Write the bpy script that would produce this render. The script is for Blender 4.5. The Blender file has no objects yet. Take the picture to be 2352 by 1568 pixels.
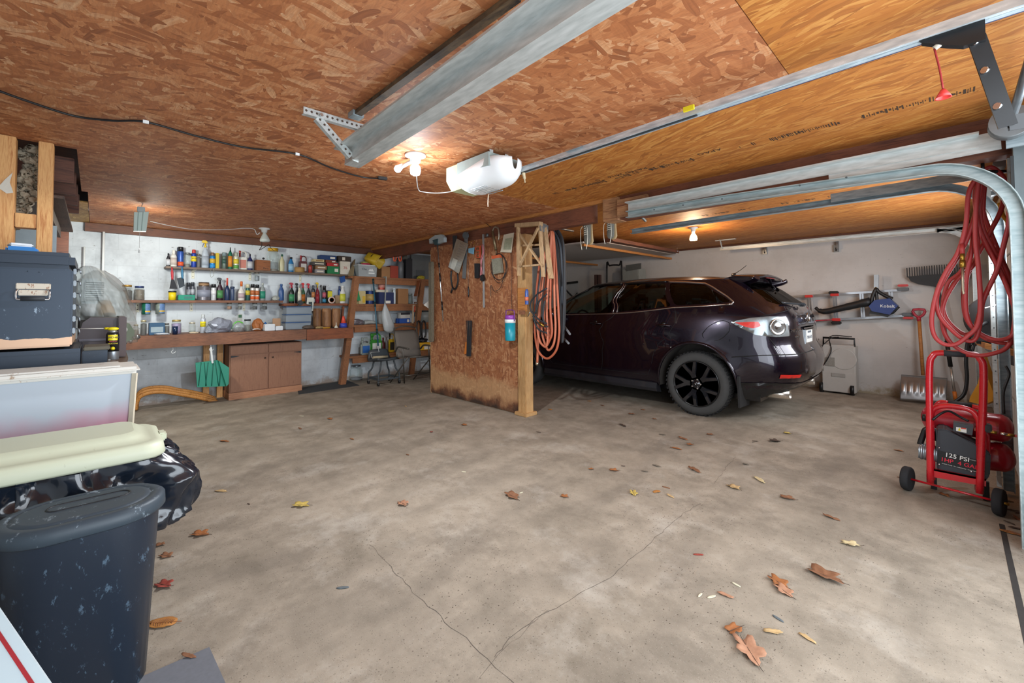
import bpy, bmesh, math, random
from math import sin, cos, pi, radians as rad, sqrt, atan2
from mathutils import Vector as V, Matrix, geometry, noise
random.seed(7)
S = bpy.context.scene; C = S.collection
# ---------------------------------------------------------------- camera
YAW, PIT, ROL, FPX, CYP, CAMH = rad(135.78), rad(1.64), rad(-.31), 984.7, 672.9, 1.27
fw = V((cos(YAW)*cos(PIT), sin(YAW)*cos(PIT), sin(PIT))); rt = V((sin(YAW), -cos(YAW), 0)); up = rt.cross(fw)
rt2 = rt*cos(ROL)+up*sin(ROL); up2 = up*cos(ROL)-rt*sin(ROL)
cd = bpy.data.cameras.new('camera'); cam = bpy.data.objects.new('camera', cd); C.objects.link(cam)
cam.matrix_world = Matrix(((rt2.x, up2.x, -fw.x, 0), (rt2.y, up2.y, -fw.y, 0), (rt2.z, up2.z, -fw.z, CAMH), (0, 0, 0, 1)))
cd.sensor_width = 36; cd.lens = FPX*36/2352; cd.shift_y = (CYP-784)/2352; cd.clip_start = .02; S.camera = cam
def ray(px, py): return rt2*((px-1176)/FPX) - up2*((py-CYP)/FPX) + fw
CO = V((0, 0, CAMH))
def PZ(px, py, z): d = ray(px, py); return CO+d*((z-CAMH)/d.z)
def PX(px, py, x): d = ray(px, py); return CO+d*(x/d.x)
def PY(px, py, y): d = ray(px, py); return CO+d*(y/d.y)
# ---------------------------------------------------------------- world, light, exposure
S.view_settings.view_transform = 'Standard'; S.view_settings.look = 'None'
S.view_settings.gamma = 1; S.view_settings.exposure = 0.36
W = bpy.data.worlds.new('sky'); S.world = W; W.use_nodes = True
W.node_tree.nodes['Background'].inputs[0].default_value = (.80, .90, 1, 1)
W.node_tree.nodes['Background'].inputs[1].default_value = 1.6
def area(name, loc, rot, sx, sy, power, col):
    l = bpy.data.lights.new(name, 'AREA'); l.shape = 'RECTANGLE'; l.size = sx; l.size_y = sy; l.energy = power; l.color = col
    o = bpy.data.objects.new(name, l); o.location = loc; o.rotation_euler = rot; C.objects.link(o); return o
def point(name, loc, r, power, col):
    l = bpy.data.lights.new(name, 'POINT'); l.shadow_soft_size = r; l.energy = power; l.color = col
    o = bpy.data.objects.new(name, l); o.location = loc; C.objects.link(o); return o
area('daylight_door_opening', (.42, 1.45, 1.15), (0, rad(90), 0), 1.9, 3.5, 80, (.86, .93, 1))
def spot(name, loc, aim, ang, blend, r, power, col):
    l = bpy.data.lights.new(name, 'SPOT'); l.spot_size = rad(ang); l.spot_blend = blend; l.shadow_soft_size = r; l.energy = power; l.color = col
    o = bpy.data.objects.new(name, l); o.location = loc; o.rotation_euler = V(aim).to_track_quat('-Z', 'Y').to_euler(); C.objects.link(o); return o
spot('bulb_light', (-2.53, 1.55, 2.06), (0, 0, -1), 179, .10, .04, 105, (.90, .95, 1))
point('bulb_glow', (-2.53, 1.55, 2.08), .05, 9, (.84, .92, 1))
point('warm_bulb_light', (-2.4, 5.73, 2.06), .05, 26, (1, .70, .45))
area('far_bay_fill_light', (.27, 5.3, 1.55), (0, rad(90), 0), .7, 2.2, 50, (.92, .95, 1))  # added fill to brighten the right wall; the far door has no window
spot('shop_light_tube', (-5.75, .36, 1.98), (-.6, .1, -1), 170, .3, .10, 60, (.98, 1, .95))
point('shop_light_glow', (-5.85, .36, 2.02), .12, 5, (1, .97, .84))
# ---------------------------------------------------------------- materials
def lin(h):
    h = h.lstrip('#'); r = []
    for i in (0, 2, 4):
        v = int(h[i:i+2], 16)/255; r.append(v/12.92 if v < .04045 else ((v+.055)/1.055)**2.4)
    return (*r, 1)
class NT:
    def __init__(s, name):
        s.m = bpy.data.materials.new(name); s.m.use_nodes = True; s.t = s.m.node_tree; s.b = s.t.nodes['Principled BSDF']
        s.o = s.t.nodes['Material Output']; s.tc = s.t.nodes.new('ShaderNodeTexCoord')
    def n(s, typ, **kw):
        q = s.t.nodes.new('ShaderNode'+typ)
        for k, v in kw.items():
            if k[0] == '_': q.inputs[k[1:].replace('_', ' ')].default_value = v
            else: setattr(q, k, v)
        return q
    def l(s, a, b): s.t.links.new(a, b)
    def put(s, sock, v):
        if isinstance(v, bpy.types.NodeSocket): s.l(v, sock)
        elif v is not None: sock.default_value = v
    def mapping(s, src=None, rot=(0, 0, 0), scale=(1, 1, 1), loc=(0, 0, 0)):
        q = s.n('Mapping'); s.l(src or s.tc.outputs['Object'], q.inputs[0])
        q.inputs['Rotation'].default_value = rot; q.inputs['Scale'].default_value = scale; q.inputs['Location'].default_value = loc
        return q.outputs[0]
    def noise(s, vec=None, scale=5, detail=3, rough=.5, dist=0):
        q = s.n('TexNoise', _Scale=scale, _Detail=detail, _Roughness=rough, _Distortion=dist); s.l(vec or s.tc.outputs['Object'], q.inputs['Vector'])
        return q.outputs['Fac']
    def ramp(s, f, stops, interp='LINEAR'):
        q = s.n('ValToRGB'); q.color_ramp.interpolation = interp; e = q.color_ramp.elements
        for i, (p, c) in enumerate(stops):
            el = e[i] if i < 2 else e.new(p)
            el.position = p; el.color = lin(c) if isinstance(c, str) else (c, c, c, 1)
        s.l(f, q.inputs[0]); return q.outputs[0]
    def mix(s, f, a, b, mode='MIX'):
        q = s.n('Mix', data_type='RGBA', blend_type=mode)
        s.put(q.inputs[0], f); s.put(q.inputs[6], a); s.put(q.inputs[7], b); return q.outputs[2]
    def math(s, op, a, b=0, clamp=False):
        q = s.n('Math', operation=op, use_clamp=clamp); s.put(q.inputs[0], a); s.put(q.inputs[1], b); return q.outputs[0]
    def bump(s, h, strength=.3, dist=.01):
        q = s.n('Bump', _Strength=strength, _Distance=dist); s.l(h, q.inputs['Height']); s.l(q.outputs[0], s.b.inputs['Normal'])
    def fin(s, col=None, rough=None, metal=None, **kw):
        if isinstance(col, str): col = lin(col)
        s.put(s.b.inputs['Base Color'], col); s.put(s.b.inputs['Roughness'], rough); s.put(s.b.inputs['Metallic'], metal)
        for k, v in kw.items(): s.b.inputs[k.replace('_', ' ')].default_value = v
        return s.m
_mc = {}
def M(col, rough=.5, metal=0., amt=.18, scale=14, bump=.0, coat=0., emit=0.):
    """plain painted/plastic/metal with a little procedural unevenness"""
    k = (col, rough, metal, amt, scale, bump, coat, emit)
    if k in _mc: return _mc[k]
    t = NT('surface_'+col.lstrip('#')); c = lin(col)
    f = t.noise(scale=scale, detail=4, rough=.6)
    d = tuple(x*(1-amt) for x in c[:3])+(1,); g = tuple(min(1, x*(1+amt)+.004*amt) for x in c[:3])+(1,)
    if bump: t.bump(f, bump, .01)
    cc = t.mix(f, d, g)
    m = t.fin(cc, t.math('ADD', t.math('MULTIPLY', f, .16), max(0, rough-.08)), metal)
    if coat: t.b.inputs['Coat Weight'].default_value = coat; t.b.inputs['Coat Roughness'].default_value = .05
    if emit:
        t.l(cc, t.b.inputs['Emission Color']); t.b.inputs['Emission Strength'].default_value = emit
    _mc[k] = m; return m
def osb(name, cols, plane='xy', axis=0., along=.5, L=9., Wd=30., dark=None, rough=.62, stain=None):
    """oriented strand board: three layers of long random flakes laid over each other"""
    t = NT(name); rotp = {'xy': (0, 0, 0), 'xz': (rad(90), 0, 0)}[plane]
    base = t.mapping(rot=rotp); out = None
    nz = t.n('TexNoise', _Scale=3.2, _Detail=2.); t.l(base, nz.inputs['Vector'])
    for k, (a, sc) in enumerate(((0, 1.4), (1.1, 1.5), (-.9, 1.2), (.5, .95), (2.0, 1.05), (-.35, .72), (1.5, .85))):
        a = axis+a*along
        ad = t.n('VectorMath', operation='MULTIPLY_ADD'); t.l(nz.outputs['Color'], ad.inputs[0]); ad.inputs[1].default_value = (.10, .10, 0); t.l(base, ad.inputs[2])
        mp = t.mapping(ad.outputs[0], rot=(0, 0, a))
        m2 = t.mapping(mp, scale=(L*sc, Wd*sc, 1), loc=(k*3.7, k*7.1, 0))
        vo = t.n('TexVoronoi', voronoi_dimensions='2D', _Scale=1., _Randomness=1.); t.l(m2, vo.inputs['Vector'])
        sp = t.n('SeparateColor'); t.l(vo.outputs['Color'], sp.inputs[0])
        st = t.noise(t.mapping(m2, scale=(.8, 5, 1)), 1.2, 2)
        val = t.math('ADD', t.math('MULTIPLY', sp.outputs[0], .72), t.math('MULTIPLY', st, .34))
        edge = t.math('LESS_THAN', vo.outputs['Distance'], .50)
        if out is None: out = val
        else:
            msk = t.math('MULTIPLY', t.math('GREATER_THAN', sp.outputs[1], .55), edge)
            q = t.n('Mix', data_type='FLOAT'); t.l(msk, q.inputs[0]); t.l(out, q.inputs[2]); t.l(val, q.inputs[3]); out = q.outputs[0]
    col = t.ramp(out, cols)
    big = t.noise(base, 1.1, 3); gr = t.noise(t.mapping(base, rot=(0, 0, axis), scale=(18, 90, 1)), 1, 3, .7); col = t.mix(t.ramp(gr, ((.40, .35), (.56, 0.))), col, lin(dark or cols[0][1]))
    col = t.mix(t.math('MULTIPLY', big, .35), col, lin(dark or cols[0][1]))
    if stain:
        z = t.n('SeparateXYZ'); t.l(t.tc.outputs['Object'], z.inputs[0])
        zz = t.math('ADD', z.outputs[2], t.math('MULTIPLY', t.noise(base, 5, 4), .34))
        col = t.mix(t.ramp(zz, ((.16, 1.), (.34, 0.))), col, lin('#3a2a22'))
        col = t.mix(t.ramp(zz, ((.24, 0.), (.34, .55), (.48, .5), (.56, 0.))), col, lin('#c4a074'))
    t.bump(out, .35, .004)
    return t.fin(col, rough)
def wood(name, c1, c2, axis=0, scale=9., stretch=14., rough=.6, dirt=0.):
    t = NT(name); sc = [stretch]*3; sc[axis] = 1.
    mp = t.mapping(scale=tuple(sc))
    f = t.noise(mp, scale*.35, 6, .65, 1.2); g = t.noise(mp, scale*1.6, 3)
    v = t.math('ADD', t.math('MULTIPLY', f, .75), t.math('MULTIPLY', g, .25))
    col = t.ramp(v, ((.33, c1), (.50, c2), (.62, c1)))
    if dirt: col = t.mix(t.math('MULTIPLY', t.ramp(t.noise(scale=4, detail=5), ((.4, 0.), (.62, 1.))), dirt), col, lin('#2b211c'))
    t.bump(v, .25, .004)
    return t.fin(col, rough)
def flakes(t, scale, thr, seed=0):
    mp = t.mapping(scale=(scale, scale*1.7, scale*.85), rot=(.5, .3, .6), loc=(seed, seed, seed)); n = t.noise(mp, 1, 6, .75)
    return t.ramp(n, ((thr, 0.), (thr+.05, 1.)))
def scuffed(name, base, scuff, rough=.45, thr=.60, scale=9, metal=0., rust=None):
    t = NT(name); c = t.mix(flakes(t, scale, thr), lin(base), lin(scuff)); c = t.mix(t.math('MULTIPLY', flakes(t, scale*5, .66, 3), .6), c, lin(scuff))
    if rust:
        z = t.n('SeparateXYZ'); t.l(t.tc.outputs['Object'], z.inputs[0])
        zz = t.math('SUBTRACT', z.outputs[2], t.math('MULTIPLY', t.noise(scale=9, detail=5), rust[1]))
        c = t.mix(t.ramp(zz, ((rust[0], 1.), (rust[0]+.004, 0.))) if False else t.math('LESS_THAN', zz, rust[0]), c, lin('#c5a184'))
    return t.fin(c, rough, metal)
def galv(name='galvanised_steel', c1='#b2b8b6', c2='#d0d4d2', rough=.42):
    t = NT(name); f = t.noise(t.mapping(scale=(3, 14, 14)), 4, 4); return t.fin(t.ramp(f, ((.3, c1), (.7, c2))), t.math('ADD', t.math('MULTIPLY', f, .2), rough-.1), .38)
def clear(name, tint=(.9, .95, .95), alpha=.25, rough=.08):
    """thin clear plastic or glass: mostly see-through with a gloss"""
    t = NT(name); tr = t.n('BsdfTransparent', _Color=(*tint, 1)); fr = t.n('LayerWeight', _Blend=.35)
    gl = t.n('BsdfGlossy', _Roughness=rough, _Color=(.9, .95, .97, 1)); df = t.n('BsdfDiffuse', _Color=(*tint, 1))
    wv = t.noise(scale=25, detail=3)
    mx = t.n('MixShader'); t.put(mx.inputs[0], t.math('MULTIPLY', fr.outputs['Facing'], .55)); t.l(tr.outputs[0], mx.inputs[1]); t.l(gl.outputs[0], mx.inputs[2])
    m2 = t.n('MixShader'); t.put(m2.inputs[0], t.math('MULTIPLY', wv, alpha*2)); t.l(mx.outputs[0], m2.inputs[1]); t.l(df.outputs[0], m2.inputs[2])
    t.l(m2.outputs[0], t.o.inputs[0]); t.t.nodes.remove(t.b); return t.m
def frost(name, col='#cfd8dc', col2='#d78aa0', amt=.0, alpha=.75):
    t = NT(name); c = lin(col)
    if amt:
        z = t.n('SeparateXYZ'); t.l(t.tc.outputs['Object'], z.inputs[0]); zz = t.math('ADD', z.outputs[2], t.math('MULTIPLY', t.noise(scale=4, detail=3), .25))
        c = t.mix(t.ramp(zz, ((amt-.06, 1.), (amt+.12, 0.))), c, lin(col2))
    t.b.inputs['Alpha'].default_value = alpha; t.b.inputs['Subsurface Weight'].default_value = 0.
    return t.fin(c, .35)
OSB_L = osb('strand_board_red', ((.03, '#6a3c22'), (.25, '#a26037'), (.5, '#bb7647'), (.75, '#cb8a59'), (.97, '#e3b68a')), along=1., L=8.5, Wd=29, dark='#8a5434')
OSB_R = osb('strand_board_amber', ((.05, '#7c4816'), (.4, '#ac6a28'), (.7, '#bb7b34'), (.95, '#d09a50')), axis=0., along=.28, L=6, Wd=44, dark='#a8632a')
OSB_B = osb('strand_board_brown', ((.08, '#6b4630'), (.4, '#8c5f43'), (.65, '#a2744f'), (.9, '#bb9068')), axis=rad(90), along=.35, L=7, Wd=36, dark='#6a4a36')
OSB_Y = osb('strand_board_yellow', ((.05, '#7d5a26'), (.4, '#a67c3b'), (.7, '#b98f4a'), (.95, '#ccab68')), axis=0, along=.4, L=7, Wd=36, dark='#7a5526')
OSB_P = osb('strand_board_wall', ((.03, '#70432b'), (.35, '#935d3c'), (.6, '#a56c45'), (.95, '#c79a70')), plane='xz', along=1., L=13, Wd=40, dark='#8a5232', stain=True)
GALV = galv(); GALV_D = galv('worn_steel', '#7f8f95', '#a9b6ba', .4)
W_STUD = wood('stud_pine', '#b0713c', '#d6a468', 2); W_OLD = wood('old_bench_board', '#5f3a27', '#8a5a3e', 1, dirt=.35)
W_RED = wood('red_stained_board', '#6c3a22', '#93532f', 1, dirt=.25); W_BEAM = wood('beam_timber', '#5d3222', '#7d4a33', 0, dirt=.3)
W_TRIM = wood('trim_strip', '#8c5528', '#b67a3f', 0); W_POST = wood('post_timber', '#a97c4a', '#c9a06c', 2, dirt=.25)
W_SHELF = wood('weathered_shelf_board', '#54453a', '#7a6654', 1, dirt=.3); W_CAB = wood('cabinet_veneer', '#835942', '#9a6e54', 2, scale=14, stretch=20)
W_OAK = wood('bent_oak', '#9c6226', '#c98b44', 0, stretch=8); W_LADR = wood('weathered_ladder_wood', '#8c6a47', '#c0a078', 2, dirt=.3)
W_DARK = wood('dark_joist', '#4a2a20', '#6c4230', 1, dirt=.3); W_SHELFX = wood('shelf_lumber', '#7c4a2b', '#a06a42', 0, dirt=.25)
RUBBER = M('#17181a', .75, amt=.3); BLK = M('#141517', .45, amt=.3); CHROME = M('#d8dcdf', .15, 1., amt=.05); STEEL = M('#8e9498', .35, .9); WHITE = M('#dfe3e2', .5, amt=.07)
BRASS = M('#b08a3c', .3, .9); CARD = M('#a5784f', .85, amt=.12); REDP = M('#b51f2a', .3, coat=.5, amt=.12)
def concrete():
    t = NT('garage_concrete'); o = t.tc.outputs['Object']
    a = t.noise(scale=1.1, detail=5, rough=.6); b = t.noise(scale=4.5, detail=6, rough=.65); c = t.noise(t.mapping(scale=(2.5, .8, 1)), 1.0, 4, .6, .6)
    v = t.math('ADD', t.math('MULTIPLY', a, .5), t.math('MULTIPLY', b, .5))
    col = t.ramp(v, ((.30, '#756b5c'), (.45, '#9a8f7f'), (.55, '#ab9f8e'), (.70, '#bdb4a6')))
    col = t.mix(t.ramp(c, ((.48, 0.), (.70, .45))), col, lin('#72695e'))
    col = t.mix(t.ramp(t.noise(scale=2.3, detail=8, rough=.75), ((.50, 0.), (.62, .65))), col, lin('#807668'))
    col = t.mix(t.ramp(t.noise(t.mapping(loc=(7, 3, 0)), 1.6, 7, .7), ((.55, 0.), (.72, .6))), col, lin('#cbc4b8'))
    y = t.n('VectorMath', operation='DISTANCE'); t.l(o, y.inputs[0]); y.inputs[1].default_value = (-3.1, 1.7, 0)
    yy = t.math('ADD', y.outputs['Value'], t.math('MULTIPLY', t.noise(scale=2.2, detail=4), 1.6))
    col = t.mix(t.ramp(yy, ((.0, 0.), (1.2, 0.))) if False else t.math('MULTIPLY', t.math('LESS_THAN', yy, 0), 0), col, lin('#b3a173'))
    sp = t.n('TexVoronoi', _Scale=60.); t.l(o, sp.inputs['Vector']); s2 = t.n('SeparateColor'); t.l(sp.outputs['Color'], s2.inputs[0])
    dot = t.math('MULTIPLY', t.math('LESS_THAN', sp.outputs['Distance'], .17), t.math('GREATER_THAN', s2.outputs[0], .62))
    dot = t.math('MULTIPLY', dot, t.ramp(t.noise(scale=1.4, detail=3), ((.38, .10), (.60, 1.))))
    col = t.mix(dot, col, lin('#54483c'))
    sp2 = t.n('TexVoronoi', _Scale=140.); t.l(o, sp2.inputs['Vector']); s3 = t.n('SeparateColor'); t.l(sp2.outputs['Color'], s3.inputs[0])
    col = t.mix(t.math('MULTIPLY', t.math('MULTIPLY', t.math('LESS_THAN', sp2.outputs['Distance'], .25), t.math('GREATER_THAN', s3.outputs[0], .75)), .55), col, lin('#5c5246'))
    fine = t.noise(scale=160, detail=3, rough=.7); col = t.mix(t.math('MULTIPLY', fine, .35), col, lin('#6f675d'), 'MULTIPLY')
    col = t.mix(t.ramp(fine, ((.58, 0.), (.75, .35))), col, lin('#d7d0c4'))
    t.bump(t.math('ADD', fine, b), .25, .004)
    return t.fin(col, .82)
def blockwall(name, base, axis, dirt='#8d9297', bw=.40, bh=.20, joint=.0, low='#9a8a78'):
    t = NT(name); rot = (rad(90), 0, 0) if axis == 'xz' else (rad(90), 0, rad(90))
    q = t.n('SeparateXYZ'); t.l(t.tc.outputs['Object'], q.inputs[0]); cb = t.n('CombineXYZ')
    t.l(q.outputs[0 if axis == 'xz' else 1], cb.inputs[0]); t.l(q.outputs[2], cb.inputs[1])
    br = t.n('TexBrick', _Scale=1., _Mortar_Size=.004, _Mortar_Smooth=.6, _Brick_Width=bw, _Row_Height=bh); t.l(cb.outputs[0], br.inputs['Vector'])
    br.inputs['Color1'].default_value = (1, 1, 1, 1); br.inputs['Color2'].default_value = (.9, .9, .9, 1); br.inputs['Mortar'].default_value = (0, 0, 0, 1)
    col = t.mix(t.math('MULTIPLY', t.ramp(br.outputs['Fac'], ((0., 0.), (1., 1.))), joint), lin(base), lin('#6f757a'))
    n = t.noise(scale=1.7, detail=6, rough=.65); col = t.mix(t.ramp(n, ((.47, 0.), (.72, .6))), col, lin(dirt))
    n2 = t.noise(t.mapping(scale=(1, 1, 2.2)), 14, 4, .7); col = t.mix(t.ramp(n2, ((.66, 0.), (.70, .6))), col, lin('#5e5a55'))
    zz = t.math('ADD', q.outputs[2], t.math('MULTIPLY', t.noise(scale=6, detail=6, rough=.7), .5))
    col = t.mix(t.ramp(zz, ((.26, .9), (.36, 0.))), col, lin(low))
    fn = t.noise(scale=60, detail=4); t.bump(t.math('SUBTRACT', t.math('MULTIPLY', fn, .5), t.math('MULTIPLY', br.outputs['Fac'], joint*2)), .25, .006)
    return t.fin(col, .7)
# ---------------------------------------------------------------- mesh helpers
class B:
    def __init__(s): s.bm = bmesh.new(); s.mi = 0
    def face(s, pts, smooth=False):
        f = s.bm.faces.new([s.bm.verts.new(p) for p in pts]); f.material_index = s.mi; f.smooth = smooth; return f
    def box(s, c, d, rz=0, R=None, bev=0.):
        c = V(c); R = R or Matrix.Rotation(rz, 3, 'Z'); n0 = len(s.bm.faces)
        vs = [s.bm.verts.new(c+R@V((x*d[0]/2, y*d[1]/2, z*d[2]/2))) for x in (-1, 1) for y in (-1, 1) for z in (-1, 1)]
        fs = [s.bm.faces.new([vs[i] for i in q]) for q in ((0, 1, 3, 2), (4, 6, 7, 5), (0, 4, 5, 1), (2, 3, 7, 6), (0, 2, 6, 4), (1, 5, 7, 3))]
        for f in fs: f.material_index = s.mi
        if bev:
            es = list({e for f in fs for e in f.edges})
            r = bmesh.ops.bevel(s.bm, geom=es, offset=bev, segments=2, affect='EDGES', clamp_overlap=True)
            for f in r['faces']: f.material_index = s.mi
        return s
    def bar(s, a, b, w, h, upv=(0, 0, 1), bev=0.):
        a = V(a); b = V(b); x = (b-a).normalized(); u = V(upv); y = u.cross(x)
        if y.length < 1e-4: y = V((0, 1, 0)).cross(x)
        y.normalize(); z = x.cross(y); R = Matrix((x, y, z)).transposed()
        return s.box((a+b)/2, ((b-a).length, w, h), R=R, bev=bev)
    def rings(s, rings, closed=True, cap=True, smooth=True, capsmooth=False):
        vr = [[s.bm.verts.new(p) for p in r] for r in rings]; n = len(vr[0])
        for a, b in zip(vr, vr[1:]):
            for i in range(n if closed else n-1):
                j = (i+1) % n; f = s.bm.faces.new((a[i], a[j], b[j], b[i])); f.material_index = s.mi; f.smooth = smooth
        if cap and closed and n > 2:
            for r, fl in ((vr[0], True), (vr[-1], False)):
                f = s.bm.faces.new(list(reversed(r)) if fl else r); f.material_index = s.mi; f.smooth = capsmooth
        return s
    def cyl(s, a, b, r0, r1=None, seg=16, cap=True):
        a = V(a); b = V(b); r1 = r0 if r1 is None else r1; x = (b-a).normalized()
        u = x.orthogonal().normalized(); w = x.cross(u)
        return s.rings([[p+(u*cos(2*pi*i/seg)+w*sin(2*pi*i/seg))*r for i in range(seg)] for p, r in ((a, r0), (b, r1))], cap=cap)
    def tube(s, pts, r, seg=8, sub=6, cap=True, flat=None, closed=False):
        pts = [V(p) for p in pts]
        if sub > 1 and len(pts) > 2:
            out = []; n = len(pts); rr = range(n if closed else n-1)
            for i in rr:
                if closed: p0, p1, p2, p3 = pts[i-1], pts[i], pts[(i+1) % n], pts[(i+2) % n]
                else: p1, p2 = pts[i], pts[i+1]; p0 = pts[i-1] if i else p1*2-p2; p3 = pts[i+2] if i+2 < n else p2*2-p1
                for k in range(sub):
                    t = k/sub; out.append(.5*((2*p1)+(p2-p0)*t+(2*p0-5*p1+4*p2-p3)*t*t+(3*p1-p0-3*p2+p3)*t**3))
            if not closed: out.append(pts[-1])
            pts = out
        n = len(pts); rings = []; T0 = None; u = None
        for i, p in enumerate(pts):
            a = pts[i-1] if (i or closed) else p; b = pts[(i+1) % n] if (i < n-1 or closed) else p
            T = (b-a).normalized() if (b-a).length > 1e-9 else V((0, 0, 1))
            if u is None: u = T.orthogonal().normalized() if not flat else (V(flat)-T*T.dot(V(flat))).normalized()
            else: u = (u-T*u.dot(T)); u = u.normalized() if u.length > 1e-6 else T.orthogonal().normalized()
            w = T.cross(u); ri = r[min(len(r)-1, int(i*len(r)/n))] if isinstance(r, list) else r
            r2 = ri if not isinstance(ri, tuple) else None
            ra, rb = (ri, ri) if r2 is not None else ri
            rings.append([p+u*cos(2*pi*k/seg)*ra+w*sin(2*pi*k/seg)*rb for k in range(seg)])
        if closed: rings.append(rings[0])
        return s.rings(rings, cap=cap and not closed)
    def lathe(s, prof, o=(0, 0, 0), seg=20, ax=None, ell=(1, 1)):
        o = V(o); z = V(ax or (0, 0, 1)).normalized(); x = z.orthogonal().normalized() if ax else V((1, 0, 0)); y = z.cross(x)
        return s.rings([[o+z*h+(x*cos(2*pi*i/seg)*ell[0]+y*sin(2*pi*i/seg)*ell[1])*max(r, 1e-4) for i in range(seg)] for r, h in prof])
    def prism(s, pts, off, smooth=False):
        pts = [V(p) for p in pts]; off = V(off); a = [s.bm.verts.new(p) for p in pts]; b = [s.bm.verts.new(p+off) for p in pts]; n = len(pts)
        f1 = s.bm.faces.new(list(reversed(a))); f2 = s.bm.faces.new(b); fs = [f1, f2]
        for i in range(n): f = s.bm.faces.new((a[i], a[(i+1) % n], b[(i+1) % n], b[i])); fs.append(f); f.smooth = smooth
        for f in fs: f.material_index = s.mi
        return s
    def grid(s, fn, nu, nv, smooth=True):
        vs = [[s.bm.verts.new(fn(i/nu, j/nv)) for j in range(nv+1)] for i in range(nu+1)]
        for i in range(nu):
            for j in range(nv): f = s.bm.faces.new((vs[i][j], vs[i+1][j], vs[i+1][j+1], vs[i][j+1])); f.material_index = s.mi; f.smooth = smooth
        return s
    def ball(s, c, r, seg=16, sq=(1, 1, 1)):
        c = V(c); n = seg//2
        return s.rings([[c+V((cos(2*pi*i/seg)*sin(pi*j/n)*r*sq[0], sin(2*pi*i/seg)*sin(pi*j/n)*r*sq[1], -cos(pi*j/n)*r*sq[2])) for i in range(seg)] if 0 < j < n else [c+V((cos(2*pi*i/seg)*1e-4, sin(2*pi*i/seg)*1e-4, -cos(pi*j/n)*r*sq[2])) for i in range(seg)] for j in range(n+1)])
    def obj(s, name, mats, parent=None, **props):
        bmesh.ops.recalc_face_normals(s.bm, faces=s.bm.faces) if props.pop('fix', True) else None
        me = bpy.data.meshes.new(name); s.bm.to_mesh(me); s.bm.free()
        for m in (mats if isinstance(mats, (list, tuple)) else [mats]): me.materials.append(m)
        sol = props.pop('solid', 0)
        o = bpy.data.objects.new(name, me); C.objects.link(o)
        if sol: md = o.modifiers.new('thickness', 'SOLIDIFY'); md.thickness = sol; md.offset = 0
        if parent:
            o.parent = parent
            o.location = -V(parent.location) if parent.type == 'EMPTY' and parent.get('_w') else (0, 0, 0)
        for k, v in props.items(): o[k] = v
        return o
def thing(name, label, cat, loc=(0, 0, 0), rz=0, group=None):
    """an Empty at the base; its parts are modelled in its local frame"""
    o = bpy.data.objects.new(name, None); C.objects.link(o); o.location = loc; o.rotation_euler = (0, 0, rz); o.empty_display_size = .05
    o['label'] = label; o['category'] = cat
    if group: o['group'] = group
    return o
def wthing(name, label, cat, loc, group=None):
    """the same, but its parts are modelled in world coordinates"""
    o = thing(name, label, cat, loc, 0, group); o['_w'] = 1; return o
def solo(b, name, mats, label, cat, group=None, **kw):
    """a thing that is one mesh; origin moved to its base"""
    o = b.obj(name, mats, None, **kw); me = o.data
    xs = [v.co for v in me.vertices]; c = V(((min(v.x for v in xs)+max(v.x for v in xs))/2, (min(v.y for v in xs)+max(v.y for v in xs))/2, min(v.z for v in xs)))
    o['label'] = label; o['category'] = cat
    if group: o['group'] = group
    return o
def struct(b, name, mats, label=None, **kw):
    o = b.obj(name, mats, None, **kw); o['kind'] = 'structure'
    if label: o['label'] = label
    return o
def text(s, size, loc, R, mat, parent, name='lettering', ext=.0006, sx=1., bold=.0):
    cu = bpy.data.curves.new('lettering', 'FONT'); cu.body = s; cu.size = size; cu.extrude = ext; cu.align_x = 'CENTER'; cu.align_y = 'CENTER'; cu.resolution_u = 3; cu.offset = bold*size
    tmp = bpy.data.objects.new('tmp', cu); C.objects.link(tmp); dg = bpy.context.evaluated_depsgraph_get(); dg.update()
    me = bpy.data.meshes.new_from_object(tmp.evaluated_get(dg)); bpy.data.objects.remove(tmp); bpy.data.curves.remove(cu)
    T = Matrix.Translation(V(loc))@R.to_4x4()@Matrix.Diagonal((sx, 1, 1, 1)); me.transform(T); me.name = name
    me.materials.clear(); me.materials.append(mat); o = bpy.data.objects.new(name, me); C.objects.link(o); o.parent = parent
    if parent.type == 'EMPTY' and parent.get('_w'): o.location = -V(parent.location)
    return o
def basis(x, z):
    x = V(x).normalized(); z = V(z).normalized(); return Matrix((x, z.cross(x), z)).transposed()
FACE_X = basis((0, 1, 0), (1, 0, 0))     # reads left to right when looking towards -X
FACE_Y = basis((1, 0, 0), (0, -1, 0))    # when looking towards +Y
def copy_tree(o, parent=None):
    c = o.copy(); C.objects.link(c)
    if parent: c.parent = parent
    for ch in [q for q in bpy.data.objects if q.parent == o]: copy_tree(ch, c)
    return c
# ---------------------------------------------------------------- the building
XB, YR, YBM, ZC, XF = -7.31, 7.86, 3.61, 2.30, .34
b = B(); b.box((-2.6, 3.3, -.06), (11., 11.4, .12))
b.mi = 1
def crack(pts, w, seed):
    rnd = random.Random(seed); P = [V(PZ(x, y, .0)) for x, y in pts]; Q = []
    for a, c in zip(P, P[1:]):
        n = max(3, int((c-a).length/.035)); d = (c-a); nn = V((-d.y, d.x, 0)).normalized()
        for i in range(n): Q.append(a+d*(i/n)+nn*rnd.uniform(-1, 1)*.007)
    Q.append(P[-1]); prev = None
    for i, q in enumerate(Q):
        d = (Q[min(i+1, len(Q)-1)]-Q[max(i-1, 0)]).normalized(); nn = V((-d.y, d.x, 0)); ww = w*rnd.uniform(.25, 1.)
        cur = (q+nn*ww+V((0, 0, .0006)), q-nn*ww+V((0, 0, .0006)))
        if prev: b.face((prev[0], prev[1], cur[1], cur[0]))
        prev = cur
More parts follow.
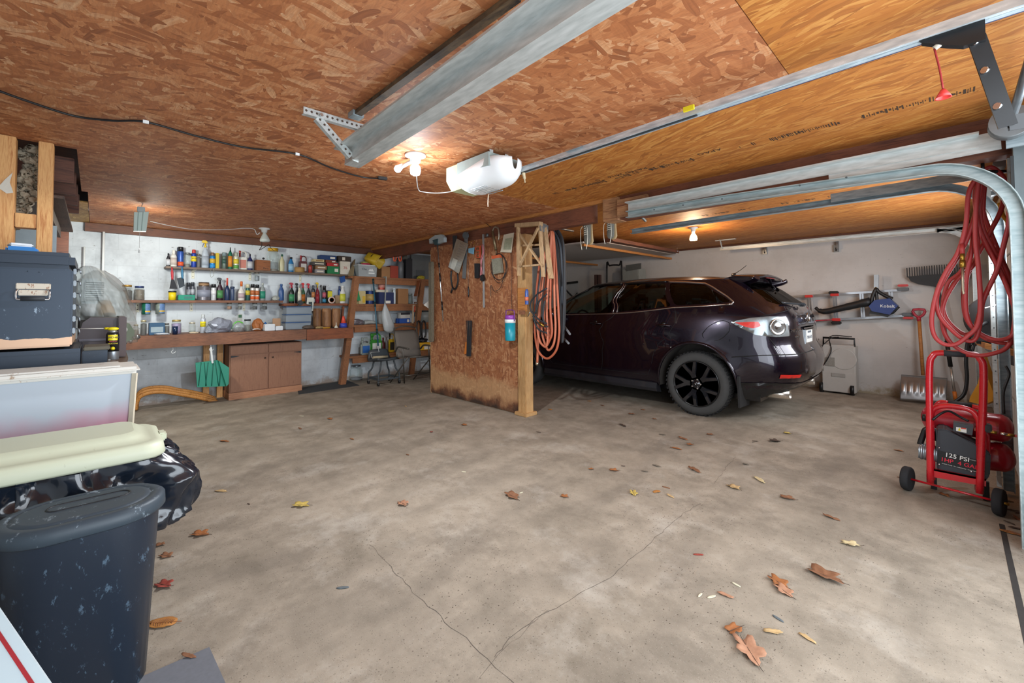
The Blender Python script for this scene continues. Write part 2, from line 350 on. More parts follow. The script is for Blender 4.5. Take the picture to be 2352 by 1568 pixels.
crack([(850, 1250), (905, 1310), (960, 1370), (1010, 1415), (1085, 1480), (1140, 1530), (1180, 1568)], .0016, 1)
crack([(1140, 1510), (1155, 1480), (1230, 1420), (1320, 1372), (1400, 1325), (1500, 1240), (1570, 1180), (1610, 1155)], .0014, 2)
crack([(1640, 1110), (1670, 1070), (1690, 1050)], .0012, 3)
crack([(1100, 1560), (1160, 1490), (1260, 1400)], .0008, 5)
b.mi = 2; b.box((.165, 1.3, .0006), (.022, 4.9, .0008))
floor_o = struct(b, 'floor', [concrete(), M('#5c534b', .9), M('#2f2b28', .95, amt=.4, scale=40)])
# ceiling sheets: one structure, each sheet its own material slot
b = B()
def sheet(x0, x1, y0, y1, mi, z=ZC):
    b.mi = mi; b.box(((x0+x1)/2, (y0+y1)/2, z+.006), (x1-x0, y1-y0, .012))
g = .004
sheet(-3.95, -.488-g, -.9, 2.36, 0); sheet(-.488, .6, -.9, 2.36, 1); sheet(-2.9, .6, 2.36+g, 3.62, 1); sheet(-2.9, -.488-g, 2.362, 2.36+g, 0)
sheet(-5.35, -3.95-g, -.1, 2.36, 0); sheet(-5.35, -2.9-g, 2.36+g, 3.62, 0); sheet(-7.35, -5.35-g, -.06, 3.62, 0)
sheet(-7.35, -5.9, -.95, -.06-g, 3)
for k, (x0, x1) in enumerate(((-7.35, -4.9), (-4.9, -2.45), (-2.45, .6))):
    for j, (y0, y1) in enumerate(((3.62, 5.0), (5.0, 6.45), (6.45, 7.95))): sheet(x0+g, x1, y0+g, y1, 1)
b.mi = 2; b.box((-2.6, 3.3, ZC+.2), (11, 11.4, .03))
ceil_o = struct(b, 'ceiling', [OSB_L, OSB_R, W_DARK, OSB_Y])
b = B(); b.box((XB-.06, 3.4, 1.2), (.12, 9.2, 2.5))
struct(b, 'wall_back', blockwall('painted_block', '#d2d9dd', 'yz', joint=.16, low='#a08f80'))
b = B(); b.box((-3.2, YR+.06, 1.2), (8.3, .12, 2.5))
struct(b, 'wall_right', blockwall('painted_concrete', '#c6c4c1', 'xz', dirt='#aeaaa6', joint=.05, bw=.8, low='#978a70'))
b = B(); b.box((-2.6, -.96, 1.2), (10.2, .06, 2.5))
struct(b, 'wall_left', blockwall('painted_board', '#a9b0b4', 'xz', joint=0))
b = B(); b.box((XF+.05, 5.95, 1.2), (.10, 3.9, 2.5))
struct(b, 'wall_front', blockwall('front_wall_paint', '#a8a6a2', 'yz', joint=0))
b = B(); b.box((XF+.02, 3.82, 1.15), (.09, .34, 2.3)); struct(b, 'trim_5', W_DARK)
b = B(); b.box((XB+.03, 1.75, 2.245), (.06, 3.7, .10)); struct(b, 'trim_1', wood('wall_plate', '#4a2a1d', '#6b4029', 1, dirt=.3))
b = B(); b.box((-3.2, YR-.015, 2.285), (7.2, .03, .03)); struct(b, 'trim_2', W_DARK)
# beam between the bays
b = B(); b.box((-4.95, YBM, 2.20), (4.9, .09, .20)); struct(b, 'trim_3', W_BEAM)
b = B(); b.box((-.95, YBM+.02, 2.19), (2.85, .13, .22)); struct(b, 'trim_6', W_BEAM)
b = B(); b.box((-4.75, YBM-.062, 2.283), (5.1, .035, .034)); struct(b, 'trim_4', W_TRIM)
b = B(); b.box((-2.27, YBM, 2.185), (.17, .17, .22), bev=.006); b.box((-2.02, YBM-.10, 2.17), (.3, .04, .16)); struct(b, 'trim_7', wood('rough_block', '#7a4a30', '#b98a60', 0, dirt=.5))
# partition
pl = PZ(992, 899, 0); pr_ = PZ(1192, 944, 0)
b = B(); b.mi = 0; b.box(((-5.36-3.58)/2, YBM-.045, 1.07), (1.80, .012, 2.12))
b.mi = 1; b.box((-5.375, YBM, 1.06), (.035, .09, 2.12)); b.box((-4.5, YBM, 1.06), (.04, .07, 2.1)); b.box((-4.45, YBM, .02), (1.8, .07, .038))
b.mi = 2; b.box((-4.47, YBM+.045, 1.07), (1.80, .01, 2.1))
struct(b, 'wall_partition', [OSB_P, wood('partition_stud', '#b98558', '#cfa276', 2), OSB_R])
b = B(); b.box((-3.49, YBM+.0, 1.06), (.13, .13, 2.08), bev=.008); b.mi = 0; b.box((-3.49, YBM, .02), (.19, .19, .04), bev=.006)
solo(b, 'support_post', [W_POST], 'tall square wooden post on a small wooden foot at the free end of the partition', 'post')
# right bay garage door edge and front door jamb hardware
b = B()
for k in range(4): b.box((XF-.02, 5.98, .28+k*.54), (.04, 3.5, .53), bev=.004)
struct(b, 'door_1', M('#b9bcba', .5, amt=.08), label='closed white sectional door of the far bay')
# left stud wall and open joists
XS = -3.95
def lumber(name, c, d, m, label, cat='stud', group=None, **kw):
    q = B(); q.box(c, d, bev=.003, **kw); return solo(q, name, m, label, cat, group)
lumber('wall_stud', (XS, -.232, 1.615), (.09, .065, 1.368), W_STUD, 'bright pine stud rising behind the right part of the black tool chest')
lumber('wall_stud', (XS, -.43, 1.615), (.09, .15, 1.368), W_STUD, 'broad pine stud with a white paint smear at the left edge of the picture')
lumber('stud_brace', (XS, -.309, 1.80), (.085, .088, .085), W_STUD, 'short pine block nailed flat between the two pine studs', 'brace')
b = B(); b.prism([(XS+.047, -.36, 1.96), (XS+.047, -.375, 2.02), (XS+.047, -.365, 2.08), (XS+.047, -.395, 2.03), (XS+.047, -.42, 1.98), (XS+.047, -.385, 1.95)], (.001, 0, 0))
for o in [q for q in bpy.data.objects if q.name == 'wall_stud.001']: b.obj('paint_smear', M('#cfc9bb', .8), o, label='white paint smear')
for i, x in enumerate((-4.35, -4.8, -5.25, -5.7)):
    lumber('ceiling_joist', (x, -.52, 2.24), (.045, .80, .18), W_DARK, ['dark ceiling joist nearest the two pine studs', 'second dark ceiling joist behind the pine studs', 'third dark ceiling joist behind the pine studs', 'farthest dark ceiling joist, next to the yellow board'][i], 'joist', 'open joists over the left corner')
lumber('back_stud', (-6.4, -.25, 1.54), (.09, .09, 1.218), W_DARK, 'dark upright stud in the far left corner behind the hanging shelf boards')
b = B(); R = Matrix.Rotation(rad(-2), 3, 'X')
b.bar((-4.2, -.33, 2.02), (-5.85, -.33, 2.0), .34, .02, bev=.002); b.bar((-4.1, -.24, 1.965), (-5.6, -.24, 1.945), .02, .085)
solo(b, 'overhead_shelf', wood('dark_shelf', '#4b3830', '#6b5548', 0, dirt=.4), 'dark hanging plank shelf beyond the pine studs at the left', 'shelf')
b = B(); b.cyl((-7.25, .065, 1.30), (-7.25, .065, 2.2), .012); b.cyl((-7.25, -.10, 1.30), (-7.25, -.10, 2.0), .008)
solo(b, 'conduit_pipe', WHITE, 'thin white pipe running up the back wall in the left corner', 'pipe')
# insulation tuft hanging between the studs
b = B(); rnd = random.Random(5)
for k in range(70):
    t = k/69; p = V((XS-.14+rnd.uniform(-.04, .04), -.365+.085*rnd.random()*(1-.4*t)+.03*sin(5*t), 2.28-.50*t))
    b.ball(p, .016+.016*rnd.random(), 18, (1, 1, .8))
for v in b.bm.verts: v.co += V((noise.noise(v.co*60), noise.noise(v.co*63+V((5, 0, 0))), noise.noise(v.co*61+V((0, 7, 0)))))*.022+V((noise.noise(v.co*190), noise.noise(v.co*200+V((5, 0, 0))), noise.noise(v.co*180+V((0, 7, 0)))))*.010
solo(b, 'insulation_tuft', M('#b4a892', .95, amt=.35, scale=40), 'torn grey insulation hanging out of the wall between the two pine studs', 'insulation')
b = B(); b.box((-4.28, -.36, 1.38), (.02, .33, .90)); solo(b, 'grey_board', M('#8d989c', .8, amt=.2), 'grey board standing behind the gap between the pine studs', 'board')
b = B(); b.box((-3.70, -.30, 1.587), (.12, .12, .058), bev=.01); b.mi = 1; b.box((-3.70, -.31, 1.626), (.10, .09, .018), rz=.2, bev=.006)
solo(b, 'folded_bag', [M('#2f7fc4', .5), M('#d7dce0', .6)], 'blue and white folded bag peeking out above the black tool chest', 'bag')
# dark strip and cable on the ceiling
b = B(); a = PZ(1180, -10, 2.28); c = PZ(815, 262, 2.28)
b.bar((a.x, .98, 2.287), (c.x, .98, 2.287), .036, .022); b.mi = 1; b.box((c.x-.02, .98, 2.285), (.06, .06, .028))
solo(b, 'ceiling_batten', [wood('charred_batten', '#231f1c', '#6f5a40', 0, stretch=3, dirt=.6), GALV_D], 'weathered dark wooden batten fixed to the ceiling beside the near steel track', 'batten')
b = B(); P = [PZ(x, y, 2.287) for x, y in ((-40, 195), (60, 231), (170, 266), (260, 277), (335, 280), (450, 312), (560, 338), (683, 354), (760, 385), (830, 406), (872, 410))]
b.tube(P, .006); cb = solo(b, 'black_cable', BLK, 'black power cable stapled across the ceiling towards the bright bulb', 'cable')
q = B(); q.bar(PZ(868, 408, 2.283), PZ(889, 411, 2.283), .03, .022, bev=.004); q.obj('plug', BLK, cb)
for x, y in ((335, 280), (683, 354)):
    q = B(); p = PZ(x, y, 2.287); q.box(p, (.012, .025, .016)); q.obj('cable_clip', WHITE, cb, label='white cable clip')
# printed marks on the amber sheets
INK = M('#3c2a1a', .8)
def panel_print(y, x0, x1, seed, mat=INK, name='board_print'):
    q = B(); rnd = random.Random(seed); x = x0
    while x < x1:
        if rnd.random() < .07: x += rnd.uniform(.03, .10)
        w = rnd.choice((.003, .003, .006, .010)); hh = rnd.choice((.065, .06, .05, .03, .02)); yy = y+rnd.uniform(-.008, .008)
        q.box((x, yy, ZC-.0008), (w, hh, .0008)); x += rnd.uniform(.007, .016)
    return q
m = panel_print(3.02, -2.55, -1.25, 3)
ceil_print = m.obj('print_marks', INK, ceil_o)
m = panel_print(3.02, -.95, .1, 4); m.obj('print_marks', INK, ceil_o)
R_UP = basis((-1, 0, 0), (0, 0, -1))
for s, x in (('APA', -1.10), ('RATED 24/16', -1.75), ('G', -2.02), ('G', -1.18)): text(s, .06, (x, 2.96, ZC-.001), R_UP, INK, ceil_o, 'printed_word', ext=.0003)
for x0, x1 in ((-1.2, -.6), (-2.0, -1.5)):
    m = panel_print(5.05, x0, x1, 8); m.obj('print_marks', INK, ceil_o)
# ---------------------------------------------------------------- door tracks
def track(name, pts, r_w, label, group=None, both=True, web=.05):
    """C-shaped steel track along X at constant y"""
    prof = [(-.5, 0), (-.5, 1), (.5, 1), (.5, 0), (.42, 0), (.42, .86), (-.42, .86), (-.42, 0)]
    q = B(); rings = []
    P = [V(p) for p in pts]
    for i, p in enumerate(P):
        d = (P[min(i+1, len(P)-1)]-P[max(i-1, 0)]).normalized(); up_ = V((0, -1, 0)).cross(d) if False else d.cross(V((0, 1, 0))).normalized()
        rings.append([p+up_*(a*r_w)+V((0, 1, 0))*(bb-.5)*web*(1 if both else -1) for a, bb in prof])
    q.rings(rings, smooth=False); return q
def arc(cx, cz, r, a0, a1, n, y): return [(cx+r*sin(rad(a0+(a1-a0)*i/n)), y, cz+r*cos(rad(a0+(a1-a0)*i/n))) for i in range(n+1)]
# near-left track
z1 = 2.10
tk = wthing('door_track', 'wide galvanised door track hanging over the near bay from the triangular ceiling bracket', 'track', (-2.38, 1.015, 2.1), 'steel door tracks')
b = B(); b.bar((-2.40, 1.015, 2.115), (.25, .93, 2.135), .012, .075); b.bar((-2.40, 1.05, 2.08), (.25, .965, 2.10), .085, .010)
b.bar((-2.40, .985, 2.155), (.25, .90, 2.175), .075, .010); b.bar((-2.40, 1.09, 2.09), (.25, 1.0, 2.11), .008, .03); b.obj('rail', GALV, tk)
for i in range(3):
    q = B(); x = -2.3+i*.62; q.bar((x, 1.022-.032*(x+2.4), 2.118), (x+.5, 1.022-.032*(x+2.9), 2.122), .004, .016); q.obj('slot', M('#d5e2e4', .3, .6), tk, label='raised bright rib')
# perforated angle bracket at its inner end
br = wthing('hanger_bracket', 'perforated steel angle bracket in a triangle, hanging the near track from the ceiling', 'bracket', (-2.3, .9, 2.1))
def perf(a, c, w, n, parent, name='perforated_angle'):
    q = B(); a = V(a); c = V(c); d = (c-a).normalized()
    upv = V((0, 0, 1)) if abs(d.z) < .6 else V((0, 1, 0))
    q.bar(a, c, .003, w, upv=(0, 0, 1) if abs(d.z) < .6 else (0, 1, 0)); off = V((-.014, 0, 0))
    side = d.cross(V((1, 0, 0))).normalized(); q.bar(a+off+side*w/2, c+off+side*w/2, .030, .003, upv=side)
    q.mi = 1
    for i in range(n): p = a+d*((i+.5)/n*(c-a).length); q.cyl(p+V((.0018, 0, 0)), p+V((.0026, 0, 0)), .0062, seg=10)
    q.obj(name, [GALV, M('#4a3a30', .8)], parent)
A0, A1 = PX(697, 246, -2.29), PX(845, 282, -2.29); A0.z = A1.z = 2.275
perf(A0, A1, .034, 13, br); perf((-2.30, A0.y+.075, 2.262), (-2.30, 1.005, 2.10), .034, 8, br); perf((-2.285, A1.y-.035, 2.262), (-2.285, 1.02, 2.07), .034, 8, br)
for p in ((-2.283, A0.y+.085, 2.27), (-2.28, A1.y-.035, 2.272), (-2.28, 1.02, 2.12)):
    q = B(); q.cyl(p, V(p)+V((.012, 0, 0)), .009, seg=6); q.obj('bolt', CHROME, br)
# beam-side pair of tracks with the curved run down the jamb
YT = 3.42
tk = wthing('door_track', 'galvanised door track under the beam, curving down beside the red hose', 'track', (-.5, YT, 2.05), 'steel door tracks')
pA = PY(1440, 493, YT); pB = PY(1866, 423, YT); zz = pA.z
R_ = .33; cxx = XF-.095-R_
run = [(pA.x, YT, pA.z), (-1.2, YT, pB.z)] ; run += arc(cxx, 2.03-R_+.0, R_, 0, 90, 12, YT); run += [(XF-.095, YT, .9), (XF-.095, YT, .02)]
track('x', run, .058, '', web=.05).obj('curved_rail', galv('track_steel', '#8f9fa1', '#b4c0c0', .45), tk)
q = B(); q.bar((pA.x, YT+.03, pA.z+.075), (.12, YT+.03, 2.155), .012, .075); q.bar((pA.x, YT, pA.z+.105), (.12, YT, 2.185), .07, .010); q.obj('upper_rail', GALV, tk)
q = B(); q.tube([(pA.x+.02, YT+.03, pA.z+.09), (pA.x+.02, YT+.30, pA.z-.02)], .012, 4, 1); q.obj('end_brace', GALV_D, tk)
for x in (-1.75, -1.5, -1.2, -.7, -.45):
    q = B(); zz_ = pA.z+(pB.z-pA.z)*(x-pA.x)/(-1.2-pA.x) if x < -1.2 else pB.z; q.cyl((x, YT-.025, zz_), (x, YT-.029, zz_), .006, seg=8); q.obj('rivet', M('#5d686c', .5, .6), tk)
q = B(); q.bar((-.55, YT+.035, 2.12), (.2, YT+.035, 2.14), .008, .10); q.obj('gusset_plate', GALV, tk)
# far-bay left track
YT2 = 4.35
pA = PY(1450, 532, YT2); pB = PY(2000, 452, YT2)
tk = wthing('door_track', 'galvanised door track of the far bay, level below the amber ceiling behind the beam track', 'track', (-1, YT2, 2.), 'steel door tracks')
run = [(pA.x, YT2, pA.z), (pB.x, YT2, pB.z)] + arc(cxx-.015, pB.z-R_, R_, 0, 90, 10, YT2)+[(XF-.11, YT2, .02)]
track('x', run, .052, '', web=.05).obj('curved_rail', GALV_D, tk)
q = B(); q.bar((pB.x-.25, YT2-.03, pB.z+.03), (.25, YT2-.03, pB.z+.045), .006, .07); q.obj('splice_angle', GALV_D, tk)
# track along the right wall
YT3 = 7.15
pA = PY(1653, 572, YT3); pB = PY(2215, 524, YT3)
tk = wthing('door_track', 'galvanised door track running high along the right-hand wall', 'track', (-1, YT3, 2.), 'steel door tracks')
run = [(pA.x, YT3, pA.z), (pB.x, YT3, pB.z), (XF-.45, YT3, pB.z)]+arc(XF-.45, pB.z-.3, .3, 0, 90, 8, YT3)+[(XF-.15, YT3, .02)]
track('x', run, .055, '', web=.05).obj('curved_rail', GALV, tk)
q = B(); q.bar((pA.x+.05, YT3-.03, pA.z), (pA.x+.02, YT3-.03, 2.299), .004, .05, upv=(0, 1, 0)); q.bar((pA.x-.05, YT3-.03, 2.285), (pA.x+.25, YT3-.03, 2.285), .05, .012); q.obj('hanger_bracket', GALV, tk)
# wall hooks under it
for px, py, l in ((1757, 577, 'small steel wall bracket above the middle of the car roof'), (1921, 571, 'small steel wall bracket above the ladder')):
    p = PY(px, py, YR-.02); q = B(); q.box(p, (.06, .04, .10)); q.box(p+V((.02, -.02, .05)), (.025, .06, .12)); q.mi = 1; q.box(p+V((0, -.022, -.01)), (.02, .004, .05))
    solo(q, 'wall_bracket', [STEEL, BLK], l, 'bracket')
# steel uprights beside the hose
for px, y, l in ((2286, 4.5, 'narrow perforated steel upright left of the doorway, behind the red hose'), (2339, 3.66, 'wider perforated steel upright behind the edge of the red hose')):
    p = PY(px, 860, y); q = B(); q.box((p.x, y, 1.05), (.022, .006, 2.1)); q.box((p.x-.009, y+.02, 1.05), (.004, .045, 2.1)); q.mi = 1
    for k in range(26): q.cyl((p.x+.002, y-.0035, .12+k*.075), (p.x+.002, y-.005, .12+k*.075), .004, seg=8)
    solo(q, 'steel_upright', [GALV, M('#384044', .7)], l, 'upright')
# near door jamb with its weather seal
b = B(); b.box((.265, 3.47, 1.1), (.05, .06, 2.2)); b.mi = 1; b.box((.235, 3.45, 1.02), (.012, .02, 2.04)); b.mi = 2; b.box((.31, 3.55, 1.1), (.05, .10, 2.2))
struct(b, 'trim_8', [M('#6f7b7e', .5), M('#3a3c3c', .8), M('#4e4c48', .8)])
# ---------------------------------------------------------------- opener
op = wthing('garage_door_opener', 'grey and cream garage door opener with a white light cover at the rail end', 'door opener', (-2.25, 1.95, 2.12))
x0, x1, yc = -2.50, -2.02, 1.93
b = B(); sec = [(-.145, .085), (-.145, -.01), (-.10, -.075), (.10, -.075), (.145, -.01), (.145, .085)]
b.rings([[V((x, yc+a, 2.165+h)) for a, h in sec] for x in (x0, x0+.13)], smooth=False); b.obj('rear_housing', M('#b7bb92', .45, amt=.06), op, label='cream housing')
b = B(); b.rings([[V((x, yc+a*1.02, 2.165+h)) for a, h in ((-.145, .088), (-.145, .0), (.145, .0), (.145, .088))] for x in (x0+.13, x1-.02)], smooth=False); b.obj('top_housing', M('#8c9996', .4), op)
b = B()
def cover(u, v):
    x = x0+.135+(x1+.07-x0-.135)*u; k = max(.03, 1-max(0, (u-.5)/.5)**3)**.5; a = pi*v; d = .105*k
    return V((x, yc+cos(a)*.15*k, 2.165+.005+.055*min(1, u*1.3)*(abs(cos(a))**3)-sin(a)**.55*d))
b.grid(cover, 20, 20); b.obj('light_cover', [M('#e6e9ea', .35, amt=.03)], op, solid=.004, label='white light cover')
b = B()
for k in range(7): b.box((x0+.28+.0*k, yc-.09+k*.028, 2.165-.100), (.14, .006, .004))
b.obj('vent_slots', M('#9aa0a2', .5), op)
b = B(); b.box((x0-.001, yc-.05, 2.175), (.003, .13, .045), bev=.001); b.obj('red_badge', M('#c43a3a', .4), op, label='red and white badge'); 
b = B(); b.box((x0-.003, yc-.05, 2.175), (.002, .11, .028), bev=.001); b.obj('white_badge', WHITE, op)
b = B(); b.tube([PZ(1122, 446, 2.06), PZ(1121, 462, 2.02), (PZ(1121, 462, 2.02))+V((.0, .0, -.04))], .0025, 6, 3); b.obj('antenna_wire', M('#c9b9a0', .6), op)
for x, y, w_ in ((-2.45, 1.93, .02), (-2.1, 1.86, .003), (-2.1, 2.0, .003)): b = B(); b.bar((x, y, 2.299), (x, y, 2.245), w_, .03, upv=(0, 1, 0)); b.obj('mount_strap', GALV, op)
rl = wthing('opener_rail', 'long steel opener rail with a blue belt edge running towards the door', 'rail', (-1, 1.95, 2.2))
ra = PZ(1190, 393, 2.20); rb = PZ(2244, 38, 2.215); d = (rb-ra).normalized(); rb2 = ra+d*((.30-ra.x)/d.x)
b = B(); b.bar(ra, rb2, .028, .026); b.bar(ra+V((0, -.018, -.004)), rb2+V((0, -.018, -.004)), .008, .034); b.bar(ra+V((0, .02, -.004)), rb2+V((0, .02, -.004)), .008, .034); b.obj('t_rail', galv('bright_rail', '#a8b4ba', '#dbe4e8', .25), rl)
b = B(); m_ = ra+(rb2-ra)*.52; b.bar(m_+V((0, .028, -.014)), rb2+V((0, .028, -.014)), .006, .014); b.obj('belt', M('#26355e', .5), rl, label='dark blue belt')
b = B(); b.bar(ra+V((0, 0, -.02)), m_+V((0, 0, -.02)), .012, .006); b.obj('chain', M('#5a6064', .4, .7), rl)
b = B(); p = ra+(rb2-ra)*.19; b.bar(p+V((0, -.035, .008)), p+d*.12+V((0, -.035, .008)), .02, .012); b.obj('turnbuckle', CHROME, rl)
b = B(); p = PZ(1582, 249, 2.205); b.box(p, (.05, .012, .022)); b.obj('yellow_tag', M('#d8c81e', .5), rl, label='yellow tag')
b = B(); p = ra+d*.05; b.tube([p+V((0, 0, -.02)), p+V((.0, .01, -.05)), p+V((.005, .012, -.09))], [.012, .010, .004], 6, 4); b.obj('tape_wrap', M('#c9b896', .8), rl, label='frayed tan tape')
b = B()
for k in range(2): b.tube([ra+d*.02, ra+V((-.05, -.02-.01*k, -.01)), (-2.1, 1.92, 2.2)], .0025, 5, 5)
b.obj('bell_wire', WHITE, rl)
ar = wthing('opener_trolley', 'black angled steel arm hanging from the trolley at the front end of the opener rail', 'arm', (.05, 1.8, 2.1))
t0 = PZ(2212, 68, 2.19)
b = B(); b.prism([t0+V((-.12, 0, .03)), t0+V((.05, 0, .03)), t0+V((.05, 0, -.055)), t0+V((.0, 0, -.055)), t0+V((-.04, 0, -.035)), t0+V((-.10, 0, .0))], (0, .03, 0)); b.obj('trolley', BLK, ar)
e0 = t0+V((.03, .02, -.03)); e1 = PX(2315, 290, .14)
b = B(); b.bar(e0, e1, .006, .045, upv=(.3, 0, 1)); b.obj('straight_arm', BLK, ar)
b = B(); b.bar(e1+V((0, 0, .01)), e1+V((.12, .10, .03)), .006, .05, upv=(0, 0, 1)); b.obj('curved_arm', BLK, ar)
for f in (.06, .38, .78):
    q = B(); p = e0+(e1-e0)*f; q.cyl(p+V((-.004, -.006, 0)), p+V((-.010, -.014, 0)), .011, seg=8); q.obj('bolt', CHROME, ar)
rc = wthing('release_cord', 'red emergency release cord with a red handle hanging from the trolley', 'cord', (-.1, 1.8, 2.0))
c0 = t0+V((-.07, .01, -.03)); hz = PY(2166, 225, c0.y).z; c1 = V((PY(2166, 205, c0.y).x, c0.y, PY(2166, 205, c0.y).z))
b = B(); b.tube([c0, (c0+c1)/2+V((.002, 0, 0)), c1], .003, 6, 4); b.obj('cord', M('#9c2a2a', .7), rc)
b = B(); b.lathe([(.006, .03), (.012, .02), (.022, 0), (.018, .002), (.004, .02)], (c1.x, c1.y, hz), 16); b.obj('pull_handle', M('#e2403c', .35), rc)
b = B(); b.cyl(c0+V((.03, 0, .02)), c0, .009); b.obj('lever', M('#d8d4c4', .5), rc)
# ---------------------------------------------------------------- the car
YC = 5.84
def interp(tab, v):
    if v <= tab[0][0]: return tab[0][1]
    for (a, fa), (c, fc) in zip(tab, tab[1:]):
        if v <= c: t = (v-a)/(c-a); t = t*t*(3-2*t)*.5+t*.5; return fa+(fc-fa)*t
    return tab[-1][1]
XR_T = [(.22, -1.34), (.32, -1.24), (.42, -1.13), (.52, -1.09), (.66, -1.085), (.745, -1.10), (.775, -1.155), (.95, -1.165), (1.10, -1.17), (1.20, -1.205), (1.25, -1.25), (1.35, -1.37), (1.45, -1.50), (1.56, -1.66), (1.6, -1.72)]
XF_T = [(.22, -5.62), (.35, -5.74), (.5, -5.77), (.65, -5.75), (.80, -5.62), (.92, -5.35), (1.0, -5.05), (1.08, -4.75), (1.3, -4.35), (1.56, -3.74), (1.6, -3.6)]
W_T = [(.22, .86), (.30, .885), (.42, .915), (.62, .932), (.80, .930), (.95, .922), (1.08, .905), (1.18, .880), (1.28, .840), (1.42, .775), (1.56, .700), (1.6, .66)]
NEXP = 5.5
NT_ = 400; _s = [0.]; _xi = [(0., 1.)]
for i in range(1, NT_+1):
    a = (i/NT_)*pi/2; xi = sin(a)**(2/NEXP); et = max(0, cos(a))**(2/NEXP); px_, pe_ = _xi[-1]
    _s.append(_s[-1]+sqrt(((xi-px_)*2.33)**2+((et-pe_)*.93)**2)); _xi.append((xi, et))
SMAX = _s[-1]
def s2(s):
    sg = 1 if s >= 0 else -1; s = min(abs(s), SMAX); lo, hi = 0, NT_
    while hi-lo > 1:
        m_ = (lo+hi)//2
        if _s[m_] <= s: lo = m_
        else: hi = m_
    t = (s-_s[lo])/max(1e-9, _s[hi]-_s[lo]); return sg*(_xi[lo][0]*(1-t)+_xi[hi][0]*t), _xi[lo][1]*(1-t)+_xi[hi][1]*t
def xl(z): xr, xf = interp(XR_T, z), interp(XF_T, z); return (xr+xf)/2, (xr-xf)/2
def shape_y(x, z):
    # fender flares and shoulder crease
    y = 0
    for hx in (-2.07, -4.82):
        r = sqrt((x-hx)**2+(z-.36)**2); y += .028*math.exp(-((r-.43)/.075)**2)
    y += .012*math.exp(-((z-.93)/.05)**2) - .020*math.exp(-((z-.55)/.16)**2)*math.exp(-((x+3.4)/.8)**4)
    return y
def P3(s, z, off=0., side=-1):
    xi, et = s2(s); xm, l = xl(z); w = interp(W_T, z); x = xm+xi*(l+off); e = et
    y = e*(w+off)+shape_y(x, z)*max(0, (et-.5)*2) if z < 1.12 else e*(w+off)
    return V((x, YC+side*y, z))
def sx(x, z):
    xm, l = xl(z); xi = max(-.9999, min(.9999, (x-xm)/l)); lo, hi = -SMAX, SMAX
    for _ in range(40):
        m_ = (lo+hi)/2
        if s2(m_)[0] < xi: lo = m_
        else: hi = m_
    return (lo+hi)/2
def sy(yr, z):
    """s on the rear face for a lateral offset yr from the centre line"""
    w = interp(W_T, z); e = abs(yr)/w; lo, hi = 1.2, SMAX
    for _ in range(40):
        m_ = (lo+hi)/2
        if s2(m_)[1] > e: lo = m_
        else: hi = m_
    return (lo+hi)/2
def poly_clean(pts):
    out = []
    for p in pts:
        if not out or (V(p)-V(out[-1])).length > 1e-4: out.append(p)
    return out
def inside(p, poly):
    c = False; n = len(poly); x, y = p
    for i in range(n):
        x1, y1 = poly[i]; x2, y2 = poly[i-1]
        if (y1 > y) != (y2 > y) and x < (x2-x1)*(y-y1)/(y2-y1)+x1: c = not c
    return c
def densify(poly, d=.05):
    out = []
    for i, a in enumerate(poly):
        b_ = poly[(i+1) % len(poly)]; n = max(1, int(sqrt((a[0]-b_[0])**2+(a[1]-b_[1])**2)/d))
        for k in range(n): out.append((a[0]+(b_[0]-a[0])*k/n, a[1]+(b_[1]-a[1])*k/n))
    return out
def skin(outer, holes=(), off=0., side=-1, grid=.07, b=None, fn=None):
    """a curved body panel from an outline in (s, z)"""
    b = b or B(); outer = densify(outer, grid*.7); holes = [densify(h, grid*.7) for h in holes]
    pts = []; edges = []
    for lp in [outer]+holes:
        k = len(pts); pts += lp; edges += [(k+i, k+(i+1) % len(lp)) for i in range(len(lp))]
    x0, x1 = min(p[0] for p in outer), max(p[0] for p in outer); z0, z1 = min(p[1] for p in outer), max(p[1] for p in outer)
    i = x0+grid*.5
    while i < x1:
        j = z0+grid*.5
        while j < z1:
            p = (i, j)
            if inside(p, outer) and not any(inside(p, h) for h in holes) and min((p[0]-q[0])**2+(p[1]-q[1])**2 for lp in [outer]+holes for q in lp) > (grid*.35)**2: pts.append(p)
            j += grid
        i += grid
    r = geometry.delaunay_2d_cdt([V(p) for p in pts], edges, [], 0, 1e-5)
    fn = fn or (lambda s, z: P3(s, z, off, side))
    vs = [b.bm.verts.new(fn(v.x, v.y)) for v in r[0]]
    for f in r[2]:
        c = sum((r[0][i] for i in f), V((0, 0)))/len(f)
        if inside(c, outer) and not any(inside(c, h) for h in holes):
            q = b.bm.faces.new([vs[i] for i in f]); q.smooth = True; q.material_index = b.mi
    return b
def rnd_poly(pts, r=.04, n=5):
    """round the corners of an outline"""
    out = []; m_ = len(pts)
    for i in range(m_):
        a, p, c = V(pts[i-1]), V(pts[i]), V(pts[(i+1) % m_]); rr = min(r, (a-p).length*.45, (c-p).length*.45)
        q0 = p+(a-p).normalized()*rr; q1 = p+(c-p).normalized()*rr
        for k in range(n+1): t = k/n; out.append(tuple(q0*(1-t)**2+p*2*t*(1-t)+q1*t*t))
    return out
def XZ(pts): return [(sx(x, z), z) for x, z in pts]
PAINT = NT('dark_plum_paint'); PAINT.b.inputs['Coat Weight'].default_value = 1.; PAINT.b.inputs['Coat Roughness'].default_value = .03
PAINT = PAINT.fin(PAINT.mix(PAINT.noise(scale=300, detail=2), lin('#0b070c'), lin('#21162a')), .24, .6)
DIRTYB = M('#3a3632', .85, amt=.4, scale=20); CBLK = M('#0d0e0f', .3, coat=.3); TRIMB = M('#16171a', .5)
GLASS = NT('tinted_car_glass')
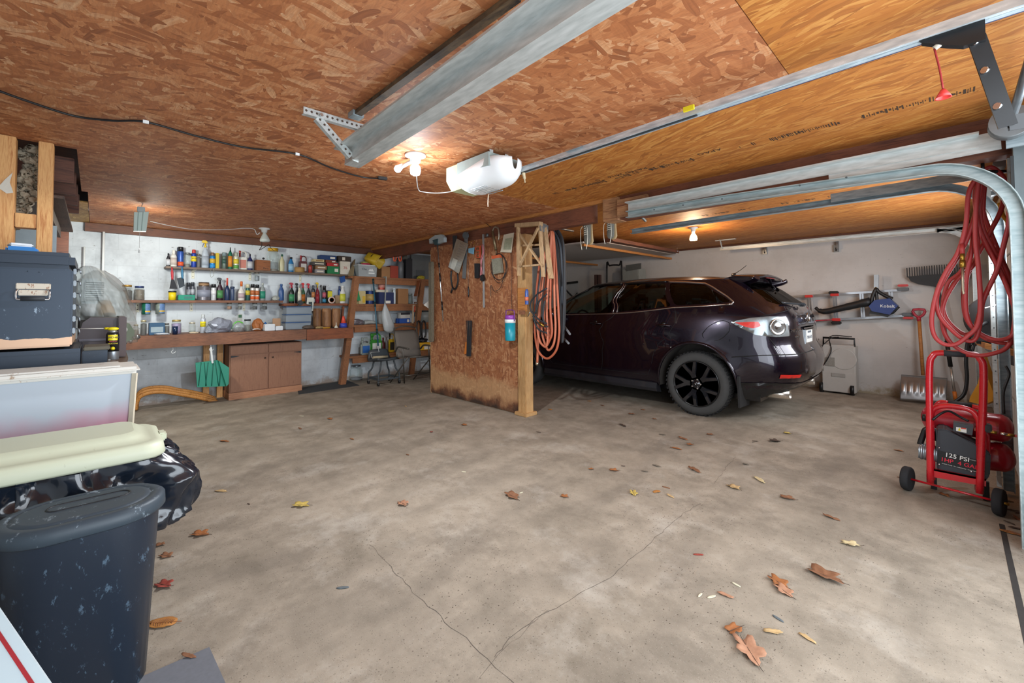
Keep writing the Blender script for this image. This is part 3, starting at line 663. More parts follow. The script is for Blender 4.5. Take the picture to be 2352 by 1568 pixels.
def tint(name, c, f):
    t = NT(name); tr = t.n('BsdfTransparent', _Color=(*c, 1)); gl = t.n('BsdfGlossy', _Roughness=.02); fr = t.n('LayerWeight', _Blend=.3); mx = t.n('MixShader')
    t.put(mx.inputs[0], t.math('ADD', t.math('MULTIPLY', fr.outputs['Fresnel'], .28), f)); t.l(tr.outputs[0], mx.inputs[1]); t.l(gl.outputs[0], mx.inputs[2]); t.l(mx.outputs[0], t.o.inputs[0]); t.t.nodes.remove(t.b); return t.m
GL_F = tint('front_side_glass', (.52, .66, .63), .015); GL_R = tint('privacy_glass', (.07, .08, .08), .02)
CR2 = M('#b9b2ac', .22, .9, amt=.05)
car = wthing('car', 'dark plum five-door crossover with black wheels parked nose-in in the far bay', 'car', (-3.4, YC, 0))
def arch_low():
    """lower outline with both wheel openings, from nose to tail, in (s,z)"""
    o = [(-SMAX, .30)]
    o += XZ([(-5.5, .27), (-5.27, .30)])
    def ar(hx): return XZ([(hx+.442*cos(rad(a)), .36+.475*sin(rad(a))) for a in range(186, -7, -12)])
    o += ar(-4.82)+XZ([(-4.36, .30), (-3.4, .295), (-2.53, .30)])+ar(-2.07)+XZ([(-1.62, .30), (-1.45, .34)])+[(sy(.5, .40), .40), (SMAX, .40)]
    return o
top = XZ([(-1.75, 1.245), (-2.3, 1.225), (-3.1, 1.15), (-4.2, 1.105), (-4.7, 1.06)])
lower = arch_low()+[(SMAX, 1.235), (sy(.74, 1.245), 1.245)]+top+[(-SMAX+.3, .93), (-SMAX, .90)]
fr_poly = None
b = B()
for sd in (-1, 1): skin(lower, side=sd, b=b, grid=.085)
b.obj('body_shell', PAINT, car)
# greenhouse with window openings
fw_ = XZ(rnd_poly([(-3.19, 1.165), (-3.13, 1.545), (-3.62, 1.525), (-4.30, 1.145)], .04)); rw_ = XZ(rnd_poly([(-3.09, 1.175), (-3.06, 1.548), (-2.52, 1.54), (-2.38, 1.25)], .03))
qw_ = XZ(rnd_poly([(-2.33, 1.258), (-2.46, 1.538), (-2.02, 1.50), (-1.70, 1.295)], .055, 7))
def gw(yr, z): return (sy(yr, z), z)
rear_gl = [(SMAX, 1.265)]+[gw(.60, 1.265), gw(.66, 1.30), gw(.56, 1.52), gw(.4, 1.545)]+[(SMAX, 1.545)]
ws = [(-SMAX, 1.10), (-SMAX, 1.545)]+[(-sy(.52, 1.54), 1.54), (-sy(.72, 1.14), 1.14)]
green = [(-SMAX, 1.09)]+XZ([(-4.7, 1.06), (-4.2, 1.105), (-3.1, 1.15), (-2.3, 1.225), (-1.75, 1.245)])+[(sy(.74, 1.245), 1.245), (SMAX, 1.235), (SMAX, 1.56)]+[(SMAX*k/10, 1.56) for k in range(9, -10, -1)]+[(-SMAX, 1.56)]
b = B()
for sd in (-1, 1):
    # rear and front openings touch the centre line, so notch the outline
    gout = [(-SMAX, 1.06)]+XZ([(-4.72, 1.065), (-4.2, 1.105), (-3.1, 1.15), (-2.3, 1.225), (-1.75, 1.245)])+[(sy(.74, 1.245), 1.245), (SMAX, 1.235), (SMAX, 1.265), gw(.60, 1.265), gw(.655, 1.30), gw(.57, 1.50), gw(.52, 1.535), (SMAX, 1.535), (SMAX, 1.56)]
    gout += [(SMAX*k/12, 1.56) for k in range(11, -12, -1)]+[(-SMAX, 1.56), (-SMAX, 1.54), (-sy(.54, 1.54), 1.54), (-sy(.76, 1.14), 1.14), (-SMAX, 1.10)]
    skin(gout, [fw_, rw_, qw_], side=sd, b=b, grid=.075)
b.obj('pillars', PAINT, car)
b = B()
ring = [P3(SMAX*k/24, 1.56, 0, -1) for k in range(-24, 25)]+[P3(SMAX*k/24, 1.56, 0, 1) for k in range(23, -24, -1)]
cx_ = sum(p.x for p in ring)/len(ring); rr = []
for f in (1., .96, .88, .75, .55, .3, .05):
    rr.append([V((cx_+(p.x-cx_)*(f*.5+.5*min(1, f*1.05)) if f > .9 else cx_+(p.x-cx_)*f, YC+(p.y-YC)*f, 1.56+.088*(1-f**3.)-(.02*((p.x-cx_)/1.1)**2*(1-f)))) for p in ring])
b.rings(rr); b.obj('roof', PAINT, car)
b = B()
def hood(u, v): x = -5.36+.66*u; yy = (v-.5)*1.70; return V((x, YC+yy*(1-.10*(1-u)), .955+.115*u+.03*cos(yy*1.5)*1-.012*(abs(yy)*2)**2*.6))
b.grid(hood, 8, 12); b.obj('hood', PAINT, car)
for nm, pl_, mt, sd in (('front_door_window', fw_, GL_F, -1), ('rear_door_window', rw_, GL_R, -1), ('quarter_window', qw_, GL_R, -1), ('front_door_window', fw_, GL_F, 1), ('rear_door_window', rw_, GL_R, 1), ('quarter_window', qw_, GL_R, 1)):
    skin(pl_, off=-.006, side=sd, grid=.12).obj(nm, mt, car)
b = B()
for sd in (-1, 1): skin(rear_gl, off=-.004, side=sd, b=b, grid=.12)
b.obj('tailgate_window', GL_R, car)
b = B()
for sd in (-1, 1): skin([(-SMAX, 1.10), (-sy(.76, 1.14), 1.14), (-sy(.54, 1.54), 1.54), (-SMAX, 1.54)], off=-.004, side=sd, b=b, grid=.12)
b.obj('windscreen', GL_F, car)
def seam(pts, r=.0035, off=.0, side=-1, closed=False, b=None):
    b = b or B(); pp = []
    for (s0, z0), (s1, z1) in zip(pts, pts[1:]+([pts[0]] if closed else [])):
        n = max(1, int(sqrt((s0-s1)**2+(z0-z1)**2)/.05))
        for k in range(n): pp.append(P3(s0+(s1-s0)*k/n, z0+(z1-z0)*k/n, off, side))
    if not closed: pp.append(P3(*pts[-1], off, side))
    b.tube(pp, r, 5, 1, closed=closed); return b
# chrome window trim
seam(XZ([(-4.45, 1.112), (-4.1, 1.125), (-3.2, 1.150), (-2.9, 1.168), (-2.35, 1.232), (-2.0, 1.248), (-1.74, 1.268)]), .008, .002).obj('beltline_trim', CR2, car, label='bright trim under the side windows')
seam(XZ([(-2.47, 1.553), (-2.25, 1.540), (-2.02, 1.515), (-1.87, 1.43), (-1.72, 1.325), (-1.685, 1.293), (-1.70, 1.272), (-1.76, 1.265)]), .011, .003).obj('quarter_window_trim', CR2, car, label='wide bright trim round the rear quarter window')
seam(XZ([(-3.165, 1.16), (-3.10, 1.555)]), .005, .002).obj('pillar_trim', CR2, car); seam(XZ([(-3.105, 1.16), (-3.075, 1.555)]), .004, .003).obj('pillar_trim', CR2, car)
seam(XZ([(-3.08, 1.558), (-2.8, 1.562), (-2.5, 1.558)]), .012, .005).obj('rain_guard', CBLK, car); seam(XZ([(-3.13, 1.556), (-3.4, 1.554), (-3.65, 1.535), (-3.9, 1.40)]), .012, .005).obj('rain_guard', CBLK, car)
GAP = M('#050506', .8)
b = seam(XZ([(-3.13, 1.15), (-3.28, 1.04), (-3.30, .80), (-3.34, .40)]), .004, -.001); seam(XZ([(-3.34, .40), (-4.2, .40), (-4.35, .55), (-4.36, 1.0)]), .004, -.001, b=b)
b.obj('front_door_gap', GAP, car)
b = seam(XZ([(-2.33, 1.24), (-2.30, 1.05), (-2.36, .90), (-2.56, .70), (-2.66, .40), (-3.33, .40)]), .004, -.001); b.obj('rear_door_gap', GAP, car)
seam([(sx(-1.83+.125*cos(a), .975), .975+.115*sin(a)) for a in [2*pi*k/20 for k in range(20)]], .0035, .001, closed=True).obj('fuel_flap_gap', GAP, car)
# door handles
for hx, nm in ((-2.44, 'rear'), (-3.42, 'front')):
    s0 = sx(hx, 1.02); p = P3(s0, 1.02, .0); q = B(); q.lathe([(.001, .012), (.045, .008), (.05, 0)], p+V((-.02, .004, 0)), 14, (0, -1, 0), (1, .6)); q.obj('handle_cup', CBLK, car)
    q = B(); q.tube([p+V((-.085, .0, 0)), p+V((-.05, -.035, .004)), p+V((.03, -.04, .004)), p+V((.085, -.005, -.004))], (.014, .010), 8, 6); q.obj('door_handle', PAINT, car)
# sill
b = B(); b.rings([[V((x, YC-yy, z)) for yy, z in ((.80, .19), (.90, .21), (.925, .25), (.915, .315), (.86, .33))] for x in (-4.36, -4.30, -3.4, -2.60, -2.54)], smooth=False); b.obj('sill', M('#202228', .4, coat=.3), car)
b = B(); b.rings([[V((x, YC+yy, z)) for yy, z in ((.80, .19), (.90, .21), (.925, .25), (.915, .315), (.86, .33))] for x in (-4.36, -3.4, -2.54)], smooth=False); b.obj('sill', M('#202228', .4, coat=.3), car)
# arch lips and inner arches
for hx in (-2.07, -4.82):
    for sd in (-1, 1):
        q = B(); pa = [(hx+.444*cos(rad(a)), .36+.477*sin(rad(a))) for a in range(188, -10, -8)]
        q.tube([P3(sx(x, z), z, .000, sd) for x, z in pa], (.012, .02), 6, 1); q.obj('arch_lip', PAINT, car)
        q = B(); rings_ = []
        for k, yy in enumerate((.90, .62)): rings_.append([V((x, YC+sd*yy, z)) for x, z in pa])
        q.rings(rings_, closed=False); q.face([V((x, YC+sd*.62, z)) for x, z in pa]); q.obj('inner_arch', DIRTYB, car, fix=False)
b = B(); b.box((-3.4, YC, .26), (3.9, 1.5, .06)); b.obj('underbody', CBLK, car)
# bumper lower valance, black, with step
b = B()
lowb = [(sx(-1.62, .24), .24), (sx(-1.50, .24), .24), (sx(-1.36, .33), .33), (sy(.55, .36), .36), (SMAX, .34), (SMAX, .43)]+[(sy(.5, .44), .44), (sx(-1.30, .45), .45), (sx(-1.62, .43), .43)]
for sd in (-1, 1): skin(lowb, off=.004, side=sd, b=b, grid=.08)
b.obj('rear_valance', M('#111214', .5, coat=.2), car)
seam([(sx(-1.68, .70), .70), (sx(-1.40, .735), .735), (sx(-1.25, .745), .745), (sy(.5, .75), .75), (SMAX, .752)], .005, .0).obj('bumper_gap', GAP, car)
b = B(); b.rings([[P3(s, .748+dz, -.02+o, -1) for s in [sx(-1.30, .745)+(SMAX-sx(-1.30, .745))*k/10 for k in range(11)]] for dz, o in ((0, .02), (.012, .018), (.016, -.05))], closed=False); b.obj('bumper_step', CBLK, car)
# tail light (near side and far side)
TLG = [(-1.70, 1.078), (-1.50, 1.125), (-1.36, 1.140), (-1.235, 1.135), (-1.215, 1.05), (-1.205, .935), (-1.30, .925), (-1.46, .945)]
for sd in (-1, 1):
    tl = skin(rnd_poly(XZ(TLG), .02), off=.004, side=sd, grid=.05).obj('tail_light', M('#9aa2a6', .25, .8, amt=.15), car, label='silvery clear tail light')
    q = skin(rnd_poly(XZ([(-1.655, 1.073), (-1.44, 1.085), (-1.415, 1.04), (-1.48, 1.012), (-1.56, 1.03)]), .02), off=.007, side=sd, grid=.04); q.obj('red_lens', M('#e02f26', .15, coat=.8, emit=.12), tl, label='red lens')
    c_ = P3(sx(-1.285, 1.03), 1.03, .006, sd); n_ = (P3(sx(-1.285, 1.03), 1.03, .05, sd)-c_).normalized()
    q = B(); q.lathe([(.088, 0), (.088, .008), (.078, .014), (.070, .006), (.058, .010), (.045, .004), (.03, .012), (.001, .014)], c_, 24, n_); q.obj('round_reflector', CHROME, tl, label='round chrome lamp')
    q = skin(rnd_poly(XZ(TLG), .02), off=.016, side=sd, grid=.05); q.obj('lens_cover', clear('lamp_lens', (.95, .97, .97), .04, .03), tl)
    q = skin([(sy(.76, .50), .50), (sy(.76, .54), .54), (sy(.56, .535), .535), (sy(.58, .505), .505)], off=.005, side=sd, grid=.04); q.obj('reflector', M('#b8261f', .25, coat=.5), car, label='red bumper reflector')
# tailgate seam, plate, badge, wiper
seam([(sx(-1.22, 1.26), 1.255), (sy(.80, 1.14), 1.14), (sy(.79, .95), .95), (sy(.72, .76), .76), (SMAX, .757)], .004, 0).obj('tailgate_gap', GAP, car)
Rrear = basis((0, 1, 0), (1, 0, .08)); pz = .905
b = B(); b.box((-1.158, YC, pz), (.014, .315, .165), bev=.004); pf = b.obj('plate_frame', CHROME, car)
b = B(); b.box((-1.149, YC, pz), (.004, .285, .135), bev=.001); pt = b.obj('licence_plate', M('#d5d8d4', .5, amt=.06), car, label='white licence plate')
text('9HH 424', .07, (-1.1465, YC, pz-.005), Rrear, M('#1f2c4a', .6), pt, 'plate_number', sx=.85); q = B(); q.box((-1.1465, YC, pz+.05), (.001, .16, .022)); q.obj('plate_heading', M('#5a626c', .6, amt=.5, scale=80), pt)
b = B(); b.box((-1.155, YC, 1.0), (.02, .52, .035), bev=.01); b.obj('plate_trim', PAINT, car)
ec = V((-1.168, YC, 1.115)); b = B()
b.tube([ec+V((.012, .062*cos(a), .05*sin(a))) for a in [2*pi*k/20 for k in range(20)]], .006, 6, 1, closed=True)
b.tube([ec+V((.012, -.055, .018)), ec+V((.014, -.025, .016)), ec+V((.015, 0, -.02)), ec+V((.014, .025, .016)), ec+V((.012, .055, .018))], .006, 6, 5); b.obj('emblem', CHROME, car, label='chrome winged oval emblem')
text('mazda'.upper(), .052, P3(sy(.46, .985), .985, .003), basis((0.12, 1, 0), (1, -.12, 0)), CHROME, car, 'maker_name', .002, sx=1.5); text('CX-7', .045, P3(sy(.43, .915), .915, .003), basis((.12, 1, 0), (1, -.12, 0)), CHROME, car, 'model_name', .002, sx=1.1)
text('AWD', .03, (-1.163, YC+.55, .83), Rrear, CHROME, car, 'drive_badge', .002)
b = B(); b.tube([(-1.215, YC-.05, 1.265), (-1.24, YC-.30, 1.275), (-1.27, YC-.56, 1.285)], (.010, .014), 6, 4); b.box((-1.205, YC-.03, 1.26), (.06, .09, .045), bev=.012); b.obj('rear_wiper', M('#23292e', .4), car)
# spoiler
b = B(); rg = []
for k in range(-8, 9):
    yy = k/8*.60; e = 1-abs(k/8)**4*.35
    xf_, xr_ = -1.93, -1.49-.05*abs(k/8)**3
    rg.append([V((xf_, YC+yy, 1.605-.05*abs(k/8)**2)), V(((xf_+xr_)/2, YC+yy*1.03, 1.648-.055*abs(k/8)**2)), V((xr_-.04, YC+yy*1.04, 1.625-.05*abs(k/8)**2)), V((xr_, YC+yy*1.04, 1.600-.045*abs(k/8)**2)), V((xr_-.03, YC+yy*1.02, 1.585-.05*abs(k/8)**2)), V((-1.72, YC+yy, 1.545-.05*abs(k/8)**2))])
b.rings(rg); sp_ = b.obj('spoiler', PAINT, car)
for s_ in (-1, 1): b = B(); b.tube([(-1.66, YC+s_*.50, 1.505), (-1.55, YC+s_*.56, 1.535), (-1.50, YC+s_*.60, 1.565)], (.02, .035), 8, 5); b.obj('spoiler_end', PAINT, car)
b = B(); b.box((-1.53, YC, 1.585), (.01, .34, .018)); b.obj('high_brake_light', M('#8e2a2c', .3), sp_, label='red high brake light')
b = B(); b.tube([(-1.965, YC+.0, 1.64), (-1.92, YC, 1.648)], (.025, .018), 8, 1); b.tube([(-1.945, YC, 1.65), (-1.86, YC, 1.70), (-1.79, YC, 1.755)], [.006, .004, .004, .003], 6, 3); b.obj('antenna', BLK, car)
# exhaust, mud flap
b = B(); b.cyl((-1.50, YC-.56, .295), (-1.22, YC-.56, .31), .040, .044, 20, cap=False); b.obj('exhaust_tip', M('#cfc8bd', .25, .9), car, solid=.004)
b = B(); b.cyl((-1.50, YC+.56, .295), (-1.22, YC+.56, .31), .040, .044, 20, cap=False); b.obj('exhaust_tip', M('#cfc8bd', .25, .9), car, solid=.004)
b = B(); b.prism([(-1.625, YC-.92, .50), (-1.62, YC-.915, .17), (-1.60, YC-.68, .17), (-1.60, YC-.68, .50)], (.02, 0, 0)); b.obj('mud_flap', M('#1d1d1e', .8), car)
# mirror
b = B(); b.ball((-4.12, YC-1.03, 1.14), .10, 14, (.8, 1.05, .85)); b.tube([(-4.15, YC-.90, 1.10), (-4.12, YC-.98, 1.11)], .025, 8, 1); b.obj('wing_mirror', PAINT, car)
# interior: seats, wheel
SEAT = M('#101113', .9, amt=.3)
for (xx, yy) in ((-3.35, -.38), (-3.35, .38), (-2.45, -.38), (-2.45, .38)):
    q = B(); q.box((xx, YC+yy, .62), (.50, .48, .16), bev=.05); q.box((xx+.25, YC+yy, .94), (.16, .46, .62), R=Matrix.Rotation(rad(12), 3, 'Y'), bev=.06); q.box((xx+.33, YC+yy, 1.33), (.10, .26, .17), bev=.04); q.obj('seat', SEAT, car)
q = B(); q.tube([V((-3.98, YC-.38, 1.02))+V((.06*cos(a)*-1, .19*sin(a), .17*cos(a))) for a in [2*pi*k/16 for k in range(16)]], .014, 6, 1, closed=True); q.box((-4.0, YC-.38, 1.02), (.03, .34, .03)); q.obj('steering_wheel', SEAT, car)
q = B(); q.box((-4.35, YC, .95), (.45, 1.5, .22), bev=.06); q.obj('dashboard', SEAT, car)
# wheels
def wheel(x, sd, rot):
    yo = YC+sd*.905; t = V((0, sd, 0)); w = B(); c = V((x, yo, .362))
    w.lathe([(.235, -.20), (.30, -.21), (.345, -.195), (.362, -.16), (.362, -.05), (.350, -.018), (.325, -.002), (.305, .003), (.275, -.002), (.263, -.008), (.256, -.03)], c, 48, t); tb = w.obj('tyre', M('#40403f', .8, amt=.25, scale=30), car)
    w = B()
    for k in range(48):
        a = 2*pi*k/48; r_ = .3625
        for s_ in (-.04, -.085, -.13): w.box(c+t*s_+V((cos(a)*r_, 0, sin(a)*r_)), (.012, .032, .026), R=Matrix.Rotation(-a+.25, 3, 'Y'))
    w.obj('tread', M('#1c1c1d', .9), tb, kind='stuff') if x > -3 and sd < 0 else w.bm.free()
    w = B(); w.lathe([(.260, -.012), (.260, 0), (.253, .002), (.245, -.012), (.240, -.15), (.258, -.17), (.260, -.012)], c, 48, t); rm = w.obj('rim', CBLK, car)
    w = B()
    for k in range(5):
        a0 = rot+2*pi*k/5
        for da in (-.27, .27):
            pts = []
            for r_, aa, hw, dp in ((.045, 0, .034, -.030), (.11, da*.30, .030, -.020), (.17, da*.80, .025, -.010), (.250, da*1.08, .023, -.004)):
                a = a0+aa; d = V((cos(a), 0, sin(a))); tn = V((-sin(a), 0, cos(a))); p = c+d*r_+t*dp
                pts.append([p-tn*hw, p-tn*hw*.7+t*.014, p+tn*hw*.7+t*.014, p+tn*hw, p-t*.03+tn*hw*.8, p-t*.03-tn*hw*.8])
            w.rings(pts, smooth=False)
    w.lathe([(.07, -.05), (.068, -.020), (.05, -.012), (.034, -.010), (.032, -.004), (.001, -.002)], c, 24, t); sp = w.obj('spokes', M('#1d1f25', .2, .4, coat=1.), rm)
    w = B()
    for k in range(5): a = rot+2*pi*(k+.5)/5; p = c+V((cos(a), 0, sin(a)))*.052+t*-.018; w.cyl(p, p+t*.014, .010, .008, 6)
    w.obj('lug_nuts', CHROME, rm) if False else None
    for k in range(5):
        a = rot+2*pi*(k+.5)/5; p = c+V((cos(a), 0, sin(a)))*.053+t*-.018; q = B(); q.cyl(p, p+t*.016, .011, .009, 6); q.obj('lug_nut', CHROME, rm)
    q = B(); q.tube([c+V((-.020, 0, .006))+t*.001, c+V((-.008, 0, .006))+t*.002, c+V((0, 0, -.008))+t*.002, c+V((.008, 0, .006))+t*.002, c+V((.020, 0, .006))+t*.001], .0022, 5, 3); q.obj('centre_emblem', CHROME, rm)
    q = B(); q.lathe([(.15, -.10), (.15, -.09), (.06, -.085), (.001, -.085)], c, 32, t); q.box(c+V((.13, 0, .06))-t*.10, (.07, .07, .14)); q.obj('brake_disc', M('#6b6460', .5, .7), rm)
wheel(-2.07, -1, rad(90+18)); wheel(-4.82, -1, rad(80)); wheel(-2.07, 1, 0); wheel(-4.82, 1, .5)
# ---------------------------------------------------------------- back wall: shelves, bench, stores
def board(name, x0, x1, y0, y1, ztop, th, m, label, cat='shelf', **kw):
    q = B(); q.box(((x0+x1)/2, (y0+y1)/2, ztop-th/2), (x1-x0, y1-y0, th), bev=.003); return solo(q, name, m, label, cat, **kw)
SH1, SH2, SH2B, SH3, SH4, BT = 1.805, 1.362, 1.318, .955, .44, .93
board('wall_shelf', XB, -7.09, .65, 3.07, SH1, .028, W_SHELF, 'long weathered top shelf board on the back wall under the upper row of bottles')
board('wall_shelf', XB, -7.09, .235, 2.05, SH2, .034, W_OLD, 'long middle shelf board on the back wall above the hanging jars')
board('wall_shelf', XB, -7.07, 2.05, 3.04, SH2B, .036, W_RED, 'short red-brown shelf board holding the crowd of trigger sprayers')
BRK = M('#d9d6c0', .5, amt=.1)
for px, y0, l in ((443, SH1-.028, 'cream perforated strip bracket below the left end of the top shelf'), (574, SH1-.028, 'cream perforated strip bracket under the middle of the top shelf'), (689.5, SH1-.028, 'narrow cream strip bracket under the right part of the top shelf'),
                  (317, SH2-.034, 'cream perforated strip bracket at the left end of the middle shelf'), (440.5, SH2-.034, 'cream perforated strip bracket below the green box on the middle shelf'), (561, SH2-.034, 'cream perforated strip bracket between the hanging jars')):
    p = PX(px, 640, XB+.006); q = B(); q.box((XB+.006, p.y, y0-.058), (.004, .034, .115)); q.box((XB+.09, p.y, y0-.004), (.17, .034, .004)); q.mi = 1
    for dz in (-.03, -.085): q.cyl((XB+.008, p.y, y0+dz), (XB+.0095, p.y, y0+dz), .006, seg=8)
    solo(q, 'shelf_bracket', [BRK, M('#4a4640', .8)], l, 'bracket')
# right-hand shelf unit
g = 'boards of the slanted shelf unit'
for z, l, y0 in ((1.775, 'top board of the lumber shelf unit beyond the bench, under the yellow bucket', 3.05), (SH2B-.01, 'second board of the lumber shelf unit, under the blue toolbox', 3.05), (SH3, 'third board of the lumber shelf unit, under the white bucket', 3.03), (SH4, 'lowest board of the lumber shelf unit, behind the grey rolling stool', 3.0)):
    x1 = -6.98
    q = B(); q.box(((XB+x1)/2, (y0+5.0)/2, z-.018), (x1-XB, 5.0-y0, .036), bev=.003); solo(q, 'lumber_shelf', W_SHELFX, l, 'shelf')
    q = B(); q.box((-7.0, (y0+5.0)/2+.04, z-.036-.045), (.035, 5.0-y0-.1, .085), bev=.003); solo(q, 'shelf_rail', W_SHELFX, l.replace('board of', 'rail, right under the board of').split(',')[0]+', '+('top', 'second', 'third', 'lowest')[(1.775, SH2B-.01, SH3, SH4).index(z)]+' of four', 'rail')
for (a, c, l, w_) in (((-6.95, 3.13, 1.77), (-6.95, 2.90, .0), 'leaning wooden post at the right end of the bench', .10), ((-6.96, 4.42, 1.75), (-6.96, 4.18, .0), 'leaning wooden post between the blue toolbox and the far corner', .07)):
    q = B(); q.bar(a, c, .09, w_, upv=(1, 0, 0), bev=.004)
    solo(q, 'shelf_post', W_SHELFX, l, 'post')
q = B(); q.bar((-6.93, 4.33, 1.74), (-6.93, 4.25, 1.45), .02, .09, upv=(1, 0, 0)); solo(q, 'wood_block', W_RED, 'short reddish board nailed beside the farther leaning post', 'board')
# bench
bn = wthing('workbench', 'long brown wooden workbench along the back wall with a deep front board', 'workbench', (-7.0, 1.6, 0))
b = B(); b.box((-7.02, 1.54, BT-.02), (.57, 2.56, .038), bev=.003); b.obj('bench_top', W_OLD, bn)
b = B(); b.prism([(-6.735, .24, .775), (-6.735, .31, BT), (-6.735, 2.26, BT), (-6.735, 2.26, .785)], (.038, 0, 0)); b.obj('front_board', W_OLD, bn)
b = B(); b.box((-6.716, 2.62, .847), (.04, .71, .162), bev=.003); b.obj('front_board', W_RED, bn, label='redder front board at the right end')
for y in (1.12, 1.28): b = B(); b.box((-7.24, y, .385), (.05, .07, .77), bev=.003); b.obj('leg', W_STUD, bn)
cbn = wthing('base_cabinet', 'brown two-door wooden cabinet standing under the workbench', 'cabinet', (-7.1, 1.8, 0))
b = B(); b.box((-7.09, 1.795, .41), (.36, .93, .66)); b.obj('body', W_CAB, cbn)
b = B(); b.box((-7.08, 1.795, .045), (.375, .94, .09)); b.obj('plinth', wood('pale_plinth', '#a06c4c', '#b98462', 1), cbn)
for i, (y0, y1) in enumerate(((1.335, 1.80), (1.81, 2.255))):
    q = B(); q.box((-6.902, (y0+y1)/2, .35), (.018, y1-y0-.01, .50), bev=.002); d_ = q.obj('door', W_CAB, cbn)
    q = B(); q.box((-6.902, (y0+y1)/2, .675), (.018, y1-y0-.004, .125), bev=.002); q.obj('drawer_front', W_CAB, cbn)
    yk = y1-.04 if i == 0 else y0+.05
    q = B(); q.lathe([(.004, 0), (.009, .008), (.012, .016), (.001, .02)], (-6.893, yk, .54), 10, (1, 0, 0)); q.obj('knob', M('#3a2c24', .5), d_)
    yh = y0+.01 if i == 0 else y1-.01
    q = B(); q.prism([(-6.892, yh, .572), (-6.892, yh, .60), (-6.892, yh+(.10 if i == 0 else -.10), .592), (-6.892, yh+(.10 if i == 0 else -.10), .588)], (.002, 0, 0)); q.obj('hinge', M('#2f3134', .5, .6), d_)
# small goods -------------------------------------------------
GLASSC = clear('jar_glass', (.93, .96, .95), .08, .06); PLC = clear('clear_plastic', (.86, .90, .93), .22, .2)
def wpx(px0, px1, x): a = PX(px0, 650, x); c = PX(px1, 650, x); return c.y-a.y, (a.y+c.y)/2
def place(name, label, cat, px0, px1, pyt, zb, x, group=None):
    w, y = wpx(px0, px1, x); h = PX((px0+px1)/2, pyt, x).z-zb
    return thing(name, label, cat, (x, y, zb), 0, group), w, h
def label_band(r, z0, z1, m, t, name='paper_label', seg=20, ell=1.):
    q = B(); q.lathe([(r+.0006, z0), (r+.0006, z1)], (0, 0, 0), seg, None, (ell, 1)); q.obj(name, m, t)
def can(label, px0, px1, pyt, zb, x, body, cap, band=None, band2=None, group=None, cat='spray can', word=None, domed=True):
    t, w, h = place('spray_can', label, cat, px0, px1, pyt, zb, x, group); r = w/2
    q = B(); q.lathe([(r*.94, 0), (r, .004), (r, h*.74), (r*.93, h*.78), (r*.62, h*.815)], seg=20); q.obj('body', M(body, .35, .2), t)
    q = B(); q.lathe([(r*.66, h*.80), (r*.70, h*.84), (r*.68, h*.97), (r*.60, h)], seg=18) if domed else q.lathe([(r*.9, h*.78), (r*.9, h*.98), (r*.84, h)], seg=18); q.obj('cap', M(cap, .4), t)
    if band: label_band(r, h*.34, h*.62, M(band, .5), t)
    if band2: label_band(r, h*.06, h*.26, M(band2, .5), t, 'colour_band')
    if word: text(word, min(r*.62, h*.12), (r+.0012, 0, h*.5), FACE_X, M('#14161c', .5), t)
    return t
def bottle(label, px0, px1, pyt, zb, x, body, cap, band=None, ell=.7, neck=.36, shoulder=.66, name='bottle', cat='bottle', group=None, capf=.12, clearm=None):
    t, w, h = place(name, label, cat, px0, px1, pyt, zb, x, group); r = w/2
    q = B(); q.lathe([(r*.9, 0), (r, .006), (r, h*(shoulder-.06)), (r*.86, h*shoulder), (r*neck, h*(shoulder+.16)), (r*neck, h*(1-capf))], seg=20, ell=(ell, 1)); q.obj('body', clearm or M(body, .35), t)
    q = B(); q.lathe([(r*neck*1.15, h*(1-capf)), (r*neck*1.15, h*.985), (r*neck*.9, h)], seg=14); q.obj('cap', M(cap, .4), t)
    if band: label_band(r, h*.12, h*(shoulder-.12), M(band, .55), t, ell=ell)
    return t
def jar(label, px0, px1, pyt, zb, x, lid, fill='#4a4038', fh=.6, group=None, cat='jar', hang=False):
    t, w, h = place('jar', label, cat, px0, px1, pyt, zb, x, group); r = w/2
    if hang: # lid fixed under a shelf, zb is the jar's foot
        pass
    q = B(); q.lathe([(r*.9, 0), (r, .008), (r, h*.74), (r*.82, h*.84), (r*.80, h*.88)], seg=20); q.obj('glass', GLASSC, t)
    if fill:
        q = B(); q.lathe([(r*.86, .004), (r*.93, .012), (r*.93, h*fh), (r*.5, h*(fh+.04))], seg=16)
        for v in q.bm.verts: v.co += V((noise.noise(v.co*90), noise.noise(v.co*80), noise.noise(v.co*85)))*.004
        q.obj('contents', M(fill, .6, .2, amt=.7, scale=120), t)
    q = B(); q.lathe([(r*.86, h*.87), (r*.88, h*.99), (r*.82, h)], seg=20); q.obj('lid', M(lid, .4, .4), t); return t
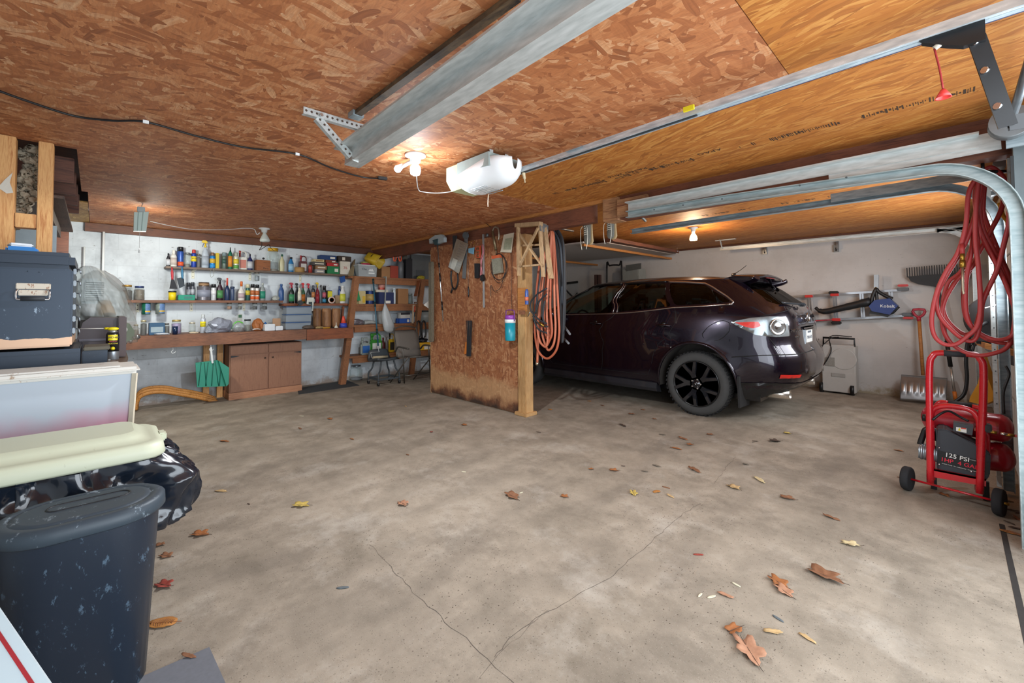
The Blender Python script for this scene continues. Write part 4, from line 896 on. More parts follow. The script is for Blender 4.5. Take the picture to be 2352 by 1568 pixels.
def trigger(label, px0, px1, pyt, zb, x, body, head, band=None, group=None, flip=1):
    t, w, h = place('spray_bottle', label, 'spray bottle', px0, px1, pyt, zb, x, group); r = w/2
    q = B(); q.lathe([(r*.9, 0), (r, .006), (r, h*.48), (r*.75, h*.60), (r*.32, h*.72), (r*.30, h*.76)], seg=18, ell=(.7, 1)); q.obj('body', M(body, .35), t)
    q = B(); q.lathe([(r*.38, h*.75), (r*.38, h*.80), (r*.24, h*.82), (r*.22, h*.90)], seg=12)
    q.prism([(-.010, r*.5*flip, h*.90), (-.010, r*.55*flip, h*.95), (-.010, r*.1*flip, h), (-.010, -r*.7*flip, h), (-.010, -r*.95*flip, h*.97), (-.010, -r*.95*flip, h*.92), (-.010, -r*.2*flip, h*.90)], (.020, 0, 0)); hd = q.obj('spray_head', M(head, .4), t)
    q = B(); q.tube([(0, -r*.3*flip, h*.91), (0, -r*.55*flip, h*.86), (0, -r*.75*flip, h*.76)], .004, 6, 4); q.obj('trigger', M(head if head != '#d9b92a' else '#24355e', .4), hd)
    if band: label_band(r, h*.10, h*.44, M(band, .5), t, ell=.7)
    return t
def carton(name, label, px0, px1, pyt, zb, x, col, depth=.12, word=None, wcol='#20242c', cat='box', rz=0, strip=None, group=None, scol='#e8e4d8', m=None):
    t, w, h = place(name, label, cat, px0, px1, pyt, zb, x, group); t.rotation_euler.z = rz
    q = B(); q.box((0, 0, h/2), (depth, w, h), bev=min(.004, h*.1)); q.obj('body', m or M(col, .7), t)
    if strip: q = B(); q.box((depth/2+.0008, w*strip[0], h*strip[1]), (.001, w*strip[2], h*strip[3])); q.obj('printed_label', M(scol, .6), t)
    if word: text(word, h*.30, (depth/2+.0015, 0, h*.5), FACE_X, M(wcol, .6), t)
    return t
def tin(label, px0, px1, pyt, zb, x, body, band=None, lid='#9aa0a2', group=None, cat='tin'):
    t, w, h = place('paint_tin', label, cat, px0, px1, pyt, zb, x, group); r = w/2
    q = B(); q.lathe([(r*.97, 0), (r, .003), (r*.98, .008), (r*.98, h*.94), (r, h*.97), (r, h)], seg=24); q.obj('body', M(body, .35, .4), t)
    q = B(); q.lathe([(r*.90, h), (r*.90, h+.002), (r*.001, h+.001)], seg=24); q.obj('lid', M(lid, .35, .7), t)
    if band: label_band(r*.985, h*.25, h*.75, M(band, .5), t, seg=24)
    return t
X1 = -7.20
G1 = 'bottles and cans on the top shelf'; G2 = 'bottles and cans on the middle shelf'; G3 = 'sprayers on the red-brown shelf'
bottle('small dark bottle with a white label, first on the left of the top shelf', 381, 390, 581, SH1, X1, '#23242a', '#17181c', '#c9ccd0', group=G1)
bottle('white bottle with a tall white cone cap, second on the top shelf', 390.5, 405.5, 574, SH1, X1, '#d9d8cf', '#e4e1d3', '#c3b8ae', neck=.42, capf=.28, group=G1)
can('tall blue and orange can with a black cap on the top shelf', 407, 421, 567, SH1, X1, '#2b52a0', '#15171c', None, '#d9572c', domed=False, group=G1)
can('blue can half hidden behind the tall blue and orange one', 405, 413, 568, SH1, X1-.06, '#26488e', '#1b2a44', group=G1, domed=False)
jar('empty clear glass jar with a grey lid on the top shelf', 423, 436.5, 580, SH1, X1, '#7e8380', '#7d7a6e', .2, group=G1)
can('blue can with a yellow shield and red cap on the top shelf', 438, 450.5, 573, SH1, X1, '#22409a', '#b8342c', '#e6cf28', group=G1, word='WD-40')
jar('dark jar of small parts right of the red-capped can', 451, 460, 583, SH1, X1, '#6e6a66', '#554b44', .75, group=G1)
trigger('translucent spray bottle with a big yellow trigger head, tallest on the top shelf', 462, 479, 552, SH1, X1, '#aeb9c4', '#d9b92a', '#a3adb8', group=G1)
can('bright blue can with a red and yellow emblem on the top shelf', 481, 494, 580, SH1, X1, '#1f7cc0', '#7c5a40', '#cfa93a', '#2a8fd4', group=G1)
carton('tin_box', 'narrow yellow tin behind the bright blue can', 494, 502, 581, SH1, X1-.02, '#cdb334', .05, cat='tin')
can('grey-green can with a grey cap on the top shelf', 508.5, 520.5, 580, SH1, X1, '#59695f', '#73858a', '#39574e', domed=False, group=G1)
t = bottle('green sealant tube with a white top and a black nozzle', 523, 533, 568, SH1, X1, '#1f6a52', '#1c2b28', '#d88a34', ell=1, neck=.22, shoulder=.72, capf=.16, group=G1, name='sealant_tube', cat='tube')
can('pale can with a yellow and green label beside the white jug', 535.5, 548, 580, SH1, X1+.02, '#c8cbb8', '#9ba596', '#d6c23c', '#5f9b4c', group=G1)
def jug(label, px0, px1, pyt, zb, x, body, cap, band, group=None, name='jug', h2=1.):
    t, w, h = place(name, label, 'jug', px0, px1, pyt, zb, x, group)
    q = B(); q.box((0, 0, h*.34), (w*.5, w*.98, h*.68), bev=w*.10); q.obj('body', M(body, .4), t)
    q = B(); q.tube([(0, w*.40, h*.62), (0, w*.40, h*.85), (0, w*.22, h*.95), (0, -w*.10, h*.95), (0, -w*.25, h*.80), (0, -w*.25, h*.66)], w*.07, 8, 5); q.obj('handle', M(body, .4), t)
    q = B(); q.cyl((0, -w*.30, h*.84), (0, -w*.30, h*1.0), w*.12, seg=12); q.cyl((0, -w*.30, h*.64), (0, -w*.30, h*.84), w*.10, seg=12); q.obj('cap', M(cap, .4), t)
    q = B(); q.box((w*.252, 0, h*.32), (.001, w*.72, h*.42)); q.obj('printed_label', M(band, .5), t); return t
jug('white plastic jug with a loop handle and a red cap on the top shelf', 546, 567, 576, SH1, X1-.04, '#d6d6cc', '#a63a34', '#c27a6a')
bottle('small dark blue bottle with a silver lower half on the top shelf', 567.5, 580, 583, SH1, X1, '#1f2858', '#22242a', '#c4c8cc', neck=.22, group=G1)
t = carton('wooden_box', 'small wooden drawer box with a round black knob on the top shelf', 586, 618, 598, SH1, X1, '#7a4a2a', .14, m=wood('box_wood', '#6e3f22', '#93592f', 1))
q = B(); q.ball((.055, 0, PX(602, 596, X1).z-SH1+.012), .016, 12); q.obj('knob', BLK, t); text('Parts', .035, (.0715, .03, .035), FACE_X, M('#3a2418', .6), t, 'handwriting')
jar('large empty glass jar with a yellow lid on the top shelf', 612.5, 640, 570, SH1, X1-.02, '#d9a826', '#9c968a', .06, group=G1)
bottle('clear bottle of pale oil with a green cap on the top shelf', 641.5, 653, 584, SH1, X1, '#c9c39c', '#1f5a44', None, group=G1)
bottle('blue bottle with a dark cap standing alone on the top shelf', 662, 674, 590, SH1, X1, '#2a78b0', '#23262c', '#9cc4dc', neck=.45, group=G1)
jug('dark red and black motor oil jug with a white label on the top shelf', 687, 704.5, 587, SH1, X1-.02, '#5a2428', '#a0343a', '#c9c4be')
t, w, h = place('tape_roll', 'flat tan roll of tape lying in front of the dark red jug', 'tape', 677, 699, 614, SH1, X1+.05)
q = B(); q.lathe([(w*.28, 0), (w*.5, 0), (w*.5, h), (w*.28, h), (w*.28, 0)], seg=24); q.obj('roll', M('#a5814e', .7), t)
t, w, h = place('small_tin', 'little red tin beside the stack of small boxes on the top shelf', 'tin', 708, 717, 609, SH1, X1+.04)
q = B(); q.lathe([(w*.5, 0), (w*.5, h*.8), (w*.42, h)], seg=16); q.obj('body', M('#a03a32', .4), t)
for a in (('grey_box', 'low grey box at the bottom of the left box stack', 721, 742, 619, SH1, '#8d8a8c'), ('brown_box', 'patterned brown box second from the bottom in the left stack', 722, 747, 610.5, None, '#8a6a4a'),
          ('dark_box', 'dark grey long box third in the left stack', 714.5, 744, 602, None, '#4a4846'), ('cream_box', 'cream and gold box on top of the left stack', 718, 741, 596, None, '#c9b88a')):
    z0 = SH1 if a[5] else z_
    t = carton(a[0], a[1], a[2], a[3], a[4], z0, X1+.01, a[6], .14, strip=(0, .5, .7, .3), scol='#d8d2c0' if a[6] != '#c9b88a' else '#8e6a3a'); z_ = PX((a[2]+a[3])/2, a[4], X1+.01).z
for a in (('green_box', 'green flat box at the bottom of the right stack on the top shelf', 748, 775, 612, SH1, '#1f7a48'), ('red_box', 'bright red flat box on the green one', 746.5, 773, 604.5, None, '#b42a2e'),
          ('brown_box', 'red-brown patterned box under the dark blue one', 743.5, 768, 598, None, '#7c3f2c'), ('blue_box', 'wide dark blue box on top of the right stack', 732, 768.5, 587, None, '#24406e')):
    z0 = SH1 if a[5] else z_
    t = carton(a[0], a[1], a[2], a[3], a[4], z0, X1-.01, a[6], .15, strip=(.25, .5, .3, .4)); z_ = PX((a[2]+a[3])/2, a[4], X1-.01).z
t = carton('white_box', 'white carton printed with a red emblem on the top shelf', 778, 800, 601, SH1, X1, '#d9d3c4', .14, word='76', wcol='#b03a34')
carton('dark_box', 'black, red and gold box lying on the white carton', 773.5, 803, 589, PX(789, 601, X1).z, X1, '#3c3028', .13, strip=(-.1, .5, .22, .6), scol='#d8cfc0')
q = B(); a = PX(802, 625, -7.05); c = PX(818, 594, -7.15); q.prism([(-7.04, a.y-.01, 1.78), (-7.04, a.y+.07, 1.78), (-7.22, c.y+.02, c.z), (-7.22, c.y-.03, c.z-.07)], (-.01, -.012, 0)); solo(q, 'picture_frame', M('#8a7a5c', .7), 'tan board leaning at the right end of the top shelf', 'board')
# hanging from top shelf
def brush(label, px, y0, y1, hb, hcol, bcol, w0, lean):
    p0 = PX(px, y0, -7.08); p1 = PX(px+1, y1, -7.08); t = wthing('snow_brush' if 'red' in label else 'bench_brush', label, 'brush', tuple(p0))
    q = B(); q.tube([p0, (p0+p1)/2, p1], [.010, .015, .014, .012], 8, 4); q.obj('handle', M(hcol, .45), t)
    p2 = PX(px+lean[0], hb, -7.08); p3 = PX(px+lean[1], hb, -7.08); q = B(); q.prism([p1+V((0, -.012, 0)), p1+V((0, .016, 0)), p3, p2], (.02, 0, 0)); q.obj('bristles', M(bcol, .8), t); return t
brush('ice scraper brush with a red handle hanging from the left end of the top shelf', 395, 614, 642, 663, '#b02a34', '#26282c', .02, (-6, 12)); 
t = brush('dark brush with a blue-green handle hanging beside the red-handled one', 418, 613, 640, 656, '#2a6a8c', '#2c3a44', .02, (-4, 5))
q = B(); a = PX(406, 638, -7.06); c = PX(424, 657, -7.06); q.prism([PX(406, 639, -7.06), PX(416, 637, -7.06), PX(424, 656, -7.06), PX(412, 662, -7.06)], (.03, 0, 0)); q.obj('brush_block', M('#28323a', .7), t)
q = B(); q.tube([PX(489, 612, -7.07), PX(484, 620, -7.07), PX(483, 632, -7.07), PX(486, 637, -7.07), PX(491, 630, -7.07), PX(490, 618, -7.07), PX(494, 625, -7.07)], .002, 5, 5); solo(q, 'string_loop', M('#8a8878', .8), 'loop of string hanging from the top shelf below the bright blue can', 'string')
def hangjar(label, px0, px1, pyt, pyb, x, fill='#5a5148', lid='#6a665e'):
    zt = PX(px0, pyt, x).z; zb = PX(px0, pyb, x).z; w, y = wpx(px0, px1, x); r = w/2; h = zt-zb; t = thing('hanging_jar', label, 'jar', (x, y, zb))
    q = B(); q.lathe([(r*.9, 0), (r, .006), (r, h*.8), (r*.85, h*.88)], seg=18); q.obj('glass', GLASSC, t); q = B(); q.lathe([(r*.9, h*.86), (r*.92, h)], seg=18); q.obj('lid', M(lid, .4, .5), t)
    q = B(); q.lathe([(r*.8, .004), (r*.9, .01), (r*.9, h*.5), (r*.3, h*.56)], seg=14); q.obj('contents', M(fill, .6, .3, amt=.7, scale=120), t)
s2z = SH2-.036
for a in (('small jar of screws screwed under the middle shelf, leftmost of four', 521, 533.5, '#9a6a48'), ('second small jar of parts under the middle shelf, beside the strip bracket', 547, 556, '#6e6c66'), ('third small jar under the middle shelf, with black and white bits', 579.5, 592, '#33363a'), ('rightmost small jar under the middle shelf, with dark bolts', 602, 614.5, '#2a2c30')):
    z = s2z; px0, px1 = a[1], a[2]; zz = PX(px0, 711, -7.17).z
    w, y = wpx(px0, px1, -7.17); r = w/2; h = z-zz; t = thing('hanging_jar', a[0], 'jar', (-7.17, y, zz), 0, 'jars hanging under the middle shelf')
    q = B(); q.lathe([(r*.9, 0), (r, .006), (r, h*.8), (r*.85, h*.88)], seg=18); q.obj('glass', GLASSC, t); q = B(); q.lathe([(r*.9, h*.86), (r*.92, h)], seg=18); q.obj('lid', M('#6a665e', .4, .5), t)
    q = B(); q.lathe([(r*.8, .004), (r*.9, .01), (r*.9, h*.5), (r*.3, h*.56)], seg=14); q.obj('contents', M(a[3], .6, .3, amt=.7, scale=120), t)
for a in (('clear jar hanging open-lidded under the top shelf', 584, 596, 622, 645, SH1-.029, '#8a949c'), ('dark jar hanging at the left end under the middle shelf', 285, 298, 695, 722, s2z, '#4a423c')):
    zz = PX(a[1], a[4], -7.17).z; w, y = wpx(a[1], a[2], -7.17); r = w/2; h = a[5]-zz; t = thing('hanging_jar', a[0], 'jar', (-7.17, y, zz))
    q = B(); q.lathe([(r*.9, 0), (r, .006), (r, h*.8), (r*.85, h*.88)], seg=18); q.obj('glass', GLASSC, t); q = B(); q.lathe([(r*.9, h*.86), (r*.92, h)], seg=18); q.obj('lid', M('#8a8478', .4, .5), t); q = B(); q.lathe([(r*.8, .004), (r*.9, .01), (r*.9, h*.6), (r*.3, h*.66)], seg=14); q.obj('contents', M(a[6], .6, .3, amt=.7, scale=120), t)
for a in (('green-sided printed can fixed under the middle shelf', 326, 347, 722, '#1f6a50'), ('pale-sided printed can fixed under the middle shelf, right of the green one', 358, 380, 721, '#8a958c')):
    zz = PX(a[1], a[3], -7.16).z; w, y = wpx(a[1], a[2], -7.16); r = w/2; h = s2z-zz; t = thing('coffee_can', a[0], 'can', (-7.16, y, zz))
    q = B(); q.lathe([(r, 0), (r, h)], seg=22); q.obj('body', M(a[4], .4, .2), t)
    q = B(); n = 7; q.grid(lambda u, v: V((cos(-.2+u*1.3)*(r+.001), sin(-.2+u*1.3)*(r+.001), .01+v*(h-.02))), n, 1); q.obj('printed_label', M('#5a7aa8', .5, amt=.4, scale=60), t)
    q = B(); q.grid(lambda u, v: V((cos(-.25+u*1.3)*(r+.002), sin(-.25+u*1.3)*(r+.002), .03+v*.016)), n, 1); q.obj('yellow_stripe', M('#d8b03a', .5), t)
# middle shelf
jar('gold-lidded jar of dark screws at the left end of the middle shelf', 279, 305, 654, SH2, X1+.03, '#a8813c', '#3a3530', .62, group=G2)
jar('blue-lidded jar of mixed nails, second on the middle shelf', 308, 333, 657, SH2, X1+.03, '#2a3a6a', '#6a5c4c', .72, group=G2)
t, w, h = place('plastic_tub', 'bright yellow tub with a black lid on the middle shelf', 'tub', 386.5, 406, 668, SH2, X1+.05)
q = B(); q.lathe([(w*.44, 0), (w*.48, h*.86)], seg=22); q.obj('body', M('#e2c61c', .4), t); q = B(); q.lathe([(w*.5, h*.84), (w*.5, h*.97), (w*.46, h)], seg=22); q.obj('lid', BLK, t)
carton('green_case', 'flat green plastic case lying on the middle shelf', 409, 447, 677, SH2, X1+.05, '#1f8a70', .10, strip=(.1, .5, .5, .4), scol='#2f6f66', cat='case')
for a, c in (((428, 438, 649), 'slim white-labelled can behind the flat green case'), ((438.5, 447, 648), 'slim striped can behind the flat green case, next to the big tins')):
    can(c, *a, SH2, X1-.07, '#5c5f66', '#3a3e44', '#b9bcc2', group=G2, domed=False)
tin('big printed tin of wood stain on the middle shelf', 452, 484, 658, SH2, X1, '#6c6a70', '#8a8f9e')
tin('smaller brown tin stacked on the big printed tin', 456, 481, 648.5, PX(468, 658, X1).z+.002, X1, '#5a4638', '#9c7c5a', lid='#b8bdc0')
can('white can with a black cap and small black marks on the middle shelf', 485, 497, 652.5, SH2, X1+.03, '#cfd2d4', '#1a1c1f', '#e1e2e2', group=G2, domed=False)
trigger('dark trigger sprayer with a green label on the middle shelf', 498, 512.5, 637.5, SH2, X1, '#35202c', '#17181c', '#4f8a52', group=G2)
bottle('dark blue oil can with a tall red spout on the middle shelf', 516, 528, 638, SH2, X1, '#28385a', '#c9402c', None, ell=1, neck=.30, shoulder=.52, capf=.34, group=G2)
bottle('plain dark blue cylinder bottle on the middle shelf', 529, 539, 658, SH2, X1, '#3a4a68', '#2c3a54', None, ell=1, neck=.9, shoulder=.8, group=G2)
bottle('white glue bottle with an orange collar and pointed tip on the middle shelf', 547, 562, 646, SH2, X1+.03, '#d8d4cc', '#d4692e', '#b8a4a8', neck=.34, shoulder=.50, capf=.26, group=G2)
can('blue and yellow can with a cream cap on the middle shelf', 564, 574.5, 653, SH2, X1, '#2f5a54', '#cfc7a0', '#c9b83a', group=G2, domed=False)
can('white and orange can with a black cap, left one of a pair', 575.5, 585.5, 652.5, SH2, X1+.02, '#d4d4d0', '#17191d', '#b86a3c', '#d8602c', group=G2, domed=False)
can('white and orange can with a black cap, right one of a pair', 586, 596, 653.5, SH2, X1+.02, '#d4d4d0', '#17191d', '#b86a3c', '#d8602c', group=G2, domed=False)
bottle('grey bottle with a green label and a sloping shoulder on the middle shelf', 597, 610, 650, SH2, X1, '#8d9492', '#b9bdb6', '#2f8a70', neck=.3, group=G2)
def crumple(label, name, cat, c, d, m, seed, amp=.35, parent=None, n=3, solid=False):
    q = B(); r = bmesh.ops.create_icosphere(q.bm, subdivisions=n, radius=1); s_ = V((seed*3.1, seed*1.7, 0))
    for v in q.bm.verts:
        k = v.co.copy(); dv = noise.noise(k*1.7+s_)*amp+abs(noise.noise(k*3.9+s_))*amp*.6; v.co = V(((k.x*(1+dv))*d[0]/2, (k.y*(1+dv))*d[1]/2, max(-1, k.z*1.25*(1+dv*.7)+.0)*d[2]/2+d[2]/2))
    for v in q.bm.verts: v.co += V(c)
    return q
q = crumple('', '', '', tuple(PX(634, 688, X1)*1.0)[:2]+(SH2,), (.08, .10, .065), None, 3); solo(q, 'crumpled_bag', M('#a9ada6', .5, amt=.3, scale=60), 'crumpled clear bag of bits near the right end of the middle shelf', 'bag')
bottle('blue bottle leaning on the right end of the middle shelf', 640, 652.5, 652, SH2, X1, '#37588c', '#3b5c90', None, neck=.42, group=G2)
# sprayers
Z2 = SH2B
trigger('black sprayer with a red head and green-white label, leftmost of the sprayers', 664, 676.5, 649, Z2, X1+.06, '#14201c', '#a8283a', '#3c8a5c', group=G3)
bottle('cream slim bottle with a grey cap in front of the sprayers', 684, 692.5, 655, Z2, X1+.07, '#cfcdb4', '#8e928a', '#d8d6c4', neck=.4, group=G3)
trigger('black bottle with a black head behind the cream slim bottle', 678, 687, 650, Z2, X1-.04, '#1d2226', '#1c1e22', group=G3)
trigger('green and orange sprayer with a bright red head', 692, 701, 649.5, Z2, X1, '#2a5a34', '#c8242c', '#d87c2c', group=G3)
trigger('dark sprayer with a wide red head in the middle of the crowd', 704, 714, 650.5, Z2, X1, '#23262c', '#b8283a', '#5a646a', group=G3)
can('slim black can with an orange and silver label among the sprayers', 716, 723.5, 655, Z2, X1+.05, '#2a2e36', '#3a4450', '#b87a4a', '#b8bcc2', group=G3)
trigger('red sprayer with a yellow head, right of the slim black can', 725, 733.5, 648.5, Z2, X1, '#8a2430', '#d9b92a', '#a8323c', group=G3)
bottle('slim grey bottle with a dark neck beside the yellow-headed sprayer', 734.5, 740, 654, Z2, X1, '#4a545a', '#23262a', neck=.5, group=G3)
can('black can ringed with pink and blue stripes', 741, 749, 656, Z2, X1+.04, '#23262e', '#17181c', '#b85a6a', '#3a86a8', group=G3, domed=False)
carton('yellow_box', 'small yellow and black box behind the round sticker', 750.5, 762, 667, Z2, X1, '#2c2c20', .06, strip=(0, .7, .9, .5), scol='#cfc52a')
t = thing('round_lid', 'round white lid with an orange ring print standing on edge', 'lid', (X1+.08, wpx(753.5, 769.5, X1+.08)[1], Z2)); w = wpx(753.5, 769.5, X1+.08)[0]
q = B(); q.lathe([(w/2, 0), (w/2, .012), (w*.44, .015), (.001, .015)], (0, 0, w/2), 28, (1, 0, 0)); q.obj('disc', M('#cfc6bd', .5), t); q = B(); q.lathe([(w*.36, .016), (w*.30, .016), (w*.30, .0165), (w*.36, .0165), (w*.36, .016)], (0, 0, w/2), 28, (1, 0, 0)); q.obj('ring_print', M('#c2785c', .5), t)
carton('cardboard_piece', 'small brown cardboard piece beside the white bottle', 769.5, 781, 678, Z2, X1, '#a08464', .05)
bottle('white squeeze bottle with a yellow label at the end of the sprayer shelf', 781, 793.5, 656, Z2, X1+.05, '#dcdcd8', '#e0e0dc', '#cfd04a', neck=.45, group=G3)
t = can('blue can behind the white squeeze bottle', 777, 783, 657, Z2, X1-.06, '#2a4a8a', '#22386a', group=G3)
q = B(); q.prism([PX(779, 637, -7.1), PX(790, 633, -7.1), PX(792, 646, -7.1), PX(782, 650, -7.1)], (.03, 0, 0)); solo(q, 'cloth_pad', M('#1f4a8a', .8), 'dark blue pad hanging at the right end under the top shelf', 'pad')
# shelf unit contents, top board
ZT = 1.777
t, w, h = place('storage_box', 'clear plastic box with handwriting and a white mountain print under a pink cloth', 'box', 815.5, 859, 609, ZT, -7.1)
q = B(); q.rings([[(-.11, -w*.46, 0), (.11, -w*.46, 0), (.11, w*.46, 0), (-.11, w*.46, 0)], [(-.12, -w*.5, h*.94), (.12, -w*.5, h*.94), (.12, w*.5, h*.94), (-.12, w*.5, h*.94)]], smooth=False); q.obj('body', M('#8e979a', .35, amt=.25), t)
q = B(); q.box((0, 0, h*.96), (.25, w*1.02, h*.08), bev=.004); q.obj('lid', M('#c5cacc', .4), t)
text('Chu', .05, (.118, -w*.18, h*.62), basis((0, 1, 0), (1, 0, -.1)), M('#2f3034', .6), t, 'handwriting')
q = B(); q.prism([(.1175, w*.02, h*.45), (.1175, w*.12, h*.68), (.1175, w*.17, h*.56), (.1175, w*.22, h*.72), (.1175, w*.33, h*.45)], (.001, 0, 0)); q.obj('mountain_print', WHITE, t); q = B(); q.box((.117, w*.2, h*.30), (.001, w*.32, h*.12)); q.obj('word_print', WHITE, t)
zt = PX(837, 609, -7.1).z+.006
q = crumple('', '', '', (-7.05, PX(840, 609, -7.05).y, zt-.004), (.12, .15, .028), None, 8); solo(q, 'pink_cloth', M('#d23a66', .8), 'bright pink cloth on the lid of the clear plastic box', 'cloth')
q = B(); p = PX(842, 604, -7.18); q.box((-7.18, p.y, zt+.038), (.10, .17, .045), bev=.003); solo(q, 'yellow_green_book', M('#a3a45a', .7), 'yellow-green box lying behind the pink cloth', 'box')
bu = wthing('square_bucket', 'yellow square bucket lying tipped over on top of the boxes, mouth towards the room', 'bucket', tuple(PX(860, 600, -7.08)))
m0 = PX(874, 602, -6.93); k0 = PX(845, 591, -7.16); ax = (m0-k0).normalized(); u_ = V((0, .62, .78)); u_ = (u_-ax*u_.dot(ax)).normalized(); v_ = ax.cross(u_)
def sq(c, r): return rnd_sq(c, r)
def rnd_sq(c, r):
    out = []
    for i in range(24):
        a = 2*pi*i/24; k = (abs(cos(a))**5+abs(sin(a))**5)**(-1/5); out.append(c+u_*cos(a)*k*r+v_*sin(a)*k*r)
    return out
q = B(); q.rings([rnd_sq(k0, .070), rnd_sq(k0+ax*.01, .082), rnd_sq(m0, .096)], cap=False); q.face(rnd_sq(k0, .070)); q.obj('body', M('#c9a92a', .45), bu, solid=.003, fix=False)
q = B(); q.tube(rnd_sq(m0, .098), .006, 6, 1, closed=True); q.obj('rim', M('#d8b44a', .4), bu)
q = B(); c_ = (m0+k0)/2+(u_+v_*-0)*.0; s_ = k0*.55+m0*.45; nn = V((.5, -.45, .74)); q.box(s_+u_*.0-v_*.0+V((.04, -.045, .058)), (.002, .07, .05), R=basis(ax, (.65, -.3, .7))); q.obj('dark_print', M('#3a3620', .6), bu)
carton('cardboard_box', 'brown cardboard box under the mouth of the yellow bucket', 871, 890.5, 613, ZT, -7.12, '#8a6038', .18, m=CARD)
carton('red_box', 'faded red box beside the brown cardboard box on the top board', 891.5, 910, 611, ZT, -7.12, '#a3402e', .16)
bottle('grey plastic-wrapped roll standing on the top board', 911, 926, 592, ZT, -7.12, '#6a6e72', '#5c6064', ell=1, neck=.85, shoulder=.8, name='wrapped_roll', cat='roll')
carton('speaker_box', 'tall black box standing on the top board', 927.5, 942, 594, ZT, -7.14, '#26262c', .16)
t = carton('framed_panel', 'grey framed panel leaning at the right end of the top board', 943.5, 1000, 586, ZT, -7.2, '#6c7274', .04); 
q = B(); w, _ = wpx(946, 969, -7.17); q.box((.024, -.08, .10), (.006, .19, .17)); q.obj('inner_panel', M('#525b60', .5), t)
q = crumple('', '', '', (-7.05, PX(967, 640, -7.05).y, ZT), (.10, .15, .06), None, 5); solo(q, 'work_gloves', M('#b4a632', .8, amt=.4, scale=30), 'yellow work gloves lying in front of the grey framed panel', 'gloves')
# orange tool hanging
og = wthing('cable_reel', 'pair of orange-handled shears hanging by a chain near the ceiling in the corner', 'tool', tuple(PX(912, 590, -6.6)))
for px in (906.5, 919):
    q = B(); q.tube([PX(px+3.2*cos(a), 590+9.5*sin(a), -6.6) for a in [2*pi*k/14 for k in range(14)]], .012, 6, 2, closed=True); q.obj('handle', M('#d8562e', .5), og)
q = B(); q.tube([PX(924, 592, -6.6), PX(936, 590, -6.55)], .035, 8, 1); q.obj('mesh_bag', M('#4a4a44', .9, amt=.5, scale=60), og)
q = B(); q.tube([PX(913, 580, -6.6), PX(914, 572, -6.6), PX(914, 566, -6.6)], .004, 6, 2); q.obj('chain', STEEL, og)
q = B(); p = PX(928, 566, -6.5); q.box(p, (.02, .09, .12)); solo(q, 'plywood_offcut', W_TRIM, 'small square of plywood fixed up in the far corner', 'board')
# second board
Zs = SH2B-.01+.001
q = B(); q.prism([PX(807, 667, -7.1), PX(816, 667, -7.1), PX(821.5, 690, -7.1)+V((0, 0, -.002)), PX(813, 690, -7.1)+V((0, 0, -.002))], (.12, 0, 0)); o = solo(q, 'green_folder', M('#1f8a4c', .5), 'green folder leaning on the second board of the shelf unit', 'folder')
t = carton('yellow_carton', 'cream and yellow printed carton next to the green folder', 821, 837, 668, Zs, -7.1, '#cdbb86', .10, strip=(.25, .35, .4, .5), scol='#d8b02c'); 
tin('blue paint tin with a gold band on the second board', 838, 859, 668, Zs, -7.1, '#20386c', '#b89c5c')
t = carton('tool_box', 'dark blue toolbox with a small white label on the second board', 866, 902, 671.5, Zs, -7.12, '#232f58', .18, strip=(.05, .16, .30, .24), cat='toolbox')
carton('white_slab', 'thin white slab lying on the dark blue toolbox', 861, 888, 665.5, PX(880, 671.5, -7.12).z+.001, -7.10, '#c9c0ac', .12)
tin('red and white patterned tin on top of the white slab', 869, 884, 647, PX(880, 665.5, -7.10).z+.002, -7.12, '#a8463c', '#c98a7c', lid='#b0564a')
bottle('tall white tube with a blue foot beside the toolbox', 902.5, 908.5, 661, Zs, -7.05, '#c4ced2', '#c4ced2', None, ell=1, neck=.95, shoulder=.8)
carton('cardboard_box', 'plain brown cardboard box on the second board', 909.5, 933, 663, Zs, -7.12, '#8a5c34', .16, m=CARD)
jar('cloudy glass jar beside the farther leaning post', 934.5, 947, 674, Zs, -7.1, '#8d9896', '#6f7d7c', .8)
# third board
q = crumple('', '', '', (-7.1, PX(818, 745, -7.1).y, SH3), (.16, .25, .085), None, 11); solo(q, 'food_bag', M('#7c7478', .35, amt=.6, scale=25), 'clear bag of dark red lumps on the third board', 'bag')
q = B(); a = PX(836, 742, -7.05); c = PX(866, 742, -7.05); q.tube([(-7.05, a.y, SH3+.035), (-7.05, (a.y+c.y)/2, SH3+.04), (-7.05, c.y, SH3+.02)], [.034, .032, .028, .02], 12, 4); solo(q, 'clear_tube', M('#a4a9a6', .3, amt=.3, scale=40), 'clear plastic sleeve lying right of the bag of red lumps', 'tube')
t, w, h = place('plastic_bucket', 'white bucket with faint writing on the third board behind the hanging bag', 'bucket', 868, 893, 712, SH3, -7.12)
q = B(); q.lathe([(w*.44, 0), (w*.5, h*.97), (w*.52, h*.98), (w*.52, h), (w*.46, h)], seg=24); q.obj('body', M('#c9cccb', .45), t)
for k in range(5): q = B(); q.grid(lambda u, v: V((cos(-.6+u*1.1)*(w*.475), sin(-.6+u*1.1)*(w*.475), h*(.25+.10*k)+v*.006)), 6, 1); q.obj('text_line', M('#8f979a', .6), t)
carton('blue_carton', 'blue carton on the third board near the leaning post', 913, 938, 731, SH3, -7.08, '#2450a0', .14, strip=(.3, .5, .2, .6))
carton('white_dark_box', 'white box with a dark top resting on the blue carton', 917, 938, 718, PX(925, 731, -7.08).z+.001, -7.1, '#c9c6c0', .12, strip=(0, .82, 1, .36), scol='#24222a')
